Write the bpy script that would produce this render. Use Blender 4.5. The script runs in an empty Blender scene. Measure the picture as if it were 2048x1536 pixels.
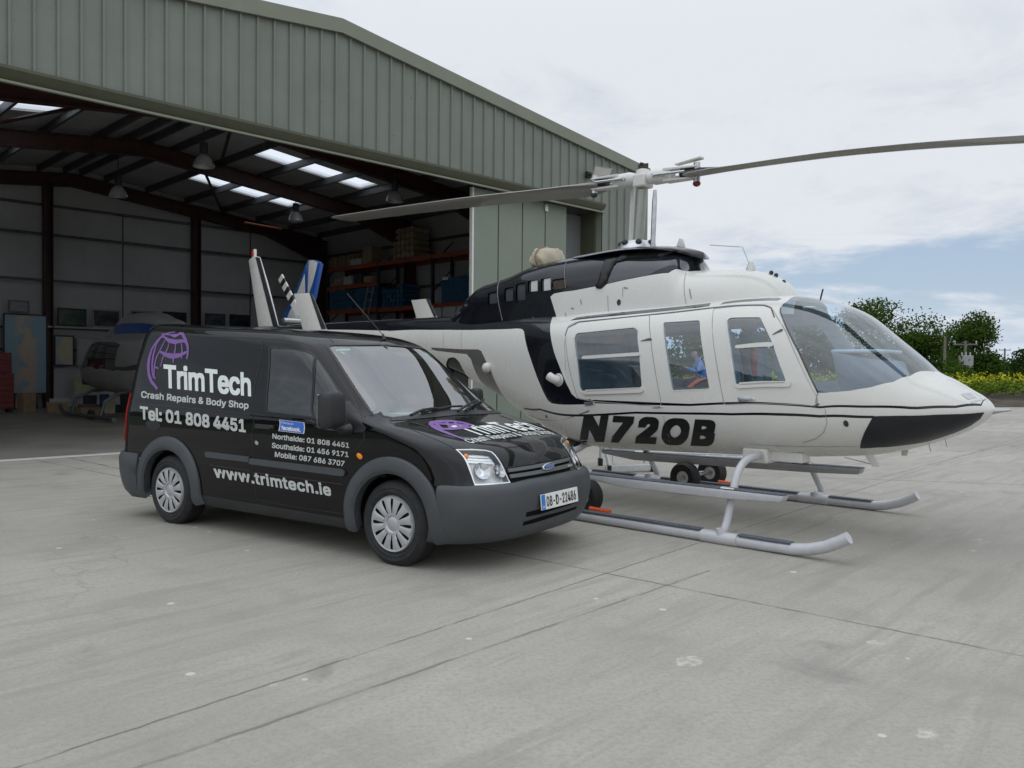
import bpy, bmesh, math, random
import numpy as np
from mathutils import Vector, Matrix
from mathutils.bvhtree import BVHTree
from mathutils.geometry import delaunay_2d_cdt
random.seed(7); RNG = np.random.default_rng(7)
S = bpy.context.scene
COL = S.collection
R_ = math.radians
# ------------------------------------------------------------------ camera
FPX, PITCH, ROLL, CAMH = 1660.0, 0.0199, 0.0091, 1.42
fwv = np.array([0, math.cos(PITCH), -math.sin(PITCH)])
rt0 = np.array([1.0, 0, 0]); up0 = np.cross(rt0, fwv)
RV = math.cos(ROLL)*rt0 + math.sin(ROLL)*up0
UV = -math.sin(ROLL)*rt0 + math.cos(ROLL)*up0
CV = np.array([0, 0, CAMH])
cam = bpy.data.cameras.new('camera'); camo = bpy.data.objects.new('camera', cam); COL.objects.link(camo)
camo.matrix_world = Matrix(((RV[0], UV[0], -fwv[0], CV[0]), (RV[1], UV[1], -fwv[1], CV[1]), (RV[2], UV[2], -fwv[2], CV[2]), (0, 0, 0, 1)))
cam.sensor_width = 36; cam.sensor_fit = 'HORIZONTAL'; cam.lens = FPX/2048*36; cam.clip_end = 3000; cam.clip_start = 0.05
S.camera = camo
# ------------------------------------------------------------------ light
SUN_EL, SUN_AZ = R_(56), R_(200)      # azimuth measured clockwise from +Y
S.view_settings.view_transform = 'Standard'; S.view_settings.look = 'None'; S.view_settings.gamma = 1; S.view_settings.exposure = 0.0
try: S.view_settings.use_curve_mapping = False
except Exception: pass
W = bpy.data.worlds.new('World'); S.world = W; W.use_nodes = True
sun = bpy.data.lights.new('sun', 'SUN'); sun.energy = 0.5; sun.angle = R_(120); sun.color = (1, .965, .91)
suno = bpy.data.objects.new('sun', sun); COL.objects.link(suno)
sd = Vector((math.sin(SUN_AZ)*math.cos(SUN_EL), math.cos(SUN_AZ)*math.cos(SUN_EL), math.sin(SUN_EL)))
suno.rotation_euler = (-sd).to_track_quat('-Z', 'Y').to_euler(); suno.location = (0, -20, 40)

class NT:
    """small node-tree helper"""
    def __init__(s, nt): s.nt = nt; nt.nodes.clear()
    def n(s, t, **k):
        x = s.nt.nodes.new(t)
        for a, b in k.items(): setattr(x, a, b)
        return x
    def l(s, a, b): s.nt.links.new(a, b)
    def inp(s, sock, v):
        if isinstance(v, bpy.types.NodeSocket): s.l(v, sock)
        else: sock.default_value = v
    def math(s, op, a, b=0.0, c=0.0, clamp=False):
        x = s.n('ShaderNodeMath', operation=op, use_clamp=clamp)
        for i, v in enumerate((a, b, c)): s.inp(x.inputs[i], v)
        return x.outputs[0]
    def vmath(s, op, a, b=(0, 0, 0)):
        x = s.n('ShaderNodeVectorMath', operation=op); s.inp(x.inputs[0], a); s.inp(x.inputs[1], b); return x
    def mix(s, f, a, b, mode='MIX'):
        x = s.n('ShaderNodeMix', data_type='RGBA', blend_type=mode); s.inp(x.inputs[0], f); s.inp(x.inputs[6], a); s.inp(x.inputs[7], b); return x.outputs[2]
    def ramp(s, f, stops):
        x = s.n('ShaderNodeValToRGB'); e = x.color_ramp.elements
        while len(e) > 1: e.remove(e[-1])
        e[0].position = stops[0][0]; e[0].color = stops[0][1]
        for p, c in stops[1:]:
            q = e.new(p); q.color = c
        s.l(f, x.inputs[0]); return x.outputs[0]
    def smooth(s, v, a, b):
        x = s.n('ShaderNodeMapRange', interpolation_type='SMOOTHSTEP'); s.inp(x.inputs[0], v); x.inputs[1].default_value = a; x.inputs[2].default_value = b; return x.outputs[0]
    def noise(s, vec, scale, detail=4, rough=.55, dist=0.0):
        x = s.n('ShaderNodeTexNoise'); s.l(vec, x.inputs['Vector']); x.inputs['Scale'].default_value = scale; x.inputs['Detail'].default_value = detail; x.inputs['Roughness'].default_value = rough; x.inputs['Distortion'].default_value = dist
        return x.outputs['Fac']
def g4(v): return (v, v, v, 1)
def rgb(c): return (c[0], c[1], c[2], 1)

def build_world():
    t = NT(W.node_tree)
    out = t.n('ShaderNodeOutputWorld'); bg = t.n('ShaderNodeBackground')
    sky = t.n('ShaderNodeTexSky', sky_type='NISHITA', sun_disc=False, sun_elevation=SUN_EL, sun_rotation=SUN_AZ, altitude=50, air_density=1.0, dust_density=.8, ozone_density=1.5)
    tc = t.n('ShaderNodeTexCoord'); d = tc.outputs['Generated']
    sp = t.n('ShaderNodeSeparateXYZ'); t.l(d, sp.inputs[0])
    el = t.math('MAXIMUM', sp.outputs[2], 0.0)
    den = t.math('ADD', el, .13)
    cb = t.n('ShaderNodeCombineXYZ'); t.l(t.math('DIVIDE', sp.outputs[0], den), cb.inputs[0]); t.l(t.math('DIVIDE', sp.outputs[1], den), cb.inputs[1]); cb.inputs[2].default_value = 1.3
    v = cb.outputs[0]
    n1 = t.noise(v, .85, 7, .58, .35); n2 = t.noise(v, 2.6, 8, .6, .5); n3 = t.noise(v, .42, 3, .5)
    # cover: nearly closed deck above, opening to blue near the horizon ahead-right
    az = t.vmath('DOT_PRODUCT', d, (.56, .82, 0)).outputs['Value']
    low = t.math('MULTIPLY', t.smooth(el, .19, .10), t.smooth(az, .87, .985))
    low2 = t.math('MULTIPLY', low, t.smooth(el, .015, .09))
    dens = t.math('ADD', t.math('MULTIPLY', n1, .72), t.math('MULTIPLY', n2, .28))
    dens = t.math('SUBTRACT', t.math('ADD', dens, .235), t.math('MULTIPLY', low2, .40))
    cov = t.smooth(dens, .40, .56)
    shade = t.math('ADD', t.math('MULTIPLY', n3, .55), t.math('MULTIPLY', n2, .45))
    ccol = t.ramp(t.smooth(shade, .38, .60), [(0, (.50, .56, .64, 1)), (.45, (.63, .69, .765, 1)), (1, (.77, .80, .855, 1))])
    skyc = t.vmath('SCALE', sky.outputs[0]); skyc.inputs[3].default_value = .085
    blue = t.mix(.6, skyc.outputs[0], (.50, .615, .79, 1))
    col = t.mix(cov, blue, ccol)
    haze = t.math('MULTIPLY', t.smooth(el, .10, .0), .75)
    col = t.mix(haze, col, (.60, .70, .83, 1))
    zen = t.math('ADD', t.math('MULTIPLY', t.smooth(el, .34, .95), .75), 1.0)      # overcast sky: the zenith is brighter than the horizon
    t.l(col, bg.inputs[0]); t.l(zen, bg.inputs[1])
    t.l(bg.outputs[0], out.inputs[0])
build_world()

# ------------------------------------------------------------------ materials
def mat(name, col, rough=.5, metal=0.0, spec=.5, coat=0.0, var=.06, vs=6.0, bump=0.0, bs=60.0, streak=0.0, coatr=.03, specks=0.0):
    m = bpy.data.materials.new(name); m.use_nodes = True; t = NT(m.node_tree)
    o = t.n('ShaderNodeOutputMaterial'); p = t.n('ShaderNodeBsdfPrincipled'); t.l(p.outputs[0], o.inputs[0])
    p.inputs['Roughness'].default_value = rough; p.inputs['Metallic'].default_value = metal
    p.inputs['Specular IOR Level'].default_value = spec; p.inputs['Coat Weight'].default_value = coat; p.inputs['Coat Roughness'].default_value = coatr
    tc = t.n('ShaderNodeTexCoord'); v = tc.outputs['Object']
    n = t.noise(v, vs, 5, .6)
    c = rgb(col)
    k = t.mix(t.smooth(n, .3, .7), rgb([x*(1-var) for x in col]), rgb([min(1, x*(1+var)) for x in col]))
    if streak:
        mp = t.n('ShaderNodeMapping'); t.l(v, mp.inputs[0]); mp.inputs['Scale'].default_value = (9, 9, .35)
        k = t.mix(t.math('MULTIPLY', t.smooth(t.noise(mp.outputs[0], 1.0, 5, .65), .5, .75), streak), k, rgb([x*.55 for x in col]))
    if specks:
        vo = t.n('ShaderNodeTexVoronoi'); t.l(v, vo.inputs['Vector']); vo.inputs['Scale'].default_value = 3.2; sc_ = t.n('ShaderNodeSeparateXYZ'); t.l(vo.outputs['Color'], sc_.inputs[0])
        dot = t.math('MULTIPLY', t.smooth(t.math('SUBTRACT', t.math('MULTIPLY', sc_.outputs[1], .055), vo.outputs['Distance']), -.01, .015), specks); k = t.mix(dot, k, rgb([x*.35 for x in col]))
    t.l(k, p.inputs['Base Color'])
    r = t.math('ADD', t.math('MULTIPLY', t.noise(v, vs*2.3, 4), .12), rough-.06, clamp=True); t.l(r, p.inputs['Roughness'])
    if bump:
        b = t.n('ShaderNodeBump'); b.inputs['Strength'].default_value = bump; b.inputs['Distance'].default_value = .01
        t.l(t.noise(v, bs, 4, .6), b.inputs['Height']); t.l(b.outputs[0], p.inputs['Normal'])
    return m
def glass(name, tint, f0=.05, rough=.0, dirt=.04):
    m = bpy.data.materials.new(name); m.use_nodes = True; t = NT(m.node_tree)
    o = t.n('ShaderNodeOutputMaterial')
    tr = t.n('ShaderNodeBsdfTransparent'); tr.inputs[0].default_value = rgb(tint)
    gl = t.n('ShaderNodeBsdfGlossy'); gl.inputs[0].default_value = (1, 1, 1, 1); gl.inputs['Roughness'].default_value = rough
    df = t.n('ShaderNodeBsdfDiffuse'); df.inputs[0].default_value = (.5, .52, .55, 1)
    g = t.n('ShaderNodeNewGeometry')
    dt = t.math('ABSOLUTE', t.vmath('DOT_PRODUCT', g.outputs['Incoming'], g.outputs['Normal']).outputs['Value'])
    fr = t.math('ADD', t.math('MULTIPLY', t.math('POWER', t.math('SUBTRACT', 1.0, dt, clamp=True), 4.0), 1-f0), f0, clamp=True)
    a = t.n('ShaderNodeMixShader'); tc = t.n('ShaderNodeTexCoord')
    t.l(t.math('MULTIPLY', t.smooth(t.noise(tc.outputs['Object'], 5, 5), .4, .8), dirt), a.inputs[0]); t.l(tr.outputs[0], a.inputs[1]); t.l(df.outputs[0], a.inputs[2])
    b = t.n('ShaderNodeMixShader'); t.l(fr, b.inputs[0]); t.l(a.outputs[0], b.inputs[1]); t.l(gl.outputs[0], b.inputs[2])
    t.l(b.outputs[0], o.inputs[0]); return m
def emit(name, col, s):
    m = bpy.data.materials.new(name); m.use_nodes = True; t = NT(m.node_tree); o = t.n('ShaderNodeOutputMaterial'); e = t.n('ShaderNodeEmission'); e.inputs[0].default_value = rgb(col); e.inputs[1].default_value = s; t.l(e.outputs[0], o.inputs[0]); return m

M = {}
M['white'] = mat('white_paint', (.72, .71, .665), .28, coat=.5, var=.015, vs=1.6, coatr=.08)
M['skidw'] = mat('skid_grey_white', (.52, .52, .54), .4, coat=.2, var=.06, vs=8)
M['whitem'] = mat('white_matt', (.70, .69, .655), .45, var=.05, vs=9)
M['grey_paint'] = mat('warm_grey_paint', (.12, .115, .11), .3, coat=.4, var=.05)
M['navy'] = mat('black_navy_paint', (.008, .009, .014), .22, spec=.15, coat=.7, var=.1)
M['black'] = mat('black_satin', (.012, .012, .013), .42, var=.15)
M['rubber'] = mat('tyre_rubber', (.018, .018, .019), .7, var=.3, vs=14, bump=.25, bs=90)
M['plastic'] = mat('grey_bumper_plastic', (.058, .064, .069), .5, var=.08, vs=5, bump=.12, bs=260)
M['dplastic'] = mat('dark_plastic', (.022, .023, .025), .5, var=.15, bump=.1, bs=200)
M['vanblack'] = mat('black_van_paint', (.0025, .0025, .003), .25, spec=.06, coat=.6, var=.15, vs=3, coatr=.02)
M['chrome'] = mat('bright_metal', (.75, .76, .78), .16, metal=1.0, var=.04)
M['alu'] = mat('dull_aluminium', (.55, .56, .57), .38, metal=1.0, var=.12, vs=12)
M['silver'] = mat('silver_wheel_trim', (.52, .53, .545), .33, metal=.55, var=.06, vs=12)
M['orange'] = mat('orange_paint', (.82, .10, .015), .4, var=.08)
M['amber'] = mat('amber_lens', (.9, .28, .01), .2, var=.05)
M['red'] = mat('red_lens', (.42, .012, .01), .25, var=.1)
M['lens'] = glass('clear_lens', (.93, .94, .95), .05, .02, .12)
M['heliglass'] = glass('blue_tinted_perspex', (.74, .87, .95), .14, .0, .05)
M['vanglass'] = glass('green_tinted_windscreen', (.48, .64, .59), .21, .0, .02)
M['darkglass'] = glass('dark_tinted_glass', (.10, .12, .13), .09, .0, .04)
M['smoke'] = mat('smoked_perspex', (.010, .012, .017), .12, spec=.3, coat=.4, var=.1)
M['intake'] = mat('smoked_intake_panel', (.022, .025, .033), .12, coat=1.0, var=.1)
M['plastic2'] = mat('grey_grille_plastic', (.10, .108, .112), .45, var=.06)
M['console'] = mat('console_grey', (.21, .23, .26), .6, var=.1)
M['dimmed'] = mat('dimmed_white_paint', (.33, .33, .32), .4, var=.08, vs=2)  # white paint, darkened in colour for the dimness deep in the hangar
M['letter'] = mat('silver_vinyl', (.55, .57, .55), .45, var=.03)
M['letterw'] = mat('white_vinyl', (.80, .84, .80), .45, var=.02)
M['letterb'] = mat('black_vinyl', (.010, .010, .011), .4, var=.1)
M['purple'] = mat('purple_vinyl', (.21, .10, .34), .4, var=.08, vs=5)
M['fbblue'] = mat('blue_sticker', (.035, .15, .62), .35, var=.04)
M['plate'] = mat('number_plate_white', (.78, .78, .74), .35, var=.03)
M['plateblue'] = mat('plate_blue', (.02, .20, .62), .35, var=.03)
M['seat'] = mat('grey_seat_cloth', (.22, .25, .27), .8, var=.15, bump=.3)
M['trim'] = mat('cabin_grey_trim', (.58, .62, .65), .6, var=.1)
M['trimd'] = mat('dark_cabin_trim', (.035, .038, .042), .6, var=.2)
M['skin'] = mat('skin', (.48, .27, .20), .55, var=.08)
M['shirt'] = mat('blue_shirt', (.17, .30, .62), .8, var=.1, vs=9)
M['trouser'] = mat('dark_trousers', (.035, .035, .045), .85, var=.2)
M['hair'] = mat('brown_hair', (.05, .032, .022), .7, var=.3)
M['canvas'] = mat('cream_canvas', (.56, .50, .38), .85, var=.12, vs=7, bump=.5, bs=25)
M['clad'] = mat('green_grey_cladding', (.182, .200, .168), .42, var=.07, vs=1.1, streak=.2, specks=.7)
M['cladtrim'] = mat('green_grey_flashing', (.20, .212, .158), .38, var=.05, vs=2)
M['cladd'] = mat('shaded_olive_flashing', (.075, .080, .048), .5, var=.06)  # olive darkened to paint in the shade of the under-lit door head
M['doorg'] = mat('sage_door_panel', (.205, .238, .192), .45, var=.04, vs=1.2, streak=.06)
M['oxide'] = mat('red_oxide_steel', (.060, .021, .016), .5, var=.2, vs=4)
M['rail'] = mat('galvanised_rail', (.11, .115, .12), .45, metal=.3, var=.2)
M['liner'] = mat('pale_liner_sheet', (.52, .52, .51), .6, var=.06, vs=1.0, streak=.12)
M['roofliner'] = mat('grey_roof_liner', (.50, .50, .50), .65, var=.1, vs=1.0)
M['rackorange'] = mat('orange_rack_beam', (.30, .062, .028), .5, var=.15)
M['rackblue'] = mat('dark_rack_upright', (.022, .028, .035), .5, var=.2)
M['bluebox'] = mat('blue_crate', (.018, .085, .16), .5, var=.15)
M['card'] = mat('cardboard', (.34, .25, .16), .85, var=.15)
M['helblue'] = mat('bright_blue_paint', (.015, .09, .36), .3, coat=.4, var=.08)
M['redbox'] = mat('red_tool_chest_paint', (.20, .014, .012), .4, var=.12)
M['wood'] = mat('grey_timber', (.18, .16, .14), .85, var=.25, vs=20)
M['bark'] = mat('bark', (.07, .055, .04), .9, var=.3, vs=9, bump=.5)

# ------------------------------------------------------------------ helpers
def tag(o, label=None, cat=None, group=None, kind=None):
    if label: o['label'] = label
    if cat: o['category'] = cat
    if group: o['group'] = group
    if kind: o['kind'] = kind
    return o
def empty(name, loc=(0, 0, 0), rz=0.0, label=None, cat=None, group=None):
    o = bpy.data.objects.new(name, None); COL.objects.link(o); o.location = loc; o.rotation_euler = (0, 0, rz); o.empty_display_size = .2
    return tag(o, label, cat, group)
def link(name, me, m, parent=None, smooth=35, loc=None):
    if m is not None and not me.materials: me.materials.append(m)
    o = bpy.data.objects.new(name, me); COL.objects.link(o)
    if parent is not None: o.parent = parent
    if loc is not None: o.location = loc
    if smooth:
        me.polygons.foreach_set('use_smooth', [True]*len(me.polygons)); me.set_sharp_from_angle(angle=R_(smooth))
    return o
def copy_tree(o, parent=None):
    c = o.copy(); COL.objects.link(c)
    if parent is not None: c.parent = parent
    for ch in list(o.children): copy_tree(ch, c)
    return c
class MB:
    def __init__(s): s.v = []; s.f = []
    def add(s, vs, fs, mx=None):
        b = len(s.v)
        if mx is not None: vs = [tuple(mx @ Vector(p)) for p in vs]
        s.v += [tuple(map(float, p)) for p in vs]; s.f += [tuple(b+i for i in f) for f in fs]; return s
    def box(s, c, d, rz=0.0, mx=None):
        x, y, z = [q/2 for q in d]
        vs = [(-x, -y, -z), (x, -y, -z), (x, y, -z), (-x, y, -z), (-x, -y, z), (x, -y, z), (x, y, z), (-x, y, z)]
        m = Matrix.Translation(c) @ Matrix.Rotation(rz, 4, 'Z')
        if mx is not None: m = mx @ m
        return s.add(vs, [(0, 3, 2, 1), (4, 5, 6, 7), (0, 1, 5, 4), (1, 2, 6, 5), (2, 3, 7, 6), (3, 0, 4, 7)], m)
    def beam(s, a, b, w, h, up=(0, 0, 1)):
        a = Vector(a); b = Vector(b); d = b-a; L = d.length; d.normalize(); u = Vector(up); r = d.cross(u)
        if r.length < 1e-4: r = d.cross(Vector((1, 0, 0)))
        r.normalize(); u = r.cross(d)
        m = Matrix((( d.x, r.x, u.x, 0), (d.y, r.y, u.y, 0), (d.z, r.z, u.z, 0), (0, 0, 0, 1)))
        return s.box((0, 0, 0), (L, w, h), mx=Matrix.Translation((a+b)/2) @ m)
    def tube(s, pts, r, seg=10, caps=True, ell=None):
        P = [Vector(p) for p in pts]; n = len(P); rr = r if hasattr(r, '__len__') else [r]*n
        T = [(P[min(i+1, n-1)]-P[max(i-1, 0)]).normalized() for i in range(n)]
        u = T[0].orthogonal().normalized(); vs = []
        for i in range(n):
            u = (u-T[i]*u.dot(T[i])).normalized(); w = T[i].cross(u)
            for k in range(seg):
                a = 2*math.pi*k/seg; vs.append(P[i]+u*(math.cos(a)*rr[i])+w*(math.sin(a)*rr[i]))
        fs = [(i*seg+k, i*seg+(k+1) % seg, (i+1)*seg+(k+1) % seg, (i+1)*seg+k) for i in range(n-1) for k in range(seg)]
        if caps: fs += [tuple(range(seg-1, -1, -1)), tuple(range((n-1)*seg, n*seg))]
        return s.add(vs, fs)
    def lathe(s, prof, seg=24, mx=None, closed=False):
        vs = [(r*math.cos(2*math.pi*k/seg), r*math.sin(2*math.pi*k/seg), z) for r, z in prof for k in range(seg)]
        n = len(prof); fs = [(i*seg+k, i*seg+(k+1) % seg, ((i+1) % n)*seg+(k+1) % seg, ((i+1) % n)*seg+k) for i in range(n if closed else n-1) for k in range(seg)]
        return s.add(vs, fs, mx)
    def prism(s, poly, t, mx=None):       # polygon in XY, thickness along Z (0..t)
        n = len(poly); vs = [(x, y, 0) for x, y in poly]+[(x, y, t) for x, y in poly]
        return s.add(vs, [tuple(range(n-1, -1, -1)), tuple(range(n, 2*n))]+[(i, (i+1) % n, n+(i+1) % n, n+i) for i in range(n)], mx)
    def sphere(s, c, r, seg=14, rings=8, sc=(1, 1, 1)):
        vs = []; fs = []
        for i in range(rings+1):
            th = math.pi*i/rings
            for k in range(seg):
                a = 2*math.pi*k/seg; vs.append((c[0]+r*sc[0]*math.sin(th)*math.cos(a), c[1]+r*sc[1]*math.sin(th)*math.sin(a), c[2]+r*sc[2]*math.cos(th)))
        for i in range(rings):
            for k in range(seg): fs.append((i*seg+k, (i+1)*seg+k, (i+1)*seg+(k+1) % seg, i*seg+(k+1) % seg))
        return s.add(vs, fs)
    def build(s, name, m, parent=None, smooth=35, bevel=0.0, loc=None, bseg=2):
        me = bpy.data.meshes.new(name); me.from_pydata(s.v, [], s.f); me.validate(); me.update()
        bm = bmesh.new(); bm.from_mesh(me); bmesh.ops.recalc_face_normals(bm, faces=bm.faces)
        if bevel:
            bmesh.ops.remove_doubles(bm, verts=bm.verts, dist=1e-5)
            es = [e for e in bm.edges if len(e.link_faces) == 2 and e.calc_face_angle(0) > R_(30)]
            bmesh.ops.bevel(bm, geom=es, offset=bevel, segments=bseg, profile=.5, affect='EDGES', clamp_overlap=True)
        bm.to_mesh(me); bm.free()
        return link(name, me, m, parent, smooth, loc)

def ray(px, py): return fwv + RV*((px-1024)/FPX) - UV*((py-768)/FPX)
def ground(px, py, z=0.0):
    d = ray(px, py); return CV + d*((z-CAMH)/d[2])
def at_depth(px, py, Y):
    d = ray(px, py); return CV + d*(Y/d[1])
class Frame:
    def __init__(s, x, y, yaw):
        s.o = np.array([x, y, 0.0]); a = R_(yaw); s.yaw = a
        s.e1 = np.array([math.cos(a), math.sin(a), 0]); s.e2 = np.array([-math.sin(a), math.cos(a), 0])
    def loc(s, P):
        d = np.asarray(P)-s.o; return np.array([d @ s.e1, d @ s.e2, d[2]])
    def wor(s, L): return s.o + L[0]*s.e1 + L[1]*s.e2 + np.array([0, 0, L[2]])
    def lray(s, px, py):
        d = ray(px, py); return s.loc(CV), np.array([d @ s.e1, d @ s.e2, d[2]])
    def ony(s, px, py, y):
        c, d = s.lray(px, py); return c + d*((y-c[1])/d[1])
    def onx(s, px, py, x):
        c, d = s.lray(px, py); return c + d*((x-c[0])/d[0])
    def onz(s, px, py, z):
        c, d = s.lray(px, py); return c + d*((z-c[2])/d[2])

def pip(poly, pts):
    poly = np.asarray(poly); x, y = pts[:, 0], pts[:, 1]; r = np.zeros(len(pts), bool); n = len(poly)
    for i in range(n):
        x1, y1 = poly[i]; x2, y2 = poly[(i+1) % n]
        if y1 == y2: continue
        c = ((y1 > y) != (y2 > y)) & (x < (x2-x1)*(y-y1)/(y2-y1)+x1); r ^= c
    return r
def dens(poly, step, closed=True):
    out = []; n = len(poly)
    for i in range(n if closed else n-1):
        a = np.array(poly[i], float); b = np.array(poly[(i+1) % n], float); k = max(1, int(np.ceil(np.linalg.norm(b-a)/step)))
        for j in range(k): out.append(tuple(a+(b-a)*j/k))
    if not closed: out.append(tuple(poly[-1]))
    return out
def rnd(poly, r, k=4):
    """round the corners of a polygon"""
    P = [np.array(p, float) for p in poly]; n = len(P); out = []
    for i in range(n):
        a, b, c = P[i-1], P[i], P[(i+1) % n]; u = a-b; v = c-b; lu = np.linalg.norm(u); lv = np.linalg.norm(v); q = min(r, lu*.45, lv*.45)
        p0 = b+u/lu*q; p2 = b+v/lv*q
        for j in range(k+1):
            t = j/k; out.append(tuple((1-t)**2*p0+2*t*(1-t)*b+t*t*p2))
    return out
class Surf:
    """a smooth lofted skin sampled on a grid; regions traced on it become separate parts"""
    def __init__(s, P, frame):
        s.P = np.asarray(P, float); ns, nt, _ = s.P.shape; s.fr = frame
        s.a = np.concatenate([[0], np.cumsum(np.linalg.norm(np.diff(s.P, axis=0), axis=2).mean(1))])
        s.b = np.concatenate([[0], np.cumsum(np.linalg.norm(np.diff(s.P, axis=1), axis=2).mean(0))])
        du = np.gradient(s.P, axis=0); dv = np.gradient(s.P, axis=1); n = np.cross(du, dv); L = np.linalg.norm(n, axis=2, keepdims=True)
        n = n/np.maximum(L, 1e-12); s.N = n
        vs = [Vector(p) for p in s.P.reshape(-1, 3)]; fs = []; s.tri = []
        for i in range(ns-1):
            for j in range(nt-1):
                q = (i*nt+j, (i+1)*nt+j, (i+1)*nt+j+1, i*nt+j+1); fs += [(q[0], q[1], q[2]), (q[0], q[2], q[3])]
        s.fs = fs; s.nt = nt; s.vs = vs; s.bv = BVHTree.FromPolygons(vs, fs)
        # orient normals outward
        c = s.P.reshape(-1, 3).mean(0)
        if np.sum((s.P-c)*s.N) < 0: s.N = -s.N
    def _uv(s, loc, idx):
        f = s.fs[idx]; A, B, Cc = [s.vs[i] for i in f]
        v0 = B-A; v1 = Cc-A; v2 = loc-A; d00 = v0.dot(v0); d01 = v0.dot(v1); d11 = v1.dot(v1); d20 = v2.dot(v0); d21 = v2.dot(v1); de = d00*d11-d01*d01
        if abs(de) < 1e-16: w = (1, 0, 0)
        else:
            vv = (d11*d20-d01*d21)/de; ww = (d00*d21-d01*d20)/de; w = (1-vv-ww, vv, ww)
        return (sum(k*s.a[i//s.nt] for k, i in zip(w, f)), sum(k*s.b[i % s.nt] for k, i in zip(w, f)))
    def px(s, px, py):
        c, d = s.fr.lray(px, py); loc, n, i, _ = s.bv.ray_cast(Vector(c), Vector(d).normalized())
        if i is None:
            # just outside the silhouette: nearest point to the ray
            best = None; dn = d/np.linalg.norm(d); L0 = np.linalg.norm(s.P.reshape(-1, 3).mean(0)-c)
            for k in np.linspace(.4, 1.8, 60):
                q = s.bv.find_nearest(Vector(c+dn*L0*k))
                if best is None or q[3] < best[3]: best = q
            loc, i = best[0], best[2]
        return s._uv(loc, i)
    def side(s, x, z, sgn=-1):
        loc, n, i, _ = s.bv.ray_cast(Vector((x, sgn*9, z)), Vector((0, -sgn, 0)))
        if i is None: loc, n, i, _ = s.bv.find_nearest(Vector((x, sgn*1.0, z)))
        return s._uv(loc, i)
    def at(s, p):
        loc, n, i, _ = s.bv.find_nearest(Vector(p)); return s._uv(loc, i)
    def poly(s, pts): return [s.px(*p) for p in pts]
    def mir(s, poly): return [(a, s.b[-1]-b) for a, b in poly]
    def lift(s, ab, off=0.0):
        ab = np.asarray(ab, float).reshape(-1, 2)
        u = np.clip(np.interp(ab[:, 0], s.a, np.arange(len(s.a))), 0, len(s.a)-1.0001); v = np.clip(np.interp(ab[:, 1], s.b, np.arange(len(s.b))), 0, len(s.b)-1.0001)
        i = u.astype(int); j = v.astype(int); fu = (u-i)[:, None]; fv = (v-j)[:, None]
        def bl(G): return G[i, j]*(1-fu)*(1-fv)+G[i+1, j]*fu*(1-fv)+G[i, j+1]*(1-fu)*fv+G[i+1, j+1]*fu*fv
        n = bl(s.N); n /= np.maximum(np.linalg.norm(n, axis=1, keepdims=True), 1e-9)
        return bl(s.P)+n*(off if np.ndim(off) else off), n
    def cdt(s, polys, step, dom=None, grid=True):
        a0, a1, b0, b1 = dom if dom else (s.a[0], s.a[-1], s.b[0], s.b[-1])
        V = []; E = []
        def ring(p):
            k = len(V)
            V.extend(p); E.extend([(k+i, k+(i+1) % len(p)) for i in range(len(p))])
        ring(dens([(a0, b0), (a1, b0), (a1, b1), (a0, b1)], step))
        for p in polys: ring(dens(p, step))
        if grid:
            for x in np.linspace(a0, a1, max(3, int((a1-a0)/step)))[1:-1]:
                for y in np.linspace(b0, b1, max(3, int((b1-b0)/step)))[1:-1]: V.append((x, y))
        r = delaunay_2d_cdt([Vector(v) for v in V], E, [], 0, 1e-5)
        return np.array([tuple(v) for v in r[0]]), np.array([tuple(f) for f in r[2] if len(f) == 3])
    def mesh(s, name, ab, tris, m, parent, off=0.0, edge=None, skirt=None, thick=None):
        """lift triangles; edge = offset of boundary verts, skirt = offset of a wall foot"""
        used = np.unique(tris); mp = -np.ones(len(ab), int); mp[used] = np.arange(len(used)); T = mp[tris]; A = ab[used]
        cnt = {}
        for t in T:
            for i in range(3):
                e = (t[i], t[(i+1) % 3]); cnt[e] = 1
        bnd = [e for e in cnt if (e[1], e[0]) not in cnt]
        offs = np.full(len(A), float(off))
        bv = set(i for e in bnd for i in e)
        if edge is not None:
            for i in bv: offs[i] = edge
        p, n = s.lift(A, offs[:, None])
        F = [tuple(int(q) for q in t) for t in T]
        # winding so that faces look outward
        k = 0.0
        for t in F[:200:7]:
            k += float(np.cross(p[t[1]]-p[t[0]], p[t[2]]-p[t[0]]) @ n[t[0]])
        flip = k < 0
        if flip: F = [t[::-1] for t in F]
        P = list(map(tuple, p)); Nn = list(map(tuple, n))
        if skirt is not None:
            mpk = {}
            q, _ = s.lift(A, skirt)
            for i in bv: mpk[i] = len(P); P.append(tuple(q[i])); Nn.append(tuple(n[i]))
            for e in bnd:
                f = (int(e[0]), int(e[1]), mpk[e[1]], mpk[e[0]]); F.append(f[::-1] if not flip else f)
        me = bpy.data.meshes.new(name); me.from_pydata(P, [], F); me.update()
        o = link(name, me, m, parent, smooth=0)
        me.polygons.foreach_set('use_smooth', [True]*len(me.polygons))
        if edge is None and skirt is None: me.normals_split_custom_set_from_vertices(Nn)
        else: me.set_sharp_from_angle(angle=R_(50))
        return o
    def patch(s, name, poly, m, parent, off=.002, step=.04, edge=None, skirt=None, holes=()):
        """a patch lying on the skin (decal, panel, trim)"""
        p = np.array(poly); dom = (p[:, 0].min()-.01, p[:, 0].max()+.01, p[:, 1].min()-.01, p[:, 1].max()+.01)
        ab, t = s.cdt([poly]+list(holes), step, dom, grid=not (edge is None and skirt is not None)); c = ab[t].mean(1); k = pip(poly, c)
        for h in holes: k &= ~pip(h, c)
        return s.mesh(name, ab, t[k], m, parent, off, edge, skirt)
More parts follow.
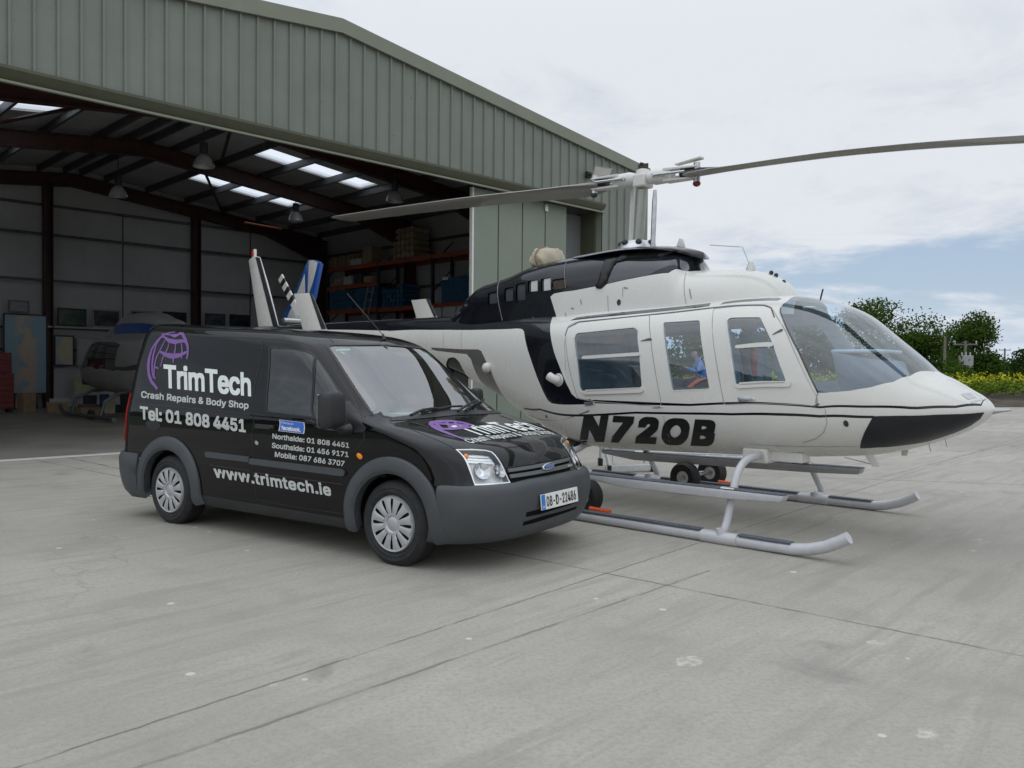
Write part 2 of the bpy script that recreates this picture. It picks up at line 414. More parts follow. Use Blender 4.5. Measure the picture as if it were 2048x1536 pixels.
    def band(s, name, inner, outer, prof, m, parent, n=60, close=False):
        """swept trim between two traced lines; prof = [(fraction inner->outer, offset)]"""
        def rs(p):
            p = np.array(p, float); L = np.concatenate([[0], np.cumsum(np.linalg.norm(np.diff(p, axis=0), axis=1))]); q = np.linspace(0, L[-1], n); return np.stack([np.interp(q, L, p[:, 0]), np.interp(q, L, p[:, 1])], 1)
        a = rs(inner); b = rs(outer); V = []; k = len(prof)
        for i in range(n):
            for f, o in prof: V.append(tuple(s.lift([a[i]+(b[i]-a[i])*f], o)[0][0]))
        F = [(i*k+j, i*k+j+1, (i+1)*k+j+1, (i+1)*k+j) for i in range(n-1) for j in range(k-1)]+[tuple(range(k)), tuple(range((n-1)*k, n*k))[::-1]]
        return MB().add(V, F).build(name, m, parent, 40)
    def stroke(s, pts, w):
        """ribbon polygon of width w (in skin metres) along a traced line"""
        P = np.array(dens(pts, .03, False)); d = np.gradient(P, axis=0); d /= np.maximum(np.linalg.norm(d, axis=1, keepdims=True), 1e-9); n = np.stack([-d[:, 1], d[:, 0]], 1)
        ww = np.interp(np.linspace(0, 1, len(P)), np.linspace(0, 1, len(w)), w)[:, None] if hasattr(w, '__len__') else w
        return [tuple(q) for q in P+n*ww/2]+[tuple(q) for q in (P-n*ww/2)[::-1]]
def lagr(xs, ys):
    """monotone-ish smooth interpolation (PCHIP)"""
    x = np.array(xs, float); y = np.array(ys, float)
    o = np.argsort(x); x = x[o]; y = y[o]; h = np.diff(x); dl = np.diff(y)/h; m = np.zeros(len(x)); m[0] = dl[0]; m[-1] = dl[-1]
    for i in range(1, len(x)-1):
        if dl[i-1]*dl[i] > 0:
            w1 = 2*h[i]+h[i-1]; w2 = h[i]+2*h[i-1]; m[i] = (w1+w2)/(w1/dl[i-1]+w2/dl[i])
    def f(q):
        q = np.clip(np.asarray(q, float), x[0], x[-1]); i = np.clip(np.searchsorted(x, q)-1, 0, len(x)-2); t = (q-x[i])/h[i]
        return (2*t**3-3*t**2+1)*y[i]+(t**3-2*t**2+t)*h[i]*m[i]+(-2*t**3+3*t**2)*y[i+1]+(t**3-t**2)*h[i]*m[i+1]
    return f
try:
    FONT = bpy.data.fonts.load(bpy.utils.system_resource('DATAFILES', path='fonts')+'/Inter.woff2')   # Blender's own bundled sans
except Exception:
    FONT = None
def text_mesh(txt, bold=0.0, shear=0.0, spacing=1.0):
    cu = bpy.data.curves.new('txt', 'FONT'); cu.body = txt; cu.offset = bold; cu.shear = shear; cu.space_character = spacing; cu.resolution_u = 4
    if FONT: cu.font = FONT
    o = bpy.data.objects.new('txt', cu); COL.objects.link(o)
    dg = bpy.context.evaluated_depsgraph_get(); dg.update()
    me = bpy.data.meshes.new_from_object(o.evaluated_get(dg))
    v = np.array([tuple(q.co) for q in me.vertices]); f = [tuple(p.vertices) for p in me.polygons]
    bpy.data.objects.remove(o); bpy.data.curves.remove(cu); bpy.data.meshes.remove(me)
    return v[:, :2], f
def text_obj(name, txt, m, parent, mapf, bold=0.0, shear=0.0, spacing=1.0, cap=None, cuts=0):
    """mapf(U,V,D)->Nx3 for U in 0..1 along the line, V in 0..1 baseline..cap height, D extra lift; weight comes from layered copies"""
    v, f = text_mesh(txt, 0.0, shear, spacing)
    x0, x1 = v[:, 0].min()-bold, v[:, 0].max()+bold; H = (cap if cap else CAPH); k = H/(H+2*bold)
    bm = bmesh.new(); bv = [bm.verts.new((a, b, 0)) for a, b in v]
    for q in f:
        try: bm.faces.new([bv[i] for i in q])
        except ValueError: pass
    for c in range(1, cuts):
        x = x0+(x1-x0)*c/cuts
        bmesh.ops.bisect_plane(bm, geom=bm.verts[:]+bm.edges[:]+bm.faces[:], plane_co=(x, 0, 0), plane_no=(1, 0, 0))
    for c in range(-1, 4) if cuts else ():
        bmesh.ops.bisect_plane(bm, geom=bm.verts[:]+bm.edges[:]+bm.faces[:], plane_co=(0, H*(c+.5)/3, 0), plane_no=(0, 1, 0))
    bmesh.ops.triangulate(bm, faces=bm.faces); bm.verts.index_update()
    P = np.array([tuple(q.co) for q in bm.verts]); T = [tuple(w.index for w in q.verts) for q in bm.faces]; bm.free()
    d = bold*.92; sh = [(0, 0)]+([(d, 0), (-d, 0), (0, d), (0, -d), (d, d), (d, -d), (-d, d), (-d, -d)] if bold else [])
    U = []; Vv = []; D = []; F = []
    for li, (sx, sy) in enumerate(sh):
        o = li*len(P); U.append((P[:, 0]+sx-x0)/(x1-x0)); Vv.append(((P[:, 1]+sy)*k+bold*.85)/H); D.append(np.full(len(P), li*.00004)); F += [(a+o, b+o, c+o) for a, b, c in T]
    V3 = mapf(np.concatenate(U), np.concatenate(Vv), np.concatenate(D))
    me = bpy.data.meshes.new(name); me.from_pydata([tuple(q) for q in V3], [], F); me.update()
    return link(name, me, m, parent, smooth=0)
def skin_map(s, f, off, nu=26, nv=7):
    """sample f(u,v)->(a,b) on a coarse grid once, then interpolate"""
    us = np.linspace(-.02, 1.02, nu); vs = np.linspace(-.4, 1.3, nv); T = np.array([[f(u, v) for v in vs] for u in us])
    def mp(U, V, D):
        x = np.clip((U+.02)/1.04*(nu-1), 0, nu-1.001); y = np.clip((V+.4)/1.7*(nv-1), 0, nv-1.001); i = x.astype(int); j = y.astype(int); fx = (x-i)[:, None]; fy = (y-j)[:, None]
        ab = T[i, j]*(1-fx)*(1-fy)+T[i+1, j]*fx*(1-fy)+T[i, j+1]*(1-fx)*fy+T[i+1, j+1]*fx*fy
        return s.lift(ab, (off+D)[:, None])[0]
    return mp
CAPH = float(text_mesh('H')[0][:, 1].max())
# ================================================================== SETTING
def concrete():
    m = bpy.data.materials.new('concrete'); m.use_nodes = True; t = NT(m.node_tree)
    o = t.n('ShaderNodeOutputMaterial'); p = t.n('ShaderNodeBsdfPrincipled'); t.l(p.outputs[0], o.inputs[0])
    g = t.n('ShaderNodeNewGeometry'); v = g.outputs['Position']
    mp = t.n('ShaderNodeMapping', vector_type='TEXTURE'); t.l(v, mp.inputs[0]); mp.inputs['Rotation'].default_value = (0, 0, R_(47))
    u = mp.outputs[0]
    def sc(x, y):
        q = t.n('ShaderNodeMapping'); t.l(u, q.inputs[0]); q.inputs['Scale'].default_value = (x, y, 1); return q.outputs[0]
    big = t.noise(v, .22, 5, .6, .3); med = t.noise(v, 1.3, 6, .62, .2); fine = t.noise(v, 38, 5, .7); grit = t.noise(v, 160, 3, .6)
    st1 = t.noise(sc(.5, 5.5), 1.0, 6, .62, .6); st2 = t.noise(sc(1.1, 9), 1.0, 5, .65, .8); st3 = t.noise(sc(7.0, .6), 1.0, 5, .6, .4)
    n_m = t.noise(v, .55, 3, .5)
    c = t.mix(t.smooth(big, .3, .7), (0.325, 0.305, 0.268, 1), (0.444, 0.418, 0.369, 1))
    c = t.mix(t.math('MULTIPLY', t.math('MULTIPLY', t.smooth(st1, .46, .62), t.smooth(n_m, .35, .6)), .48), c, (0.254, 0.234, 0.204, 1))
    c = t.mix(t.math('MULTIPLY', t.math('MULTIPLY', t.smooth(st2, .50, .70), t.smooth(n_m, .62, .40)), .42), c, (0.237, 0.219, 0.192, 1))
    c = t.mix(t.math('MULTIPLY', t.smooth(st3, .55, .75), .18), c, (0.248, 0.237, 0.213, 1))
    c = t.mix(t.math('MULTIPLY', t.smooth(st2, .46, .30), .25), c, (0.521, 0.491, 0.431, 1))
    c = t.mix(t.math('MULTIPLY', t.smooth(med, .50, .70), .5), c, (0.260, 0.242, 0.213, 1))
    c = t.mix(t.math('MULTIPLY', t.smooth(fine, .42, .66), .5), c, (0.266, 0.249, 0.218, 1))
    c = t.mix(t.math('MULTIPLY', t.smooth(grit, .5, .75), .4), c, (0.544, 0.514, 0.458, 1))
    # pale spalled chips and paint flecks
    vo = t.n('ShaderNodeTexVoronoi'); t.l(sc(1.35, 1.9), vo.inputs['Vector']); vo.inputs['Scale'].default_value = 1.0
    wob = t.noise(v, 9, 5, .7)
    sel = t.n('ShaderNodeSeparateXYZ'); t.l(vo.outputs['Color'], sel.inputs[0])
    rad = t.math('ADD', t.math('MULTIPLY', sel.outputs[1], .15), t.math('MULTIPLY', t.math('SUBTRACT', wob, .5), .22))
    ch = t.math('MULTIPLY', t.smooth(t.math('SUBTRACT', rad, vo.outputs['Distance']), -.012, .012), t.math('GREATER_THAN', sel.outputs[0], .40))
    ch = t.math('MULTIPLY', ch, t.math('ADD', t.math('MULTIPLY', t.smooth(t.noise(v, 24, 5), .42, .6), .35), .10))
    c = t.mix(ch, c, (0.734, 0.698, 0.627, 1))
    v2 = t.n('ShaderNodeTexVoronoi'); t.l(v, v2.inputs['Vector']); v2.inputs['Scale'].default_value = 5.5
    s2 = t.n('ShaderNodeSeparateXYZ'); t.l(v2.outputs['Color'], s2.inputs[0])
    fl = t.math('MULTIPLY', t.smooth(t.math('SUBTRACT', t.math('MULTIPLY', s2.outputs[1], .16), v2.outputs['Distance']), -.01, .02), t.math('GREATER_THAN', s2.outputs[0], .82))
    c = t.mix(t.math('MULTIPLY', fl, .7), c, (0.651, 0.623, 0.556, 1))
    cr = t.n('ShaderNodeTexVoronoi', feature='DISTANCE_TO_EDGE'); wv = t.n('ShaderNodeVectorMath', operation='ADD'); t.l(v, wv.inputs[0]); nz = t.n('ShaderNodeTexNoise'); t.l(v, nz.inputs['Vector']); nz.inputs['Scale'].default_value = 2.2; nz.inputs['Detail'].default_value = 5; t.l(nz.outputs['Color'], wv.inputs[1]); t.l(wv.outputs[0], cr.inputs['Vector']); cr.inputs['Scale'].default_value = .33
    ck = t.math('MULTIPLY', t.smooth(cr.outputs['Distance'], .006, .001), t.smooth(t.noise(v, .45, 3), .50, .60)); c = t.mix(t.math('MULTIPLY', ck, .22), c, (0.118, 0.107, 0.102, 1))
    oil = t.math('MULTIPLY', t.smooth(t.noise(v, .8, 4, .6, .8), .64, .74), .38); c = t.mix(oil, c, (0.128, 0.120, 0.117, 1))
    # slab joints
    xy = t.n('ShaderNodeSeparateXYZ'); t.l(v, xy.inputs[0])
    hsum = None
    def joint(a, b, w, k, ext=(-60, 60)):
        nonlocal c, hsum
        d = (b[0]-a[0], b[1]-a[1]); L = math.hypot(*d); n = (-d[1]/L, d[0]/L); off = n[0]*a[0]+n[1]*a[1]
        q = t.math('SUBTRACT', t.math('ADD', t.math('MULTIPLY', xy.outputs[0], n[0]), t.math('MULTIPLY', xy.outputs[1], n[1])), off)
        q = t.math('ABSOLUTE', t.math('ADD', q, t.math('MULTIPLY', t.math('SUBTRACT', t.noise(v, 6, 4, .7), .5), .035)))
        brk = t.math('ADD', t.math('MULTIPLY', t.smooth(t.noise(v, 3.5, 4), .38, .56), .6), .4)
        u_ = (d[0]/L, d[1]/L); al = t.math('SUBTRACT', t.math('ADD', t.math('MULTIPLY', xy.outputs[0], u_[0]), t.math('MULTIPLY', xy.outputs[1], u_[1])), u_[0]*a[0]+u_[1]*a[1])
        k = t.math('MULTIPLY', t.math('MULTIPLY', t.math('GREATER_THAN', al, ext[0]), t.math('LESS_THAN', al, ext[1])), k)
        mk = t.math('MULTIPLY', t.math('MULTIPLY', t.smooth(q, w, w*.35), k), brk)
        c = t.mix(mk, c, (0.089, 0.078, 0.065, 1)); hsum = mk if hsum is None else t.math('ADD', hsum, mk)
    joint((-1.71, 2.91), (3.26, 8.80), .011, .6); joint((-1.30, 2.89), (.66, 5.02), .016, .5, (-9, 4)); joint((.03, 6.26), (2.60, 4.10), .018, .6)
    joint((-6.49, 12.32), (-4.91, 10.85), .03, .7, (-1, 3.4)); joint((3.15, 11.15), (6.51, 10.45), .03, .6, (-2, 30)); joint((4.8, 10.9), (10.3, 16.9), .02, .5, (0, 30)); joint((9, 22.5), (20, 18.5), .05, .5, (0, 40))
    t.l(c, p.inputs['Base Color']); p.inputs['Roughness'].default_value = .82; p.inputs['Specular IOR Level'].default_value = .3
    b = t.n('ShaderNodeBump'); b.inputs['Strength'].default_value = .6; b.inputs['Distance'].default_value = .008
    hh = t.math('ADD', t.math('MULTIPLY', fine, .6), t.math('MULTIPLY', st2, .5)); hh = t.math('SUBTRACT', hh, t.math('MULTIPLY', hsum, 1.2)); t.l(hh, b.inputs['Height']); t.l(b.outputs[0], p.inputs['Normal'])
    return m
M['concrete'] = concrete()
G = Frame(*ground(0, 922)[:2], 44.9)
def gmx(): return Matrix.Translation(G.o) @ Matrix.Rotation(G.yaw, 4, 'Z')

def soil():
    m = mat('soil', (.058, .046, .032), .95, var=.45, vs=1.5, bump=1.0, bs=7); return m
M['soil'] = soil()
M['field'] = mat('field_green', (.075, .11, .035), .95, var=.35, vs=.5, bump=.8, bs=5)
def setting():
    mb = MB(); r = 900
    n = 24
    mb.add([(-r, -r, -.06), (r, -r, -.06), (r, r, -.06), (-r, r, -.06)], [(0, 1, 2, 3)])
    tag(mb.build('ground', M['field'], smooth=0), kind='structure')
    # concrete apron: far edge runs off to the right of the hangar
    P = [(-40, -30), (70, -30), (70, 37), (34, 34.6), (18, 33.2), (8, 34), (8, 40), (-40, 40)]
    tag(MB().prism(P, .06, Matrix.Translation((0, 0, -.06))).build('concrete_apron', M['concrete'], smooth=0), kind='structure')
    # rough soil bank beyond the apron
    xs = np.linspace(6, 90, 169); ys = np.linspace(33, 46, 30); V = []
    for y in ys:
        for x in xs:
            k = (y-33)/13; base = math.sin(min(1, k*2.2)*math.pi/2)*.45
            V.append((x, y+.9*math.sin(x*.35)+.05*(x-20)*.6, -.10+base+ .16*base*(math.sin(x*2.3+y*1.7)+math.sin(x*5.1-y*3.3)*.6)))
    nx = len(xs); F = [(j*nx+i, j*nx+i+1, (j+1)*nx+i+1, (j+1)*nx+i) for j in range(len(ys)-1) for i in range(nx-1)]
    tag(MB().add(V, F).build('soil_bank', M['soil'], smooth=80), kind='structure')
setting()

# ================================================================== HANGAR
XL, XR, APX = -4.1, 15.53, 5.71
ROOFZ = lambda x: 7.98-.112*abs(x-APX)
OPL, OPR, HDR, DEP = -2.2, 13.72, 5.62, 15.7
def hangar():
    H = empty('hangar', tuple(G.o), G.yaw, 'large green grey steel clad hangar with its wide sliding doorway open', 'hangar')
    # ribbed front cladding
    prof = []; per = .3225; x = XL; k0 = math.floor((XL-.129)/per)
    pts = [XL]
    ks = []
    k = k0
    while True:
        c = .129+per*k; k += 1
        if c > XR-.03: break
        if c < XL+.05: continue
        ks.append(c)
    P = [(XL, 0)]
    for c in ks: P += [(c-.030, 0), (c-.018, -.038), (c+.018, -.038), (c+.030, 0)]
    P += [(XR, 0)]
    mb = MB(); V = []; F = []
    def col(x, y): 
        zb = HDR if (OPL < x < OPR) else 0.0
        return [(x, y, zb), (x, y, ROOFZ(x)-.1)]
    for i, (x, y) in enumerate(P):
        V += col(x, y)
    # split piers/opening at their edges
    for i in range(len(P)-1):
        (xa, ya), (xb, yb) = P[i], P[i+1]
        xm = (xa+xb)/2; zb = HDR if OPL < xm < OPR else 0.0
        b = len(mb.v); mb.add([(xa, ya, zb), (xb, yb, zb), (xb, yb, ROOFZ(xb)-.08), (xa, ya, ROOFZ(xa)-.08)], [(0, 1, 2, 3)])
    # close ridge notch
    o = mb.build('front_cladding', M['clad'], H, smooth=0)
    # verge flashing
    mb = MB()
    for xa, xb in ((XL-.12, APX), (APX, XR+.12)):
        za, zb = ROOFZ(xa)+.06, ROOFZ(xb)+.06
        h = .27
        vs = [(xa, -.10, za-h), (xb, -.10, zb-h), (xb, -.10, zb), (xa, -.10, za), (xa, .25, za-h+.03), (xb, .25, zb-h+.03), (xb, .25, zb+.02), (xa, .25, za+.02),
              (xa, -.05, za-h-.0), (xb, -.05, zb-h)]
        mb.add(vs, [(0, 1, 2, 3), (3, 2, 6, 7), (0, 8, 9, 1), (0, 3, 7, 4), (1, 5, 6, 2)])
    mb.build('verge_flashing', M['cladtrim'], H, smooth=0)
    # door head flashing: drip face and pale lip
    mb = MB(); a, b = OPL-.05, OPR+.05
    mb.add([(a, -.075, HDR+.03), (b, -.075, HDR+.03), (b, .03, HDR-.12), (a, .03, HDR-.12), (b, .05, HDR+.05), (a, .05, HDR+.05)], [(0, 3, 2, 1), (0, 1, 4, 5)])
    mb.add([(a, -.075, HDR+.075), (b, -.075, HDR+.075), (b, -.075, HDR+.03), (a, -.075, HDR+.03)], [(0, 3, 2, 1)])
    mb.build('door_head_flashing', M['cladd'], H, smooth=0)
    MB().box(((a+b)/2, .0, HDR-.145), (b-a, .07, .035)).build('drip_lip', M['cladtrim'], H, smooth=0)
    MB().box(((a+b)/2, .42, HDR+.12), (b-a, .5, .18)).build('door_track', M['oxide'], H, smooth=0)
    # corner trims and side walls
    for x in (XL, XR): MB().box((x+(.01 if x > 0 else -.01), .03, (ROOFZ(x)-.15)/2), (.14, .16, ROOFZ(x)-.15)).build('corner_trim', M['cladtrim'], H, smooth=0)
    for nm, x in (('side_wall', XL+.1), ('side_wall', XR-.1)):
        h = ROOFZ(XR)-.12
        MB().box((x, .12+DEP/2, h/2), (.12, DEP-.1, h)).build(nm, M['liner'], H, smooth=0)
    # pier linings beside the doorway
    for xa, xb in ((XL+.2, OPL), (OPR, XR-.2)):
        MB().box(((xa+xb)/2, .16, 2.8), (xb-xa, .22, 5.6)).build('pier', M['doorg'], H, smooth=0)
    # the deep green reveal right of the door leaves
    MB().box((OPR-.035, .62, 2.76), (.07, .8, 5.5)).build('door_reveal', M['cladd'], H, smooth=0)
    # back wall
    V = [(XL, DEP, 0), (XR, DEP, 0), (XR, DEP, ROOFZ(XR)-.2), (APX, DEP, ROOFZ(APX)-.2), (XL, DEP, ROOFZ(XL)-.2)]
    MB().add(V+[(x, y+.15, z) for x, y, z in V], [(0, 1, 2, 3, 4), (5, 9, 8, 7, 6), (0, 5, 6, 1), (1, 6, 7, 2), (2, 7, 8, 3), (3, 8, 9, 4), (4, 9, 5, 0)]).build('back_wall', M['liner'], H, smooth=0)
    # roof sheets with rooflight openings
    zi = lambda x: 7.76-.112*abs(x-APX)
    xr = [8.22, 12.05]; xs = sorted({XL-.1, XR+.1, APX, *xr, 2*APX-xr[0], 2*APX-xr[1]})
    ys = [.12, 7.58, 8.55, 11.95, 12.95, DEP+.3]
    mb = MB(); gls = []
    for i in range(len(xs)-1):
        for j in range(len(ys)-1):
            xa, xb, ya, yb = xs[i], xs[i+1], ys[j], ys[j+1]; xm = abs((xa+xb)/2-APX)
            op = j in (1, 3) and xr[0]-APX < xm < xr[1]-APX
            q = [(xa, ya, zi(xa)), (xb, ya, zi(xb)), (xb, yb, zi(xb)), (xa, yb, zi(xa))]
            if op: gls.append([(x, y, z+.05) for x, y, z in q])
            else:
                mb.add(q+[(x, y, z+.14) for x, y, z in q], [(0, 3, 2, 1), (4, 5, 6, 7), (0, 1, 5, 4), (1, 2, 6, 5), (2, 3, 7, 6), (3, 0, 4, 7)])
    mb.build('roof', M['roofliner'], H, smooth=0)
    m = bpy.data.materials.new('grp_rooflight'); m.use_nodes = True; t = NT(m.node_tree); o = t.n('ShaderNodeOutputMaterial'); a1 = t.n('ShaderNodeBsdfTranslucent'); a1.inputs[0].default_value = (.9, .92, .95, 1); a2 = t.n('ShaderNodeBsdfTransparent'); a2.inputs[0].default_value = (.85, .88, .92, 1); mx = t.n('ShaderNodeMixShader'); mx.inputs[0].default_value = .45; t.l(a1.outputs[0], mx.inputs[1]); t.l(a2.outputs[0], mx.inputs[2]); t.l(mx.outputs[0], o.inputs[0])
    for q in gls: MB().add(q, [(0, 1, 2, 3)]).build('rooflight', m, H, smooth=0)
    # purlins along the depth
    for s in (1, -1):
        for d in (.25, 1.0, 2.35, 3.72, 5.09, 6.46, 7.83, 9.1):
            x = APX+s*d
            if not XL < x < XR: continue
            MB().box((x, DEP/2, zi(x)-.10), (.075, DEP-.4, .20)).build('purlin', M['rail'], H, smooth=0)
    # portal frames
    for y in (.75, 5.2, 9.7, DEP-.25):
        d0 = .42
        for s in (1, -1):
            ex = APX+s*9.25
            mb = MB(); a = Vector((APX, y, zi(APX)-.2)); b = Vector((ex, y, zi(ex)-.2))
            # flanges, web and eaves haunch
            mb.beam((a.x, y, a.z-.03), (b.x, y, b.z-.03), .2, .03); mb.beam((a.x, y, a.z-d0), (b.x, y, b.z-d0), .2, .03); mb.beam((a.x, y, a.z-d0/2), (b.x, y, b.z-d0/2), .03, d0-.04)
            hx = ex-s*2.4; mb.add([(hx, y-.1, zi(hx)-.2-d0-.02), (ex, y-.1, zi(ex)-1.25), (ex, y+.1, zi(ex)-1.25), (hx, y+.1, zi(hx)-.2-d0-.02), (ex, y-.1, zi(ex)-.6), (ex, y+.1, zi(ex)-.6)], [(0, 1, 2, 3), (0, 4, 1), (3, 2, 5), (0, 3, 5, 4), (1, 4, 5, 2)])
            mb.build('rafter', M['oxide'], H, smooth=0)
            c = MB(); h = zi(ex)-.3
            c.box((ex, y-.1, h/2), (.36, .03, h)); c.box((ex, y+.1, h/2), (.36, .03, h)); c.box((ex, y, h/2), (.03, .17, h))
            c.build('column', M['oxide'], H, smooth=0)
    for x in (.2, 4.98, 9.80):
        h = zi(x)-.5; c = MB(); y = DEP-.22
        c.box((x-.1, y, h/2), (.03, .36, h)); c.box((x+.1, y, h/2), (.03, .36, h)); c.box((x, y, h/2), (.17, .03, h)); c.build('wind_post', M['oxide'], H, smooth=0)
    # sheeting rails
    for z in (1.85, 2.55, 4.07, 5.53, 6.46):
        MB().box(((XL+XR)/2, DEP-.06, z), (XR-XL-.4, .14, .07)).build('wall_rail', M['rail'], H, smooth=0)
    for z in (1.4, 2.8, 4.25, 5.83):
        for x in (XR-.24, XL+.24): MB().box((x, DEP/2+.3, z), (.14, DEP-.8, .07)).build('wall_rail', M['rail'], H, smooth=0)
    for x in (7.35, 12.0, 2.5): MB().box((x, DEP-.015, 3.3), (.035, .03, 6.4)).build('cover_strip', M['rail'], H, smooth=0)
    # roof bracing
    for a, b in (((6.2, 5.3), (7.9, 9.6)), ((3.6, 5.3), (1.6, 9.6)), ((7.4, 9.8), (10.8, 15.4))):
        MB().tube([(a[0], a[1], zi(a[0])-.3), (b[0], b[1], zi(b[0])-.3)], .045, 8).build('brace', M['oxide'], H)
    MB().box((9.6, .9, zi(9.6)-.16), (.1, .1, .1)).build('cleat', M['oxide'], H)
    MB().tube([(10.4, 13.0, 6.30), (11.8, 13.0, 6.25)], .04, 8).build('heater_pipe', M['rackorange'], H)
    # sliding door leaves parked at the right
    L = empty('sliding_door'); L.parent = H
    w = .80; x0 = 9.44; y = .32
    for i in range(4):
        xa = x0+i*w; MB().box((xa+w/2, y, 2.77), (w-.035, .06, 5.44)).build('door_panel', M['doorg'], L, smooth=0, bevel=.006)
    MB().box((x0+2*w, y+.05, 2.75), (4*w-.06, .05, 5.3)).build('door_frame', M['black'], L, smooth=0)
    MB().box((x0-.012, y, 2.77), (.05, .09, 5.44)).build('edge_strip', M['whitem'], L, smooth=0)
    for i in (1, 3): MB().box((x0+i*w, y-.05, 5.36), (.11, .05, .17)).build('hanger_bracket', M['alu'], L, smooth=0)
    L2 = empty('sliding_door'); L2.parent = H
    MB().box((13.02, .72, 2.75), (1.25, .06, 5.4)).build('door_panel', mat('shaded_door_panel', (.15, .16, .155), .5), L2, smooth=0)  # rear leaf: its shade is put into this darker grey
    # threshold strip
    MB().box(((OPL+OPR)/2, .02, .002), (OPR-OPL, .16, .012)).build('threshold', M['plate'], H, smooth=0)
    # floor of the hall
    mb = MB().box(((XL+XR)/2, .1+DEP/2, .004), (XR-XL-.4, DEP, .008)); fl = mb.build('hangar_floor', mat('hall_floor', (.26, .245, .215), .55, var=.18, vs=.9, bump=.1), None, smooth=0); fl.matrix_world = gmx(); tag(fl, kind='structure')
hangar()
def gobj(name, mb, m, label, cat, group=None, smooth=35, bevel=0):
    o = mb.build(name, m, None, smooth, bevel); o.matrix_world = gmx(); return tag(o, label, cat, group)
def gempty(name, x, y, z, label, cat, group=None, rz=0.0):
    p = G.wor((x, y, z)); return empty(name, tuple(p), G.yaw+rz, label, cat, group)

# pendant lamps
def lamp(x, y, label):
    L = gempty('pendant_lamp', x, y, 6.0, label, 'lamp', 'high bay lamps hanging in the hangar')
    prof = [(.05, .30), (.10, .28), (.17, .20), (.225, .08), (.245, 0.0), (.238, 0.0), (.215, .08), (.16, .195), (.09, .27)]
    MB().lathe(prof, 28).build('lamp_shade', M['lampshade'], L)
    MB().lathe([(0, .56), (.085, .56), (.095, .50), (.095, .34), (.06, .29), (0, .29)], 20).build('control_gear', M['trimd'], L)
    MB().sphere((0, 0, .12), .07, sc=(1, 1, 1.5)).build('bulb', M['whitem'], L)
    top = (7.70-.112*abs(x-APX))-6.0
    MB().tube([(0, 0, .55), (.0, 0, top)], .012, 6).build('cable', M['trimd'], L)
def shade():
    m = bpy.data.materials.new('prismatic_shade'); m.use_nodes = True; t = NT(m.node_tree); o = t.n('ShaderNodeOutputMaterial'); p = t.n('ShaderNodeBsdfPrincipled'); p.inputs['Base Color'].default_value = (.62, .64, .63, 1); p.inputs['Roughness'].default_value = .18; p.inputs['Coat Weight'].default_value = 1
    tr = t.n('ShaderNodeBsdfTransparent'); tr.inputs[0].default_value = (.8, .82, .8, 1); mx = t.n('ShaderNodeMixShader'); mx.inputs[0].default_value = .62; t.l(tr.outputs[0], mx.inputs[1]); t.l(p.outputs[0], mx.inputs[2]); t.l(mx.outputs[0], o.inputs[0]); return m
M['lampshade'] = shade()
lamp(5.33, 5.05, 'clear bell shaped hangar lamp hanging nearest the doorway, above the van roof')
lamp(5.22, 10.1, 'dim bell shaped hangar lamp farthest to the left, in front of the back wall')
lamp(10.55, 9.9, 'grey bell shaped hangar lamp between the tail fins and the rooflights')
lamp(10.80, 5.05, 'bell shaped hangar lamp just above the tip of the rotor blade')

# framed pictures along the back wall
def picture(x0, x1, z0, z1, y, fcol, pcol, label, t=.03, fw=.05):
    P = gempty('framed_picture', (x0+x1)/2, y, z0, label, 'picture', 'framed pictures on the back wall')
    w = x1-x0; h = z1-z0
    mb = MB()
    for c, d in (((0, 0, fw/2), (w, t, fw)), ((0, 0, h-fw/2), (w, t, fw)), ((-w/2+fw/2, 0, h/2), (fw, t, h-2*fw)), ((w/2-fw/2, 0, h/2), (fw, t, h-2*fw))): mb.box(c, d)
    mb.build('frame', mat('picture_frame', fcol, .5), P, smooth=0)
    m = bpy.data.materials.new('print'); m.use_nodes = True; tt = NT(m.node_tree); o = tt.n('ShaderNodeOutputMaterial'); p = tt.n('ShaderNodeBsdfPrincipled'); tc = tt.n('ShaderNodeTexCoord')
    n = tt.noise(tc.outputs['Generated'], 3.0, 4, .5, .5); tt.l(tt.mix(tt.smooth(n, .35, .65), rgb(pcol), rgb([min(1, q*2.2+.01) for q in pcol])), p.inputs['Base Color']); p.inputs['Roughness'].default_value = .2; tt.l(p.outputs[0], o.inputs[0])
    MB().box((0, .004, h/2), (w-2*fw+.01, t*.5, h-2*fw+.01)).build('print', m, P, smooth=0)
for a in ((3.85, 4.42, 2.98, 3.36, 15.35, (.16, .16, .18), (.05, .055, .06), 'small grey framed picture standing on top of the tall wall map'),
          (5.22, 6.08, 2.62, 3.2, 15.35, (.012, .012, .014), (.02, .05, .025), 'black framed green picture right of the brown wind post'),
          (6.26, 7.15, 2.62, 3.22, 15.35, (.30, .30, .31), (.05, .045, .055), 'pale framed picture between the green one and the parked helicopter'),
          (7.5, 8.36, 2.62, 3.24, 15.35, (.26, .25, .24), (.02, .018, .015), 'framed dark picture partly behind the parked white helicopter'),
          (8.55, 9.4, 2.62, 3.26, 15.35, (.015, .015, .018), (.018, .022, .026), 'black framed dark picture left of the second wind post'),
          (10.08, 10.85, 2.64, 3.28, 15.35, (.05, .055, .065), (.05, .06, .07), 'grey framed picture just right of the second wind post'),
          (11.02, 11.82, 2.64, 3.29, 15.35, (.012, .014, .02), (.012, .02, .035), 'dark blue framed picture beside the white tail fin')): picture(*a)
MB_sh = MB().box((7.6, 15.44, 2.585), (13.0, .22, .05)); gobj('wall_shelf', MB_sh, M['liner'], 'long narrow white shelf carrying the pictures on the back wall', 'shelf')

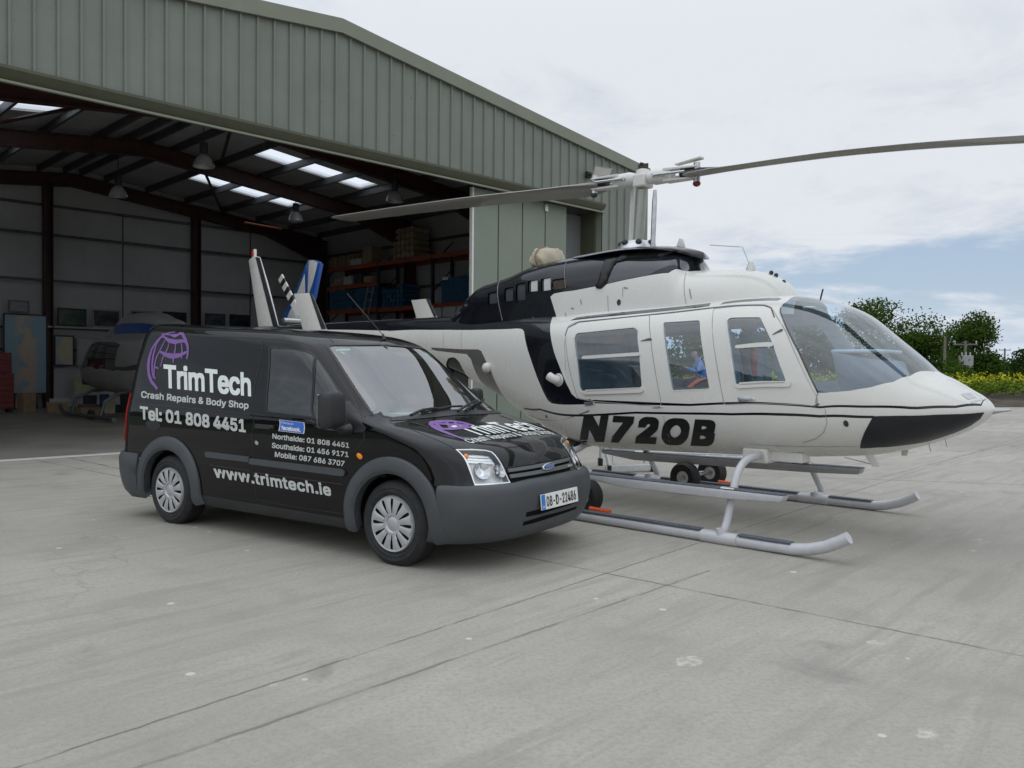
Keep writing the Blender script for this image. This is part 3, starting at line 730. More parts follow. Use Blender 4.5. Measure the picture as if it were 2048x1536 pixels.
def map_mat(name, sea, land, off):
    m = bpy.data.materials.new(name); m.use_nodes = True; t = NT(m.node_tree); o = t.n('ShaderNodeOutputMaterial'); p = t.n('ShaderNodeBsdfPrincipled'); tc = t.n('ShaderNodeTexCoord')
    v = tc.outputs['Object']; n = t.noise(v, 1.9, 6, .6, .6); n2 = t.noise(v, 9, 4)
    sp = t.n('ShaderNodeSeparateXYZ'); t.l(v, sp.inputs[0])
    wx = t.smooth(t.math('ABSOLUTE', t.math('SUBTRACT', sp.outputs[0], off)), .42, .12)
    land_m = t.math('MULTIPLY', t.smooth(n, .42, .50), wx)
    c = t.mix(land_m, rgb(sea), t.mix(n2, rgb(land), (.52, .50, .40, 1)))
    t.l(c, p.inputs['Base Color']); p.inputs['Roughness'].default_value = .35; t.l(p.outputs[0], o.inputs[0]); return m
def board(name, x0, x1, z0, z1, y, m, label, fcol=(.02, .02, .02), legs=True):
    B = gempty(name, (x0+x1)/2, y, 0, label, 'board'); w = x1-x0; h = z1-z0
    MB().box((0, 0, z0+h/2), (w-.06, .03, h-.06)).build('map_sheet', m, B, smooth=0)
    mb = MB()
    for c, d in (((0, .0, z0), (w, .05, .04)), ((0, 0, z1), (w, .05, .04)), ((-w/2, 0, z0+h/2), (.04, .05, h)), ((w/2, 0, z0+h/2), (.04, .05, h))): mb.box(c, d)
    mb.build('frame', mat('board_frame', fcol, .5), B, smooth=0)
    if legs:
        for s in (-.3, .3): MB().box((s, .04, z0/2), (.05, .05, z0)).build('leg', M['trimd'], B, smooth=0)
board('wall_map', 3.58, 4.76, .48, 2.90, 14.8, map_mat('big_map', (.25, .40, .50), (.60, .38, .26), .02), 'tall framed map in pale blue and pink standing at the back wall')
board('small_map', 5.12, 5.68, 1.36, 2.30, 15.3, map_mat('small_map_print', (.33, .40, .47), (.55, .47, .22), .0), 'small pale map hung on the wall right of the wind post', legs=False)
board('notice_board', 5.8, 6.5, 1.35, 2.25, 15.35, mat('paper_sheet', (.42, .42, .43), .7), 'blank pale sheet pinned beside the small map', (.3, .3, .3), legs=False)
board('chart_sheet', 5.6, 6.35, .45, .98, 15.0, mat('yellow_chart', (.40, .45, .24), .7, var=.2), 'yellow green chart leaning low against the back wall', (.4, .4, .38), legs=False)

# red tool chest at the left edge
def tool_chest():
    T = gempty('tool_chest', 3.02, 13.2, 0, 'tall red tool chest of drawers at the left edge of the hangar', 'tool chest')
    MB().box((0, 0, .62), (.75, .5, 1.0)).build('cabinet', M['redbox'], T, smooth=0, bevel=.01)
    MB().box((.02, .0, 1.42), (.62, .42, .58)).build('top_box', M['redbox'], T, smooth=0, bevel=.01)
    for z in (.22, .38, .54, .70, .86, 1.02): MB().box((0, -.262, z), (.69, .03, .14)).build('drawer', M['redbox'], T, smooth=0, bevel=.006)
    for z in (1.22, 1.33, 1.44, 1.55): MB().box((.02, -.222, z), (.57, .03, .095)).build('drawer', M['redbox'], T, smooth=0, bevel=.006)
    for x, y in ((-.3, -.18), (.3, -.18), (-.3, .18), (.3, .18)):
        MB().lathe([(0, -.025), (.055, -.025), (.06, 0), (.055, .025), (0, .025)], 14, Matrix.Translation((x, y, .06)) @ Matrix.Rotation(R_(90), 4, 'X')).build('castor', M['rubber'], T)
tool_chest()
# clutter on the floor by the back wall
def clutter():
    rr = random.Random(3)
    items = [(4.3, 12.2, .55, .35, .28, 'card', 'worn cardboard carton on the floor beside the red tool chest', 'carton'), (5.0, 11.8, .5, .3, .22, 'wood', 'low timber crate on the floor under the tall map', 'crate'), (5.35, 11.2, .3, .3, .32, 'canvas', 'cream bag on the floor left of the parked helicopter nose', 'bag'), (5.75, 11.5, .6, .3, .2, 'trimd', 'dark flat case on the floor near the parked helicopter', 'case'), (4.75, 11.0, .6, .35, .16, 'card', 'flattened pale carton lying in front of the clutter', 'carton'), (5.3, 12.6, .35, .35, .45, 'trimd', 'black bin standing below the yellow chart', 'bin'), (6.3, 11.9, .7, .5, .5, 'trimd', 'dark trunk on the floor just left of the parked helicopter skids', 'trunk'), (3.7, 12.9, .4, .3, .55, 'card', 'tall narrow carton between the red tool chest and the wall map', 'carton'), (5.5, 12.0, .25, .25, .5, 'bluebox', 'small blue drum in the middle of the floor clutter', 'drum'), (4.55, 12.9, .5, .35, .35, 'liner', 'pale box pushed under the tall wall map', 'box'), (6.0, 10.6, .35, .25, .12, 'whitem', 'flat white tray on the floor in front of the clutter', 'tray')]
    for i, (x, y, w, d, h, m, lab, cat) in enumerate(items):
        mb = MB(); k = .9
        mb.add([(-w/2*k, -d/2*k, 0), (w/2*k, -d/2*k, 0), (w/2*k, d/2*k, 0), (-w/2*k, d/2*k, 0), (-w/2, -d/2, h), (w/2, -d/2, h), (w/2, d/2, h), (-w/2, d/2, h)], [(0, 3, 2, 1), (4, 5, 6, 7), (0, 1, 5, 4), (1, 2, 6, 5), (2, 3, 7, 6), (3, 0, 4, 7)])
        mb.box((0, -d*.1, h+.01), (w*1.02, d*.7, .03))
        o = mb.build(cat, M[m], None, 0, bevel=.012); p = G.wor((x, y, .008)); o.location = tuple(p); o.rotation_euler = (0, 0, G.yaw+rr.uniform(-.5, .5)); tag(o, lab, cat)
clutter()

# pallet racking on the right wall
def rack():
    K = gempty('pallet_rack', 14.3, 10, 0, 'tall pallet rack with orange beams along the right inner wall', 'rack')
    Y = (5.55, 7.6, 10.62, 13.9)
    for y in Y:
        for x in (-.02, .82):
            MB().box((x, y-10, 2.6), (.09, .09, 5.2)).build('upright', M['rackblue'], K, smooth=0)
        for z in np.arange(.3, 4.9, .9): MB().beam((-.02, y-10, z), (.82, y-10, z+.8), .03, .03).build('lattice', M['rackblue'], K, smooth=0)
    for a, b, zs in ((0, 1, (5.05, 3.42)), (1, 2, (5.05, 3.42)), (2, 3, (5.05, 4.36, 3.45))):
        for z in zs:
            for x in (-.05, .85): MB().box((x, (Y[a]+Y[b])/2-10, z), (.05, Y[b]-Y[a]-.1, .15)).build('beam', M['rackorange'], K, smooth=0)
            MB().box((.4, (Y[a]+Y[b])/2-10, z+.05), (.8, Y[b]-Y[a]-.2, .03)).build('shelf_deck', M['wood'], K, smooth=0)
    def box(x, y, z, d, m, name, lab, cat, grp=None, rz=0):
        o = MB().box((0, 0, d[2]/2), d).build(name, M[m], None, 0, bevel=.01); o.location = tuple(G.wor((x, y, z))); o.rotation_euler = (0, 0, G.yaw+rz); tag(o, lab, cat, grp); return o
    top = 5.125
    # blue cabinet with white tag on the middle level
    B = gempty('blue_cabinet', 14.55, 6.4, 3.49, 'blue steel cabinet with white label on the rack beside the door leaf', 'cabinet')
    MB().box((0, 0, .42), (.6, 1.45, .82)).build('body', M['bluebox'], B, smooth=0, bevel=.01)
    MB().box((-.305, .52, .80), (.012, .28, .10)).build('label_card', M['whitem'], B, smooth=0)
    # long blue cartons under the middle beam
    for i in range(2):
        for j in range(4):
            box(14.55, 11.35+i*1.6, 3.5+j*.19, (.6, 1.5, .18), 'bluebox', 'blue_carton', 'long flat blue carton stacked in fours behind the ladder', 'carton', 'flat blue cartons on the rack')
    # wrapped blue pipes
    mb = MB(); rr = random.Random(5)
    for i in range(26): 
        y = 9.2+(i % 6)*.2; z = 3.55+(i//6)*.16; mb.tube([(-.3, 0, 0), (.45, 0, 0)], .085, 8) if 0 else mb.add(*tubev((14.2, y+rr.uniform(-.03, .03), z), (14.95, y, z), .085))
    gobj('blue_pipe_bundle', mb, M['bluebox'], 'bundle of short blue pipes stacked on the rack, right of the blue cartons', 'pipes')
    # cartons and rolls on the top level
    for i in range(9):
        box(14.55, 13.7-i*.30, top, (.6, .06, .42), 'card', 'upright_board', 'thin brown board standing upright on the top of the rack', 'board', 'upright boards on top of the rack', 0)
    box(14.5, 11.3, top, (.5, .5, .62), 'card', 'tall_carton', 'tall brown carton standing on top of the rack', 'carton')
    box(14.4, 11.95, top, (.4, .7, .22), 'liner', 'pale_carton', 'low pale carton lying on top of the rack beside the tall one', 'carton')
    mb = MB()
    for i in range(5):
        for j in range(5): mb.add(*tubev((14.25, 8.7+i*.24, top+.12+j*.21), (14.95, 8.7+i*.24, top+.12+j*.21), .10))
    gobj('roll_stack', mb, M['card'], 'stack of round cardboard rolls on top of the rack', 'rolls')
    for i in range(3): box(14.5, 7.4-i*.7, 2.55, (.55, .6, .82), 'liner', 'wrapped_drum', 'white wrapped bale on the low rack beside the door leaf', 'bale', 'white bales low on the rack')
    for i in range(4): box(14.5, 13.2-i*.65, 4.45, (.5, .5, .22+.08*(i % 3)), ('card', 'liner', 'trimd', 'card')[i], 'parts_box', ('brown parts box on the middle rack shelf, nearest the back wall', 'pale parts box second from the back on the middle rack shelf', 'dark low parts box third from the back on the middle rack shelf', 'brown parts box at the near end of the middle rack shelf')[i], 'box')
    MB().box((.4, -3.4, 2.5), (.8, 2.0, .05)).build('shelf_deck', M['wood'], K, smooth=0)
    # aluminium ladder leaning on the rack
    Lr = gempty('aluminium_ladder', 13.7, 10.9, 0, 'narrow aluminium ladder leaning against the blue cartons', 'ladder')
    for s in (-.17, .17): MB().tube([(-.5, s, 0), (.45, s, 4.25)], .025, 6).build('stile', M['alu'], Lr)
    for k in range(14): z = .3+k*.29; MB().tube([(-.5+.95*z/4.25, -.17, z), (-.5+.95*z/4.25, .17, z)], .015, 6).build('rung', M['alu'], Lr)
def tubev(a, b, r, seg=10):
    m = MB().tube([a, b], r, seg); return m.v, m.f
rack()
# flood light on the facade
M['alu2'] = mat('grey_step', (.36, .36, .37), .5, var=.08)
def flood():
    p = G.ony(1190, 347, -.02); F = gempty('flood_light', p[0]+.10, -.04, p[2]-.10, 'small black flood light on an arm at the right of the facade', 'flood light')
    MB().box((-.42, -.03, .0), (.16, .08, .16)).build('wall_plate', M['black'], F, smooth=0, bevel=.01)
    MB().tube([(-.42, -.05, 0), (-.34, -.30, -.02)], .028, 8).build('arm', M['black'], F)
    h = empty('lamp_head'); h.parent = F; h.location = (-.30, -.36, .04); h.rotation_euler = (R_(38), R_(6), R_(-32))
    MB().add([(-.24, -.05, -.16), (.24, -.05, -.16), (.24, -.05, .16), (-.24, -.05, .16), (-.15, .09, -.10), (.15, .09, -.10), (.15, .09, .10), (-.15, .09, .10)], [(0, 1, 2, 3), (7, 6, 5, 4), (0, 4, 5, 1), (1, 5, 6, 2), (2, 6, 7, 3), (3, 7, 4, 0)]).build('housing', M['alu2'], h, smooth=0, bevel=.008)
    MB().box((0, -.056, 0), (.42, .008, .27)).build('lamp_glass', M['whitem'], h, smooth=0)
flood()
# ================================================================== HELICOPTER
HL = Frame(2.62732587, 7.63978877, -42.5)
def Z(ox, oy, s): return lambda *pts: [(ox+s*x, oy+s*y) for x, y in pts]
z3 = Z(1080, 580, .27344); z4 = Z(1520, 560, .26036); z5 = Z(880, 460, .35156); zv = Z(780, 620, .19531); zt_ = Z(460, 380, .24414); zb_ = Z(1120, 870, .17578); zf_ = Z(1400, 860, .17578); zw_ = Z(1540, 560, .17578); za_ = Z(1100, 600, .13021); zm_ = Z(1300, 600, .13021)
zT = lagr([-9.7, -5.3, -4.6, -4, -3, -2.4, -2, -1, -.3, -.05, .2, .55, .86, 1.10, 1.165, 1.30, 1.44, 1.53, 1.585, 1.60, 1.612],
          [2.07, 2.075, 2.075, 2.075, 2.06, 2.02, 2.045, 2.075, 2.10, 2.10, 2.07, 1.945, 1.70, 1.49, 1.425, 1.36, 1.275, 1.222, 1.17, 1.15, 1.115])
zB = lagr([-9.7, -5.3, -4.6, -4, -3.4, -3, -2.5, -2.2, -1.9, -1.3, -.7, 0, .57, .77, .93, 1.13, 1.33, 1.46, 1.56, 1.59, 1.612],
          [1.80, 1.53, 1.38, 1.2, .98, .80, .64, .58, .565, .585, .605, .635, .68, .705, .745, .81, .893, .962, 1.043, 1.075, 1.115])
wH = lagr([-9.7, -5.3, -4.6, -4, -3.5, -3, -2.5, -2, -1, 0, .4, .7, .93, 1.16, 1.3, 1.44, 1.53, 1.585, 1.604, 1.612],
          [.13, .255, .30, .38, .48, .59, .68, .72, .73, .725, .705, .66, .60, .50, .42, .315, .215, .12, .06, .001])
zM = lagr([-9.7, -5.3, -4, -3, -2, 0, .6, 1.1, 1.612], [1.93, 1.80, 1.62, 1.40, 1.28, 1.22, 1.16, 1.12, 1.115])
nU = lagr([-9.7, -4.2, -3, -2.2, -.4, .3, .8, 1.612], [2.0, 2.15, 2.7, 3.6, 3.6, 2.7, 2.25, 2.0])
nL = lagr([-9.7, -4.2, -3, -2, 0, .7, 1.612], [2.0, 2.1, 2.5, 3.0, 3.0, 2.5, 2.0])
def half(x, m=28):
    w, t, b, z, u, l = wH(x), zT(x), zB(x), zM(x), nU(x), nL(x)
    z = min(max(z, b+.001), t-.001)
    ph = np.linspace(-math.pi/2, math.pi/2, 400); c = np.abs(np.cos(ph)); s = np.sin(ph)
    n = np.where(s > 0, u, l); y = -w*c**(2/n); zz = z+np.where(s > 0, t-z, z-b)*np.sign(s)*np.abs(s)**(2/n)
    L = np.concatenate([[0], np.cumsum(np.hypot(np.diff(y), np.diff(zz)))])
    q = np.linspace(0, L[-1], m)
    return np.interp(q, L, y), np.interp(q, L, zz)
def fus_grid():
    u = np.linspace(0, 1, 44); xs = list(1.612-1.412*u**1.9)+list(np.arange(.14, -2.6, -.07))+list(np.arange(-2.65, -5.3, -.11))+list(np.linspace(-5.35, -9.7, 14))
    P = []
    for x in xs:
        y, z = half(x); row = [(x, a, b) for a, b in zip(y, z)]+[(x, -a, b) for a, b in zip(y[-2::-1], z[-2::-1])]; P.append(row)
    return np.array(P)
A = Surf(fus_grid(), HL)
A.N[0, :] = (1, 0, 0)
def cowl_grid():
    zt = lagr([-4.66, -4.5, -4.36, -4.17, -3.97, -3.78, -3.49, -3.16, -2.74, -2.41, -1.76, -1.39, -1.147, -1.09, -1.03, -.97, -.79, -.56, -.38, -.24, -.14, -.06, .0],
              [2.03, 2.08, 2.17, 2.33, 2.425, 2.457, 2.515, 2.60, 2.65, 2.663, 2.675, 2.655, 2.61, 2.56, 2.43, 2.405, 2.388, 2.375, 2.352, 2.305, 2.24, 2.16, 2.05])
    w = lagr([-4.66, -4.4, -4, -3.5, -3, -2.4, -1.4, -.8, -.4, -.15, 0], [.12, .21, .285, .34, .385, .43, .455, .45, .40, .30, .10])
    P = []
    for x in np.concatenate([np.linspace(-4.66, -1.25, 60), np.linspace(-1.2, -.9, 14), np.linspace(-.85, 0, 26)]):
        t, W_ = zt(x), w(x); b = 1.93; n = 2.7
        ph = np.linspace(0, math.pi/2, 300); y = -W_*np.cos(ph)**(2/n); z = b+(t-b)*np.sin(ph)**(2/n)
        L = np.concatenate([[0], np.cumsum(np.hypot(np.diff(y), np.diff(z)))]); q = np.linspace(0, L[-1], 18); y = np.interp(q, L, y); z = np.interp(q, L, z)
        P.append([(x, a, c) for a, c in zip(y, z)]+[(x, -a, c) for a, c in zip(y[-2::-1], z[-2::-1])])
    return np.array(P)
B = Surf(cowl_grid(), HL)

def split(s, step, parts, paints, body_mat, parent, name, skip=None):
    """cut traced regions out of a skin. parts: (name, [polys], mat, parent_fn, offset); paints: ([polys], mat)"""
    polys = [p for q in parts for p in q[1]]+[p for q in paints for p in q[0]]
    ab, tr = s.cdt(polys, step); c = ab[tr].mean(1); free = np.ones(len(tr), bool)
    if skip is not None: free &= ~skip(c)
    idx = np.zeros(len(tr), int); mats = [body_mat]
    for k, (pl, m) in enumerate(paints):
        mats.append(m)
        for p in pl:
            kk = pip(p, c) & (idx == 0); idx[kk] = k+1
    out = {}
    for nm, pl, m, par, off in parts:
        for p in pl:
            kk = pip(p, c) & free; free &= ~kk
            if not kk.any(): continue
            o = s.mesh(nm, ab, tr[kk], m if m else body_mat, par(p) if callable(par) else par, off)
            if m is None:
                o.data.materials.clear()
                for q in mats: o.data.materials.append(q)
                o.data.polygons.foreach_set('material_index', idx[kk].astype(np.int32))
            out.setdefault(nm, []).append((o, p))
    o = s.mesh(name, ab, tr[free], None, parent, 0.0)
    for q in mats: o.data.materials.append(q)
    o.data.polygons.foreach_set('material_index', idx[free].astype(np.int32))
    return o, out, (ab, tr, free)

HELI_YAW = HL.yaw
heli = empty('helicopter', tuple(HL.o), HELI_YAW, 'white helicopter with black engine cowling and N72OB on its side, parked beside the black van', 'helicopter', 'helicopters')
H_W = {}
def heli_windows():
    T = A.poly
    H_W['w_rear'] = T(rnd(za_((372, 590), (408, 512), (1290, 424), (1340, 452), (1372, 800), (1412, 1320), (1385, 1345), (480, 1398), (455, 1340), (418, 980)), 5))
    H_W['w_mid'] = T(rnd(z3((903, 238), (1168, 222), (1196, 470), (1240, 720), (968, 733), (925, 470)), 4))
    H_W['w_front'] = T(rnd(z3((1368, 222), (1390, 204), (1612, 200), (1700, 385), (1800, 668), (1430, 690), (1392, 420)), 4))
    H_W['d_rear'] = T(rnd([(1131, 672), (1137, 651), (1156, 643), (1299, 630), (1301, 676), (1321, 800), (1322, 813), (1188, 803), (1155, 796), (1138, 735)], 4))
    H_W['d_front'] = T(rnd([(1426, 618), (1528, 610), (1543, 616), (1570, 660), (1636, 800), (1631, 811.5), (1448, 809)], 5))
    near = zw_((196, 243), (150, 272), (122, 315), (118, 365), (200, 570), (330, 820), (548, 1283), (620, 1283), (760, 1274), (900, 1262), (1150, 1220), (1400, 1160), (1600, 1090), (1700, 1040))
    n = T(near); c = A.b[-1]/2
    bot = A.at((1.165, 0, 1.42)); top = A.at((.07, 0, 2.1)); t2 = A.at((.09, -.35, 2.09))
    H_W['ws'] = [(top[0], c)]+[(t2[0], t2[1])]+n+[(bot[0]-.015, c-.06), (bot[0], c)]
    H_W['chin'] = T(z4((872, 1046), (1200, 1041), (1500, 1030), (1722, 1016), (1690, 1065), (1620, 1115), (1480, 1178), (1300, 1236), (1100, 1268), (900, 1284), (768, 1290), (778, 1235), (800, 1175)))
    H_W['chin'] = [(q, r if r < A.b[-1]/2 else .03) for q, r in H_W['chin']]
    H_W['skylight'] = T(z3((1312, 108), (1345, 88), (1750, 57), (1770, 66), (1735, 78)))
heli_windows()
def heli_body():
    T = A.poly; Mi = A.mir
    W_ = H_W
    ws = W_['ws']+Mi(W_['ws'])[::-1][1:-1] if False else W_['ws']+[q for q in Mi(W_['ws'])[::-1]][1:-1]
    c = A.b[-1]/2
    # paint areas, near side
    top = [(A.a[-1], c), (A.a[-1], c-.42*0-.25)]
    band_low = [A.px(*p) for p in zv((0, 214), (600, 203), (1310, 189), (1352, 196), (1372, 220), (1390, 330), (1440, 500), (1510, 700), (1580, 860), (1618, 928), (1655, 956), (1990, 966), (2060, 967))]
    band_hi = [A.px(*p) for p in zv((2060, 915), (1960, 917), (1908, 902), (1860, 858), (1800, 740), (1740, 590), (1680, 430), (1650, 300), (1640, 190), (1641, 160))]
    a_end = band_hi[-1][0]
    # the upper dark band follows the boom: keep it parallel to the top line aft of the tracing
    p0 = band_low[0]; aft = A.a[-1]-.01
    fr = (c-p0[1])
    black = [(a_end+.32, c), (aft, c), (aft, c-fr*.62), (p0[0]+2, c-fr*.9)]+band_low+band_hi
    up = T(z3((300, 816), (400, 803), (1100, 832), (2048, 850)))+T(z4((1000, 964), (1500, 965), (1700, 953), (1790, 940)))
    lo = T(z4((1797, 953), (1700, 968), (1500, 984), (1000, 983)))+T(z3((2048, 866), (1100, 849), (400, 829), (300, 832)))
    s_up = up+lo
    s_lo = T(z3((-120, 859), (0, 866), (700, 889), (1400, 900), (2048, 914)))+T(z4((872, 1042)))+T(z4((866, 1062)))+T(z3((2048, 934), (1400, 918), (700, 905), (0, 879), (-120, 872)))
    grey = T(zv((425, 384), (900, 403), (935, 420), (962, 480), (1040, 640), (1110, 795), (1200, 955), (1255, 984), (2040, 1024), (2040, 1042), (1200, 1008), (1085, 992), (1000, 870), (900, 680), (830, 505), (785, 452), (480, 420), (425, 405)))
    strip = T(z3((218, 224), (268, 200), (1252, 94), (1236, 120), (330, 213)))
    open_ = T(rnd(zv((596, 490), (660, 482), (705, 525), (765, 640), (835, 775), (760, 800), (600, 640), (570, 560)), 5))  # black panel paints in the dark inside of the open hold
    pts = [('windscreen', [ws], M['heliglass'], heli, 0.0), ('chin_window', [W_['chin'], Mi(W_['chin'])], M['smoke'], heli, .004), ('roof_window', [W_['skylight'], Mi(W_['skylight'])], M['heliglass'], heli, 0.0),
           ('side_window', [W_['w_mid'], Mi(W_['w_mid'])], M['heliglass'], heli, -.006), ('door_window', [W_['w_front'], W_['w_rear'], Mi(W_['w_front']), Mi(W_['w_rear'])], M['heliglass'], heli, -.006),
           ('baggage_opening_dark', [open_], M['black'], heli, -.02), ('door', [W_['d_front'], W_['d_rear'], Mi(W_['d_front']), Mi(W_['d_rear'])], None, heli, .0)]
    def both(*l): return [q for p in l for q in (p, Mi(p))]
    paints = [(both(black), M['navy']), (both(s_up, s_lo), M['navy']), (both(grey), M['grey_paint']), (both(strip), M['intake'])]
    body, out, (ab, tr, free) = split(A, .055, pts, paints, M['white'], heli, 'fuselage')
    # parent each door window to its door
    for o, p in out['door_window']:
        cp = np.mean(p, 0)[None]
        for d, dp in out['door']:
            if pip(dp, cp)[0]: o.parent = d
    # inner liner gives the shell its thickness
    cc = A.lift(ab[tr].mean(1))[0]; k = free & (cc[:, 0] > -2.4) & (cc[:, 0] < .95)
    for d, p in out['door']: k |= pip(p, ab[tr].mean(1)) & ~np.any([pip(q, ab[tr].mean(1)) for _, q in out['door_window']], axis=0)
    A.mesh('cabin_liner', ab, tr[k], M['trim'], heli, -.03)
    # window frames
    def frame(poly, par, k=.018, e=.006, nm='window_frame', m='white'):
        P = np.array(poly); cm = P.mean(0); d = P-cm; L = np.linalg.norm(d, axis=1, keepdims=True); outer = [tuple(q) for q in cm+d*(1+k/L)]
        return A.patch(nm, outer, M[m], par, e, .05, edge=.003, skirt=-.01, holes=[poly])
    D = [d for d, p in out['door']]
    frame(W_['w_front'], D[0]); frame(W_['w_rear'], D[1]); frame(W_['w_mid'], heli, .008, .003)
    for pl, par in (((za_((497, 905), (512, 860), (1376, 803), (1382, 858), (900, 885), (560, 908))), D[1]), ((z3((1428, 425), (1436, 405), (1700, 383), (1712, 405), (1690, 417), (1460, 428))), D[0]),
                    (za_((552, 1398), (556, 1376), (1395, 1340), (1390, 1352)), D[1]), (z3((1458, 690), (1462, 676), (1790, 666), (1795, 674)), D[0])):
        A.patch('glazing_bar', T(rnd(pl, 2)), M['white'], par, .015, .03, skirt=-.004)
    for pl, par in ((za_((485, 1410), (560, 1406), (1380, 1358), (1440, 1340), (1440, 1400), (1400, 1425), (545, 1452)), D[1]), (z3((1432, 696), (1600, 692), (1800, 680), (1838, 660), (1838, 695), (1815, 708), (1450, 720)), D[0])):
        A.patch('window_sill_fairing', T(rnd(pl, 3)), M['white'], par, .016, .03, skirt=-.004)
    # seams
    def seam(px, w=.006, par=heli, m='seam', closed=False):
        q = T(px) if not isinstance(px[0][0], np.floating) else px
        A.patch('panel_seam', A.stroke(q+[q[0]] if closed else q, w), M[m], par, .0025, .05)
    M['seam'] = mat('seam_grey', (.30, .30, .29), .6)  # plain grey of the panel joints
    M['seamd'] = mat('seam_dark', (.10, .10, .10), .6)
    def offp(poly, k):
        P = np.array(poly); cm = P.mean(0); d = P-cm; L = np.linalg.norm(d, axis=1, keepdims=True); return [tuple(q) for q in cm+d*(1+k/L)]
    for w, col in (('d_front', 'seam'), ('d_rear', 'seam')):
        q = W_[w]; A.patch('door_gap', offp(q, .004), M[col], heli, .0015, .06, holes=[offp(q, -.003)])
    seam(z3((185, 335), (205, 275), (285, 235), (800, 182), (1200, 138), (1640, 112), (1690, 130), (1715, 200)), .010, heli, 'seamd')
    seam(zw_((548, 1290), (535, 1310), (520, 1400)), .008); seam(z4((500, 990), (515, 1100), (490, 1170), (430, 1220), (330, 1250)), .004)
    seam(z3((905, 920), (945, 1080), (960, 1160)), .004); seam(zv((1790, 300), (1795, 480), (1800, 620)), .004); seam(zv((555, 225), (555, 400)), .004); seam(zv((735, 215), (735, 390)), .004)
    seam([(1500, 889), (1716, 893)], .003)
    # rear edge of windscreen: blue grey rubber
    A.patch('windscreen_seal', A.stroke(W_['ws'][4:9], .012), M['intake'], heli, .004, .05)
    # handles, hinges and latches
    for pl, m, par, nm in ((z3((1450, 785), (1465, 778), (1570, 786), (1578, 800), (1555, 810), (1490, 818), (1455, 815)), 'alu', D[0], 'door_handle'), (z3((325, 820), (400, 820), (405, 835), (345, 847), (325, 838)), 'alu', D[1], 'door_handle'),
                           (z3((735, 374), (800, 352), (818, 356), (815, 368)), 'seamd', heli, 'hinge'), (z3((1700, 328), (1765, 286), (1778, 290), (1770, 302)), 'seamd', heli, 'hinge'), (z3((820, 862), (880, 846), (895, 852), (870, 862)), 'alu', heli, 'latch'), (zw_((505, 1432), (545, 1402), (568, 1410), (520, 1445)), 'seamd', heli, 'latch')):
        A.patch(nm, T(pl), M[m], par, .014, .02, edge=.008, skirt=-.002)
    # small ports and the nose vents
    for p, r in (((1692, 847), .022), ((1093, 833), .012)):
        u = T([p])[0]; A.patch('port', [(u[0]+r*math.cos(t), u[1]+r*math.sin(t)) for t in np.linspace(0, 2*math.pi, 14)[:-1]], M['trimd'], heli, .006, .02, edge=.004, skirt=-.002)
    for pl in (z4((1545, 878), (1620, 868), (1665, 905), (1600, 920)), z4((1615, 935), (1700, 920), (1760, 938), (1640, 948))): A.patch('nose_vent', T(pl), M['alu'], heli, .003, .02)
    A.patch('nose_hatch_line', A.stroke(T(z4((1440, 762), (1530, 800), (1640, 862), (1715, 920))), .006), M['seam'], heli, .002)
    # registration letters
    bl, br, tl = z3((288, 1102), (1268, 1141), (322, 908))
    f = lambda u, v: A.px(*(np.array(bl)+u*(np.array(br)-np.array(bl))+v*(np.array(tl)-np.array(bl))*(1-.02*u)))
    text_obj('registration_letters', 'N72OB', M['letterb'], heli, skin_map(A, f, .0022), bold=.052, spacing=1.14, cuts=24)
    return body, out
heli_body()
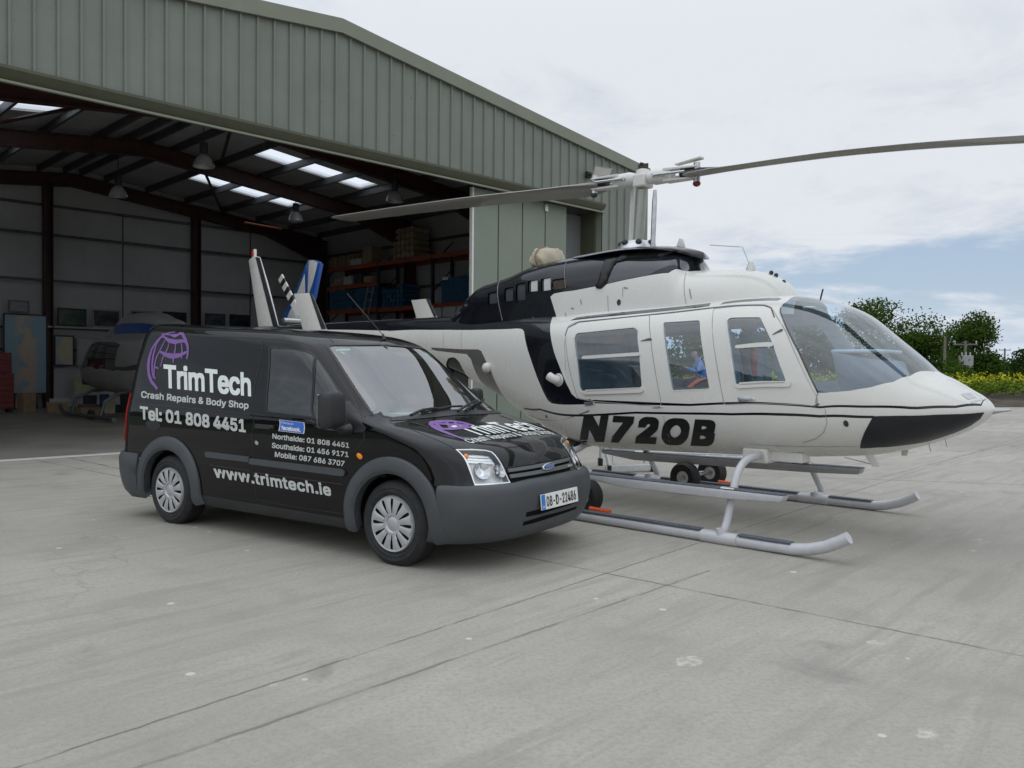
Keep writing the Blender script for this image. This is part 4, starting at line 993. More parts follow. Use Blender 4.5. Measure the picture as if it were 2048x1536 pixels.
def heli_cowl():
    T = B.poly
    bl = T(z5((628, 380), (648, 362), (700, 352), (760, 345), (880, 322), (905, 330), (930, 324), (950, 308), (1060, 283), (1180, 260), (1300, 245), (1420, 235), (1480, 231)))
    e = bl[-1]; c = B.b[-1]/2
    left = T(z5((664, 500), (662, 490), (640, 420)))
    white_rear = None
    black = [(0.0, 0.0), (left[0][0], 0.0)]+left+bl+[(e[0]-.0, c), (0.0, c)]
    screens = [rnd([(x0, y0+6), (x1, y0-4), (x1, y1-3), (x0, y1+5)], 4) for x0, y0, x1, y1 in ((275, 352, 326, 418), (368, 326, 416, 404), (434, 302, 486, 398), (500, 286, 556, 350), (574, 272, 630, 344), (640, 276, 712, 342))]
    screens = [T(z5(*q)) for q in screens]
    intake = T(z5((985, 185), (1050, 166), (1240, 158), (1370, 152), (1440, 172), (1475, 226), (1400, 236), (1180, 258), (1060, 280), (955, 302)))
    def both(*l): return [q for p in l for q in (p, B.mir(p))]
    split(B, .05, [('cowl_screen', both(*screens), M['trimd'], heli, -.02)], [(both(intake), M['intake']), (both(black), M['navy'])], M['white'], heli, 'engine_cowling')
    B.patch('inner_light_panel', T(z5((515, 288), (553, 282), (553, 345), (515, 349))), M['liner'], heli, -.012); B.patch('inner_light_panel', T(z5((588, 276), (627, 268), (626, 340), (588, 345))), M['liner'], heli, -.012)
    B.patch('inner_dark_panel', T(z5((640, 290), (708, 280), (708, 330), (640, 338))), M['bark'], heli, -.012)
    # the thick dark pillar between cowling and intake
    for q in both(T(rnd(z5((884, 322), (905, 290), (930, 200), (945, 172), (1000, 158), (1100, 140), (1440, 132), (1440, 158), (1240, 160), (1060, 172), (1000, 184), (980, 215), (945, 300), (922, 334), (898, 336)), 4))): B.patch('intake_surround', q, M['black'], heli, .03, .03, edge=.012, skirt=-.01)
    # overhanging visor above the intake
    xs = np.linspace(-2.5, -.985, 24); mb = MB(); V = []
    zt = lagr([-2.5, -1.76, -1.39, -1.2, -1.05, -.985], [2.668, 2.682, 2.664, 2.64, 2.60, 2.572]); wv = lagr([-2.5, -2.0, -1.5, -1.2, -1.08, -1.02, -.985], [.20, .32, .385, .35, .27, .17, .02])
    for x in xs:
        z = zt(x); w = wv(x)
        for k in range(16):
            a = 2*math.pi*k/16; V.append((x, w*math.cos(a), z-.05+.045*math.sin(a)*(1 if math.sin(a) > 0 else .55)+.03*(1-math.cos(a)**2)*.6))
    mb.add(V, [(i*16+k, i*16+(k+1) % 16, (i+1)*16+(k+1) % 16, (i+1)*16+k) for i in range(23) for k in range(16)]+[tuple(range(15, -1, -1)), tuple(range(23*16, 24*16))])
    mb.build('intake_visor', M['navy'], heli, smooth=60)
    for px in (z5((1402, 240), (1400, 420)), z5((955, 375), (958, 465)), z5((1040, 330), (1040, 380)), z5((720, 180), (716, 330))): B.patch('panel_seam', B.stroke(T(px), .006), M['seam'], heli, .0025)
    for p in z5((1018, 412),):
        u = T([p])[0]; B.patch('port', [(u[0]+.025*math.cos(t), u[1]+.025*math.sin(t)) for t in np.linspace(0, 2*math.pi, 14)[:-1]], M['trimd'], heli, .003)
    for a, b in (((800, 395), (806, 425)), ((714, 470), (716, 496)), ((1420, 335), (1430, 390)), ((1045, 328), (1068, 332)), ((745, 445), (762, 448)), ((530, 495), (534, 515)), ((356, 515), (362, 535))):
        B.patch('fastener', B.stroke(T(z5(a, b)), .012), M['alu' if a[1] > 460 else 'seam'], heli, .003)
heli_cowl()

def XZ(px, y): return [tuple(HL.ony(*p, y)[[0, 2]]) for p in px]
def plate(name, poly, y, t, m, parent, bevel=.012):
    V = [(x, y-t/2, z) for x, z in poly]+[(x, y+t/2, z) for x, z in poly]; n = len(poly)
    F = [tuple(range(n-1, -1, -1)), tuple(range(n, 2*n))]+[(i, (i+1) % n, n+(i+1) % n, n+i) for i in range(n)]
    return MB().add(V, F).build(name, m, parent, 35, bevel)
def heli_tail():
    # vertical fin
    f = XZ(zt_((165, 578), (205, 540), (236, 548), (300, 760), (392, 1125)), 0)
    f2 = [f[0], f[1], f[2], f[3], (f[4][0], f[4][1]), (f[4][0]+.35, 1.75), (f[4][0]-.25, 1.05), (f[4][0]-.62, 1.05), (f[4][0]-.50, 1.9)]
    plate('tail_fin', f2, 0, .07, M['white'], heli)
    ls = XZ(zt_((206, 548), (238, 552), (392, 1125), (352, 1128)), -.045); plate('fin_leading_strip', ls, -.036, .012, M['trimd'], heli, .002)
    b = HL.ony(508, 506, 0); bm = empty('beacon'); bm.parent = heli; bm.location = tuple(b)
    MB().lathe([(0, .05), (.035, .04), (.045, 0), (.045, -.06), (0, -.06)], 14).build('beacon_lens', M['red'], bm); MB().box((.03, 0, -.02), (.04, .05, .16)).build('beacon_base', M['whitem'], bm, bevel=.01)
    # tailplane and end plates
    for y, pl, st in ((-.96, zt_((530, 850), (645, 845), (668, 850), (785, 1137), (600, 1130)), zt_((648, 846), (668, 850), (785, 1140), (745, 1140))), (.96, zt_((1490, 903), (1602, 893), (1624, 893), (1692, 1037), (1532, 1046)), zt_((1604, 893), (1624, 893), (1692, 1037), (1668, 1040)))):
        p = XZ(pl, y); x0 = p[-1][0]; x1 = p[3][0]; zl = 1.62
        p = p[:3]+[(p[3][0], p[3][1]), (x1+.02, 1.9), (x1-.1, zl), (x0-.0, zl), (x0+.02, 1.9), (p[4][0], p[4][1])]
        plate('end_plate', p, y, .04, M['white'], heli); plate('end_plate_strip', XZ(st, y-.03), y-.022, .008, M['trimd'], heli, .001)
    MB().add([(x, y, 1.70+t*(.035 if abs(x+6.35) < .2 else .006)) for y in (-.96, .96) for x, t in ((-6.05, 0), (-6.2, 1), (-6.5, 1), (-6.72, 0), (-6.5, -1), (-6.2, -1))], [(0, 1, 2, 3, 4, 5), (11, 10, 9, 8, 7, 6)]+[(i, (i+1) % 6, 6+(i+1) % 6, 6+i) for i in range(6)]).build('tailplane', M['white'], heli)
    MB().tube([(-9.7, 0, 1.93), (-9.9, 0, 1.93), (-9.98, 0, 1.93)], [.13, .09, .02], 14).build('tail_cone', M['white'], heli)
    # tail rotor on the far side
    T = empty('tail_rotor'); T.parent = heli; a = HL.ony(604, 642, .38); b = HL.ony(561, 554, .38); T.location = tuple(a)
    MB().tube([(0, -.35, 0), (0, .05, 0)], .04, 10).build('gearbox_shaft', M['alu'], T)
    d = Vector(b-a)
    for sgn in (1, -1):
        dd = d*sgn; u = dd.normalized(); n = Vector((0, 1, 0)); cc = u.cross(n); L = dd.length; edges = [.12, .42, .52, .62, .72, .82, .91, 1.0]
        for i in range(len(edges)-1):
            p0 = u*L*edges[i]; p1 = u*L*edges[i+1]; mb = MB(); V = [p0-cc*.07-n*.012, p0+cc*.07-n*.012, p1+cc*.07-n*.012, p1-cc*.07-n*.012]; V2 = [q+n*.024 for q in V]
            mb.add(V+V2, [(0, 3, 2, 1), (4, 5, 6, 7), (0, 1, 5, 4), (1, 2, 6, 5), (2, 3, 7, 6), (3, 0, 4, 7)]).build('blade_band', M['whitem' if i % 2 == 0 else 'black'], T, smooth=0)
heli_tail()

def heli_skids():
    dx = -.29; ys = 1.285
    for sg, ox in ((-1, 0.0), (1, dx)):
        y = sg*ys
        tip = HL.ony(*zf_((1700, 1255))[0], -ys) if sg < 0 else None
        x1 = .555+ox; r = .046
        pts = [(-3.3+ox, y, r+.03), (-3.15+ox, y, r), (x1-.25, y, r), (x1, y, r+.004), (x1+.12, y, r+.022), (x1+.24, y, r+.06), (x1+.34, y, r+.11), (x1+.41, y, r+.152)]
        MB().tube(pts, [r]*8, 18).build('skid_tube', M['skidw'], heli, 50)
        for a, b in ((-3.0, -2.34), (-1.96, -.24), (.10, .535)):
            MB().box(((a+b)/2+ox, y, 2*r+.004), (b-a, .078, .014)).build('walkway_strip', M['treadg'], heli, 0, .003)
        for xc in (-.06, -2.15):
            mb = MB(); mb.tube([(xc-.17+ox, y, r), (xc+.15+ox, y, r)], r+.008, 18); mb.tube([(xc+ox, y, r), (xc+ox, y, .125)], [.05, .042], 14); mb.build('saddle', M['skidw'], heli, 40)
    # cross tubes (bent), front and rear
    def ctube(nx, nl, fx, fl, nm):
        pn = [(nx, -ys, .1)]+nl; pf = [(fx, ys, .1)]+fl; P = pn+[(nx*.55+fx*.45, -.2, pn[-1][2]+.02), (nx*.45+fx*.55, .2, pn[-1][2]+.02)]+pf[::-1]
        # smooth
        Q = [np.array(p, float) for p in P]
        for _ in range(2):
            q = [Q[0]]
            for a, b in zip(Q[:-1], Q[1:]): q += [a*.75+b*.25, a*.25+b*.75]
            Q = q+[Q[-1]]
        MB().tube(Q, .033, 14).build(nm, M['skidw'], heli, 50)
    nl = []
    for p in zf_((290, 1130), (370, 720), (420, 500), (475, 390), (545, 325), (650, 300)):
        q = HL.onx(*p, -.06); nl.append(tuple(q))
    fl = []
    for p in zf_((1410, 740), (1295, 490), (1225, 350), (1165, 280), (1090, 245)):
        q = HL.onx(*p, -.06+dx); fl.append(tuple(q))
    ctube(-.06, nl, -.06+dx, fl, 'cross_tube')
    ctube(-2.15, [(-2.15+.12*k/5, q[1], .1+(q[2]-.1)*.84) for k, q in enumerate(nl)], -2.15+dx, [(-2.15+dx+.20*k/4, q[1], .1+(q[2]-.1)*.9) for k, q in enumerate(fl)], 'cross_tube')
    # boarding steps fixed to the legs
    for y, pts, h in ((-1.17, zb_((262, 432), (2048, 612)), .075), (1.05, zb_((495, 165), (2048, 285)), .085)):
        a = HL.ony(*pts[0], y); b = HL.ony(*pts[1], y); e = HL.ony(*(zf_((992, 742))[0] if y < 0 else zf_((1862, 432))[0]), y)
        d = (b-a)/np.linalg.norm(b-a); z0 = a[2]; z1 = e[2]
        poly = [(a[0], a[2]), (e[0], e[2]), (e[0]-.03, e[2]-h*.75), (e[0]-.5, e[2]-h*1.05), (a[0]+.5, a[2]-h*1.05), (a[0]+.02, a[2]-h*.5)]
        plate('boarding_step', poly, y, .13, M['skidw'] if y < 0 else M['alu2'], heli, .015)
        MB().add([(a[0], y-.06, a[2]+.004), (e[0], y-.06, e[2]+.004), (e[0], y+.06, e[2]+.004), (a[0], y+.06, a[2]+.004)], [(0, 1, 2, 3)]).build('step_tread', M['treadg'], heli, 0)
        for k, xx in enumerate((-.06, -2.12)):
            xx += (0 if y < 0 else dx); zz = a[2]+(xx-a[0])*(e[2]-a[2])/(e[0]-a[0]); MB().tube([(xx-.06, y+.0, zz-.03), (xx+.06, y, zz-.03)], .048, 12).build('step_clamp', M['alu'], heli)
    # belly fairing, antennas and lamps below
    q = HL.ony(1493, 898, -.5); MB().box((q[0]+.10, -.42, .66), (.24, .26, .13)).build('tube_fairing', M['white'], heli, 0, .02)
    MB().box((q[0]+.32, -.38, .66), (.36, .18, .09)).build('belly_box', M['white'], heli, 0, .012)
    MB().lathe([(0, -.04), (.055, -.03), (.07, .02), (.07, .08)], 16, Matrix.Translation((.13, -.25, .62))).build('landing_lamp', M['trimd'], heli)
    p = XZ(zf_((1862, 262), (1960, 268), (2040, 395), (2030, 418), (1965, 416)), -.25); plate('blade_antenna', p, -.25, .02, M['white'], heli, .004)
    p = XZ(z4((1085, 1310), (1145, 1300), (1130, 1350), (1090, 1350)), .25); plate('blade_antenna', p, .25, .02, M['white'], heli, .004)
    w0 = HL.ony(*z4((845, 1412))[0], -.25); w1 = HL.ony(*z4((650, 1362))[0], .5); MB().tube([tuple(w0), tuple(w1)], .003, 5).build('wire_antenna', M['trimd'], heli)
    for pt, y in ((z4((1420, 1235))[0], 0.0), (z4((1295, 1270))[0], 0)):
        q = HL.ony(*pt, y); MB().tube([(q[0], y, q[2]+.03), (q[0]+.02, y, q[2]-.05)], .006, 6).build('drain_pipe', M['alu'], heli)
M['treadg'] = mat('grey_grip_tape', (.10, .115, .14), .85, var=.15, bump=.4, bs=300); 
heli_skids()

def heli_rotor():
    mast0 = Vector((-1.78, 0, 2.60)); hub = Vector((-1.715, 0, 3.425)); up = (hub-mast0).normalized()
    MB().tube([mast0, hub-up*.12], .058, 18).build('rotor_mast', M['mastc'], heli)
    mb = MB(); mb.lathe([(.0, .12), (.15, .11), (.2, .05), (.22, 0)], 22, Matrix.Translation((-1.78, 0, 2.655))); mb.build('mast_boot', M['alu'], heli)
    mb = MB()
    for k in range(7): a = k*.9; mb.sphere((-1.78+.17*math.cos(a), .17*math.sin(a), 2.74), .035, 8, 6)
    mb.build('boot_bolts', M['trimd'], heli)
    Rr = empty('main_rotor'); Rr.parent = heli; Rr.location = tuple(hub)
    # hub: trunnion block, yoke, cap
    MB().box((0, 0, -.03), (.15, .19, .14)).build('trunnion_block', M['whitem'], Rr, 0, .02)
    mb = MB(); mb.lathe([(0, .105), (.04, .10), (.07, .085), (.085, .04), (.085, -.02)], 18); mb.build('hub_cap', M['whitem'], Rr)
    mb = MB(); mb.box((0, 0, .115), (.09, .07, .05)); mb.tube([(-.06, 0, .145), (.06, 0, .14)], .016, 8); mb.tube([(.0, -.05, .15), (0, .05, .15)], .016, 8); mb.build('flap_stop', M['bark'], Rr, bevel=.008)
    tiltx = -.044            # teeter: nose blade low
    DR = lagr([.5, .9, 1.21, 1.89, 2.58, 3.49, 4.5, 5.46], [-.045, -.05, -.058, -.079, -.124, -.218, -.36, -.53]); DL = lagr([.46, 1.28, 2.54, 3.97, 5.46], [-.01, .03, .102, .157, .202])
    for sg in (1, -1):
        g = empty('blade_assembly'); g.parent = Rr; g.rotation_euler = (0, -math.atan(tiltx)*1.0 if sg > 0 else -math.atan(tiltx), 0) if False else (0, 0, 0)
        def pt(r, y=0.0, z=0.0): return (sg*r, y, z+tiltx*sg*r)
        mb = MB(); mb.tube([pt(.08), pt(.16), pt(.30), pt(.36)], [.062, .082, .076, .06], 18); mb.build('grip', M['whitem'], g, 40)
        mb = MB()
        for zz in (.055, -.058):
            V = []
            for r, w, t in ((.28, .07, .024), (.42, .06, .02), (.58, .045, .018), (.66, .042, .016)):
                for y, dz in ((-w, -t), (w, -t), (w, t), (-w, t)): V.append(pt(r, y, zz*(1-.0*r)+dz*.6))
            F = [(i*4+k, i*4+(k+1) % 4, (i+1)*4+(k+1) % 4, (i+1)*4+k) for i in range(3) for k in range(4)]+[(3, 2, 1, 0), (12, 13, 14, 15)]; mb.add(V, F)
        mb.build('grip_tang', M['whitem'], g, 0, .006)
        MB().tube([pt(.64, 0, -.115), pt(.64, 0, .095)], .034, 14).build('blade_bolt', M['alu'], g)
        MB().sphere(pt(.64, 0, -.115), .04, 12, 8, (1, 1, .8)).build('bolt_cap', M['redbox'] if sg > 0 else M['trimd'], g)
        if sg > 0: MB().add([pt(.40, -.04, .105), pt(.40, .04, .105), pt(.70, .04, .15), pt(.70, -.04, .15), pt(.40, -.04, .09), pt(.40, .04, .09), pt(.70, .04, .125), pt(.70, -.04, .125)], [(0, 1, 2, 3), (7, 6, 5, 4), (0, 4, 5, 1), (1, 5, 6, 2), (2, 6, 7, 3), (3, 7, 4, 0)]).build('upper_lug', M['whitem'], g, 0, .015)
        MB().tube([pt(.20, -.10, .0), pt(.56, -.10, .0)], .014, 8).build('drag_brace', M['alu'], g)
        MB().tube([pt(.20, .10, .0), pt(.56, .10, .0)], .014, 8).build('drag_brace', M['alu'], g)
        MB().tube([pt(.46, 0, -.0), pt(.60, 0, 0), pt(.95, .0, -.0)], [.045, .05, .02], 10).build('blade_root', M['black'], g)
        for q_ in (.18, .30): MB().tube([pt(q_, -.105, 0), pt(q_, .105, 0)], .016, 8).build('grip_bolt', M['alu'], g)
        # blade: aerofoil sections along the span, slight droop
        chord = .39; R0, R1 = .56, 5.46; V = []; sec = [(.30, 0), (.26, .55), (.15, .95), (0, 1.0), (-.3, .62), (-.70, .1), (-.70, -.06), (-.3, -.42), (0, -.62), (.15, -.6), (.26, -.35)]
        rs = [R0, .62, .72, .95, 1.25, 1.6]+list(np.linspace(2.0, R1-.1, 16))+[R1]; n = len(sec)
        for r in rs:
            tw = R_(10-8*(r/R1)) ; th = .026 if r > 1.2 else .026+.022*(1.2-r)/.64; cw = chord*(1.0 if r > .9 else .55+.45*(r-R0)/(.9-R0))
            if r == R1: th *= .4; cw *= .85
            droop = float(DR(r) if sg > 0 else DL(r))-tiltx*sg*r
            for a, b in sec:
                y = a*cw*(-sg)*-1; z = b*th
                yy = y*math.cos(tw); zz = z+a*cw*math.sin(tw)
                V.append(pt(r, yy*(1), droop+zz))
        F = [(i*n+k, i*n+(k+1) % n, (i+1)*n+(k+1) % n, (i+1)*n+k) for i in range(len(rs)-1) for k in range(n)]+[tuple(range(n-1, -1, -1)), tuple(range((len(rs)-1)*n, len(rs)*n))]
        MB().add(V, F).build('rotor_blade', M['bladec'] , g, 50)
    # pitch links
    a = HL.ony(1310, 380, -.16); b = HL.ony(1305.5, 496, -.16); MB().tube([tuple(a), tuple(a*.8+b*.2), tuple(b)], [.016, .026, .026], 10).build('pitch_link', M['alu'], heli)
    a = HL.ony(1266, 372, .1); b = HL.ony(1260.5, 506, .1); MB().tube([tuple(a), tuple(b)], .026, 10).build('pitch_link', M['whitem'], heli)
M['mastc'] = mat('pale_mast', (.36, .37, .34), .35, metal=.35, var=.05); M['bladec'] = mat('grey_brown_blade', (.20, .188, .172), .38, coat=.3, var=.06, vs=2)
heli_rotor()

def heli_bits():
    # antennas on top
    b = HL.ony(1502, 536, 0); k = HL.ony(1484.7, 494, 0); e = HL.ony(1419.7, 490, 0)
    MB().tube([tuple(b), tuple(k), tuple(k*.9+e*.1+np.array([0, 0, .0])), tuple(e)], .005, 6).build('whip_antenna', M['trim'], heli)
    MB().lathe([(0, .07), (.02, .06), (.045, 0), (.045, -.03)], 12, Matrix.Translation(tuple(b))).build('antenna_base', M['white'], heli)
    plate('fin_antenna', XZ(z5((1342, 108), (1398, 108), (1382, 52), (1364, 46)), 0), 0, .025, M['white'], heli, .006)
    a = HL.ony(1641, 598, .0); t = HL.ony(1646, 578, .0); MB().tube([tuple(a), tuple(t)], .008, 6).build('roof_rod', M['trimd'], heli)
    for p in z5((1885, 243), (1912, 258), (1955, 296)):
        q = HL.ony(*p, 0); MB().sphere(tuple(q), .022, 8, 6).build('cowl_fastener', M['trimd'], heli)
    # pitot
    a = HL.ony(1984, 822, 0); b = HL.ony(2023, 820, 0); MB().tube([tuple(a), tuple(a*.5+b*.5), tuple(b)], [.028, .016, .009], 10).build('pitot_tube', M['alu'], heli)
    # flanged elbow vent and round lamp on the flank
    def onA(px, off): return A.lift([A.px(*px)], off)[0][0], A.lift([A.px(*px)], off)[1][0]
    p, n = onA((1117, 760), .0); V_ = empty('vent_elbow'); V_.parent = heli; V_.location = tuple(p); V_.rotation_euler = Vector(n).to_track_quat('Z', 'Y').to_euler(); V_.scale = (.84, .84, .84)
    MB().lathe([(0, .022), (.075, .022), (.082, .0)], 28).build('flange', M['whitem'], V_)
    mb = MB()
    for i in range(12): a = i*math.pi/6; mb.lathe([(0, .027), (.006, .027), (.006, .02)], 6, Matrix.Translation((.066*math.cos(a), .066*math.sin(a), 0)))
    mb.build('flange_bolts', M['trimd'], V_)
    MB().tube([(0, 0, 0), (0, 0, .05), (-.025, .02, .085), (-.075, .05, .095)], [.052, .054, .054, .054], 18).build('elbow', M['whitem'], V_, 50)
    p, n = onA((977, 735), 0); MB().sphere(tuple(p+n*.02), .06, 16, 10, (1, 1, 1)).build('round_lamp', M['whitem'], heli)
    p, n = onA((1138, 884), 0); MB().tube([tuple(p), tuple(p+np.array([.12, -.02, -.04]))], .05, 14).build('drain_mast', M['trimd'], heli)
    # cabin
    MB().box((-.85, 0, .90), (3.0, 1.12, .06)).build('cabin_floor', M['trimd'], heli, 0)
    MB().box((-2.33, 0, 1.36), (.06, 1.14, .96)).build('rear_bulkhead', M['seat'], heli, 0)
    def seat(x, y, w, name, d=.5, back=.62, ang=.16):
        s = empty(name); s.parent = heli; s.location = (x, y, .83)
        MB().box((0, 0, .30), (d, w, .14)).build('cushion', M['seat'], s, 0, .04)
        MB().box((-.0, 0, .12), (d*.8, w*.9, .24)).build('seat_base', M['trim'], s, 0, .02)
        MB().box((0, 0, back/2), (.10, w, back), mx=Matrix.Translation((-d/2-.02, 0, .34)) @ Matrix.Rotation(-ang, 4, 'Y')).build('backrest', M['seat'], s, 0, .035)
        MB().box((0, 0, 0), (.08, w*.55, .18), mx=Matrix.Translation((-d/2-.15, 0, 1.06))).build('head_rest', M['seat'], s, 0, .03)
    seat(-1.95, 0, 1.15, 'rear_bench')
    seat(-.25, -.33, .46, 'front_seat'); seat(-.25, .33, .46, 'front_seat')
    # instrument pedestal, coaming and stick
    mb = MB(); mb.add([(.62, -.14, .82), (.62, .14, .82), (1.0, .12, .85), (1.0, -.12, .85), (.42, -.30, 1.58), (.42, .30, 1.58), (.86, .24, 1.50), (.86, -.24, 1.50), (.50, -.28, 1.20), (.50, .28, 1.20), (1.0, .26, 1.12), (1.0, -.26, 1.12)], [(0, 1, 9, 8), (1, 2, 10, 9), (2, 3, 11, 10), (3, 0, 8, 11), (8, 9, 5, 4), (9, 10, 6, 5), (10, 11, 7, 6), (11, 8, 4, 7), (4, 5, 6, 7)])
    mb.build('instrument_console', M['console'], heli, 30, .02)
    MB().box((.62, 0, 1.585), (.42, .56, .03)).build('coaming', M['trim'], heli, 0, .015)
    for y in (-.33,): MB().tube([(.42, y, .84), (.36, y, 1.0), (.40, y, 1.14), (.44, y, 1.22)], [.022, .022, .024, .034], 10).build('cyclic_stick', M['black'], heli)
    MB().box((.52, -.45, .98), (.26, .22, .16)).build('side_box', M['trim'], heli, 0, .01)
    MB().lathe([(0, 0), (.034, 0), (.04, .03), (.04, .24), (.03, .27), (.015, .29), (0, .29)], 16, Matrix.Translation((-.52, .16, 1.34))).build('fire_extinguisher', M['red'], heli)
    MB().box((-.50, .10, 1.66), (.06, .08, .09)).build('hi_vis_pouch', mat('hi_vis', (.30, .30, .02), .7), heli, 0, .02)
heli_bits()
# canvas cover on the exhaust
def canvas():
    c = HL.ony(1097, 516, .0); o = empty('exhaust_cover', tuple(HL.wor((c[0], 0, c[2]))), HELI_YAW, 'cream canvas cover tied over the exhaust on the black engine cowling', 'cover')
    V = []; ns, sg = 15, 40
    for i in range(ns):
        t = i/(ns-1); rr = (0.0, .10, .150, .162)[i] if i < 4 else (.150-.03*(t-.25)+.010*math.sin(i*1.9) if i < ns-2 else (.11 if i == ns-2 else .0))
        cx = .17-.37*t if i > 2 else .17-.37*(2/14)*i/2; cz = -.05+.075*t
        for k in range(sg):
            a_ = 2*math.pi*k/sg; q = rr*(1+.05*math.sin(a_*5+i*.7)+.025*math.sin(a_*11+i*1.7)+(.07 if abs(math.sin(2*a_)) > .85 else 0)); V.append((cx+.03*math.sin(a_)*t*2, q*math.cos(a_)*1.1, cz+q*math.sin(a_)*.86))
    MB().add(V, [(i*sg+k, i*sg+(k+1) % sg, (i+1)*sg+(k+1) % sg, (i+1)*sg+k) for i in range(ns-1) for k in range(sg)]).build('bag', M['canvas'], o, 60)
    MB().tube([(-.06, .172*math.cos(a), -.0+.132*math.sin(a)) for a in np.linspace(0, 2*math.pi, 25)], .007, 6).build('tie_cord', M['card'], o)
canvas()
# ================================================================== VAN
VN = Frame(-.352, 6.613, -34.14)
y1 = Z(250, 640, .14648); y2 = Z(250, 840, .14648); y3 = Z(500, 640, .14648); y4 = Z(500, 840, .14648); y5 = Z(680, 920, .14648); y6 = Z(740, 700, .14648); y7 = Z(900, 840, .14648)
# control stations: s, height at front, tilt, x front (centre), x rear, half width, front corner length, exponent, rear corner
VS = np.array([
 # z     k     xF     xR     W     Lc    n    rc
 (.20, .000,  .70, -3.28, .83,  .50, 2.6, .18),
 (.24, .000,  .755, -3.36, .862, .50, 2.7, .18),
 (.34, .000,  .80, -3.41, .885, .48, 2.7, .18),
 (.48, .000,  .825, -3.43, .893, .46, 2.6, .17),
 (.58, .000,  .815, -3.43, .893, .46, 2.5, .16),
 (.625, .000, .775, -3.42, .890, .43, 2.4, .15),
 (.70, .000,  .735, -3.42, .888, .42, 2.3, .15),
 (.78, .000,  .675, -3.415, .886, .40, 2.3, .15),
 (.84, .000,  .595, -3.41, .884, .38, 2.35, .15),
 (.885, .000, .475, -3.41, .882, .36, 2.5, .15),
 (.93, .000,  .30, -3.41, .880, .35, 2.8, .15),
 (.97, .000,  .12, -3.405, .878, .34, 3.0, .15),
 (1.01, .000, -.07, -3.40, .874, .33, 3.1, .15),
 (1.045, .000, -.17, -3.40, .866, .34, 3.1, .15),
 (1.09, .005, -.245, -3.395, .855, .36, 3.0, .15),
 (1.20, .015, -.385, -3.385, .832, .36, 3.0, .15),
 (1.33, .030, -.548, -3.37, .805, .35, 3.0, .15),
 (1.46, .045, -.71, -3.345, .775, .35, 3.0, .16),
 (1.545, .058, -.82, -3.325, .752, .36, 2.9, .17),
 (1.595, .064, -.895, -3.305, .732, .38, 2.8, .18),
 (1.635, .064, -.985, -3.28, .700, .42, 2.6, .2),
 (1.665, .060, -1.10, -3.24, .645, .46, 2.4, .22),
 (1.685, .055, -1.27, -3.17, .55, .50, 2.2, .24),
 (1.698, .050, -1.5, -3.05, .42, .5, 2.1, .24),
 (1.705, .048, -1.8, -2.85, .22, .4, 2.0, .2),
 (1.707, .047, -2.2, -2.5, .01, .05, 2.0, .01)])
def van_grid():
    d = np.concatenate([[0], np.cumsum(np.hypot(np.diff(VS[:, 0])*2.2, np.diff(VS[:, 2])*.8)+.01)])
    q = np.unique(np.concatenate([np.linspace(0, d[-1], 120), d]))
    cols = [lagr(d, VS[:, c])(q) for c in range(8)]
    P = []
    for z, k, xF, xR, W_, Lc, n, rc in zip(*cols):
        ph = np.linspace(0, math.pi/2, 160)
        # quarter plan from the nose centre to the side
        x = xF-Lc+Lc*np.cos(ph)**(2/n); y = W_*np.sin(ph)**(2/n)
        ph2 = np.linspace(0, math.pi/2, 60); m = 2.6
        xr = xR+rc-rc*np.sin(ph2)**(2/m); yr = W_-rc*.8+rc*.8*np.cos(ph2)**(2/m) if W_ > rc*.8 else W_*np.cos(ph2)**(2/m)
        X = np.concatenate([x, xr, [xR]]); Y = np.concatenate([y, yr, [0]])
        L = np.concatenate([[0], np.cumsum(np.hypot(np.diff(X), np.diff(Y))+1e-9)])
        # fixed break points keep corner, flank and tail aligned between levels
        i1 = 159; i2 = 160; i3 = len(X)-2
        tq = np.concatenate([np.linspace(0, L[i1], 34), np.linspace(L[i1], L[i2], 46)[1:], np.linspace(L[i2], L[i3], 10)[1:], np.linspace(L[i3], L[-1], 10)[1:]])
        X = np.interp(tq, L, X); Y = np.interp(tq, L, Y)
        zz = z+k*(-.9-X)*np.clip((-.2-X)/.5, 0, 1) if k > 0 else np.full(len(X), z)
        # near side is y<0 : loop from the tail centre along the near side... start at tail, near side, nose, far side
        row = [(a, -b, c) for a, b, c in zip(X[::-1], Y[::-1], zz[::-1])]+[(a, b, c) for a, b, c in zip(X[1:], Y[1:], zz[1:])]
        P.append(row)
    return np.array(P)
Vs = Surf(van_grid(), VN)
van = empty('panel_van', tuple(VN.o), VN.yaw, 'black panel van with silver lettering and a purple globe, parked in front of the helicopter', 'van')
def ell(cx, cz, rx, rz, a0=0, a1=360, n=40): return [(cx+rx*math.cos(R_(a)), cz+rz*math.sin(R_(a))) for a in np.linspace(a0, a1, n)]
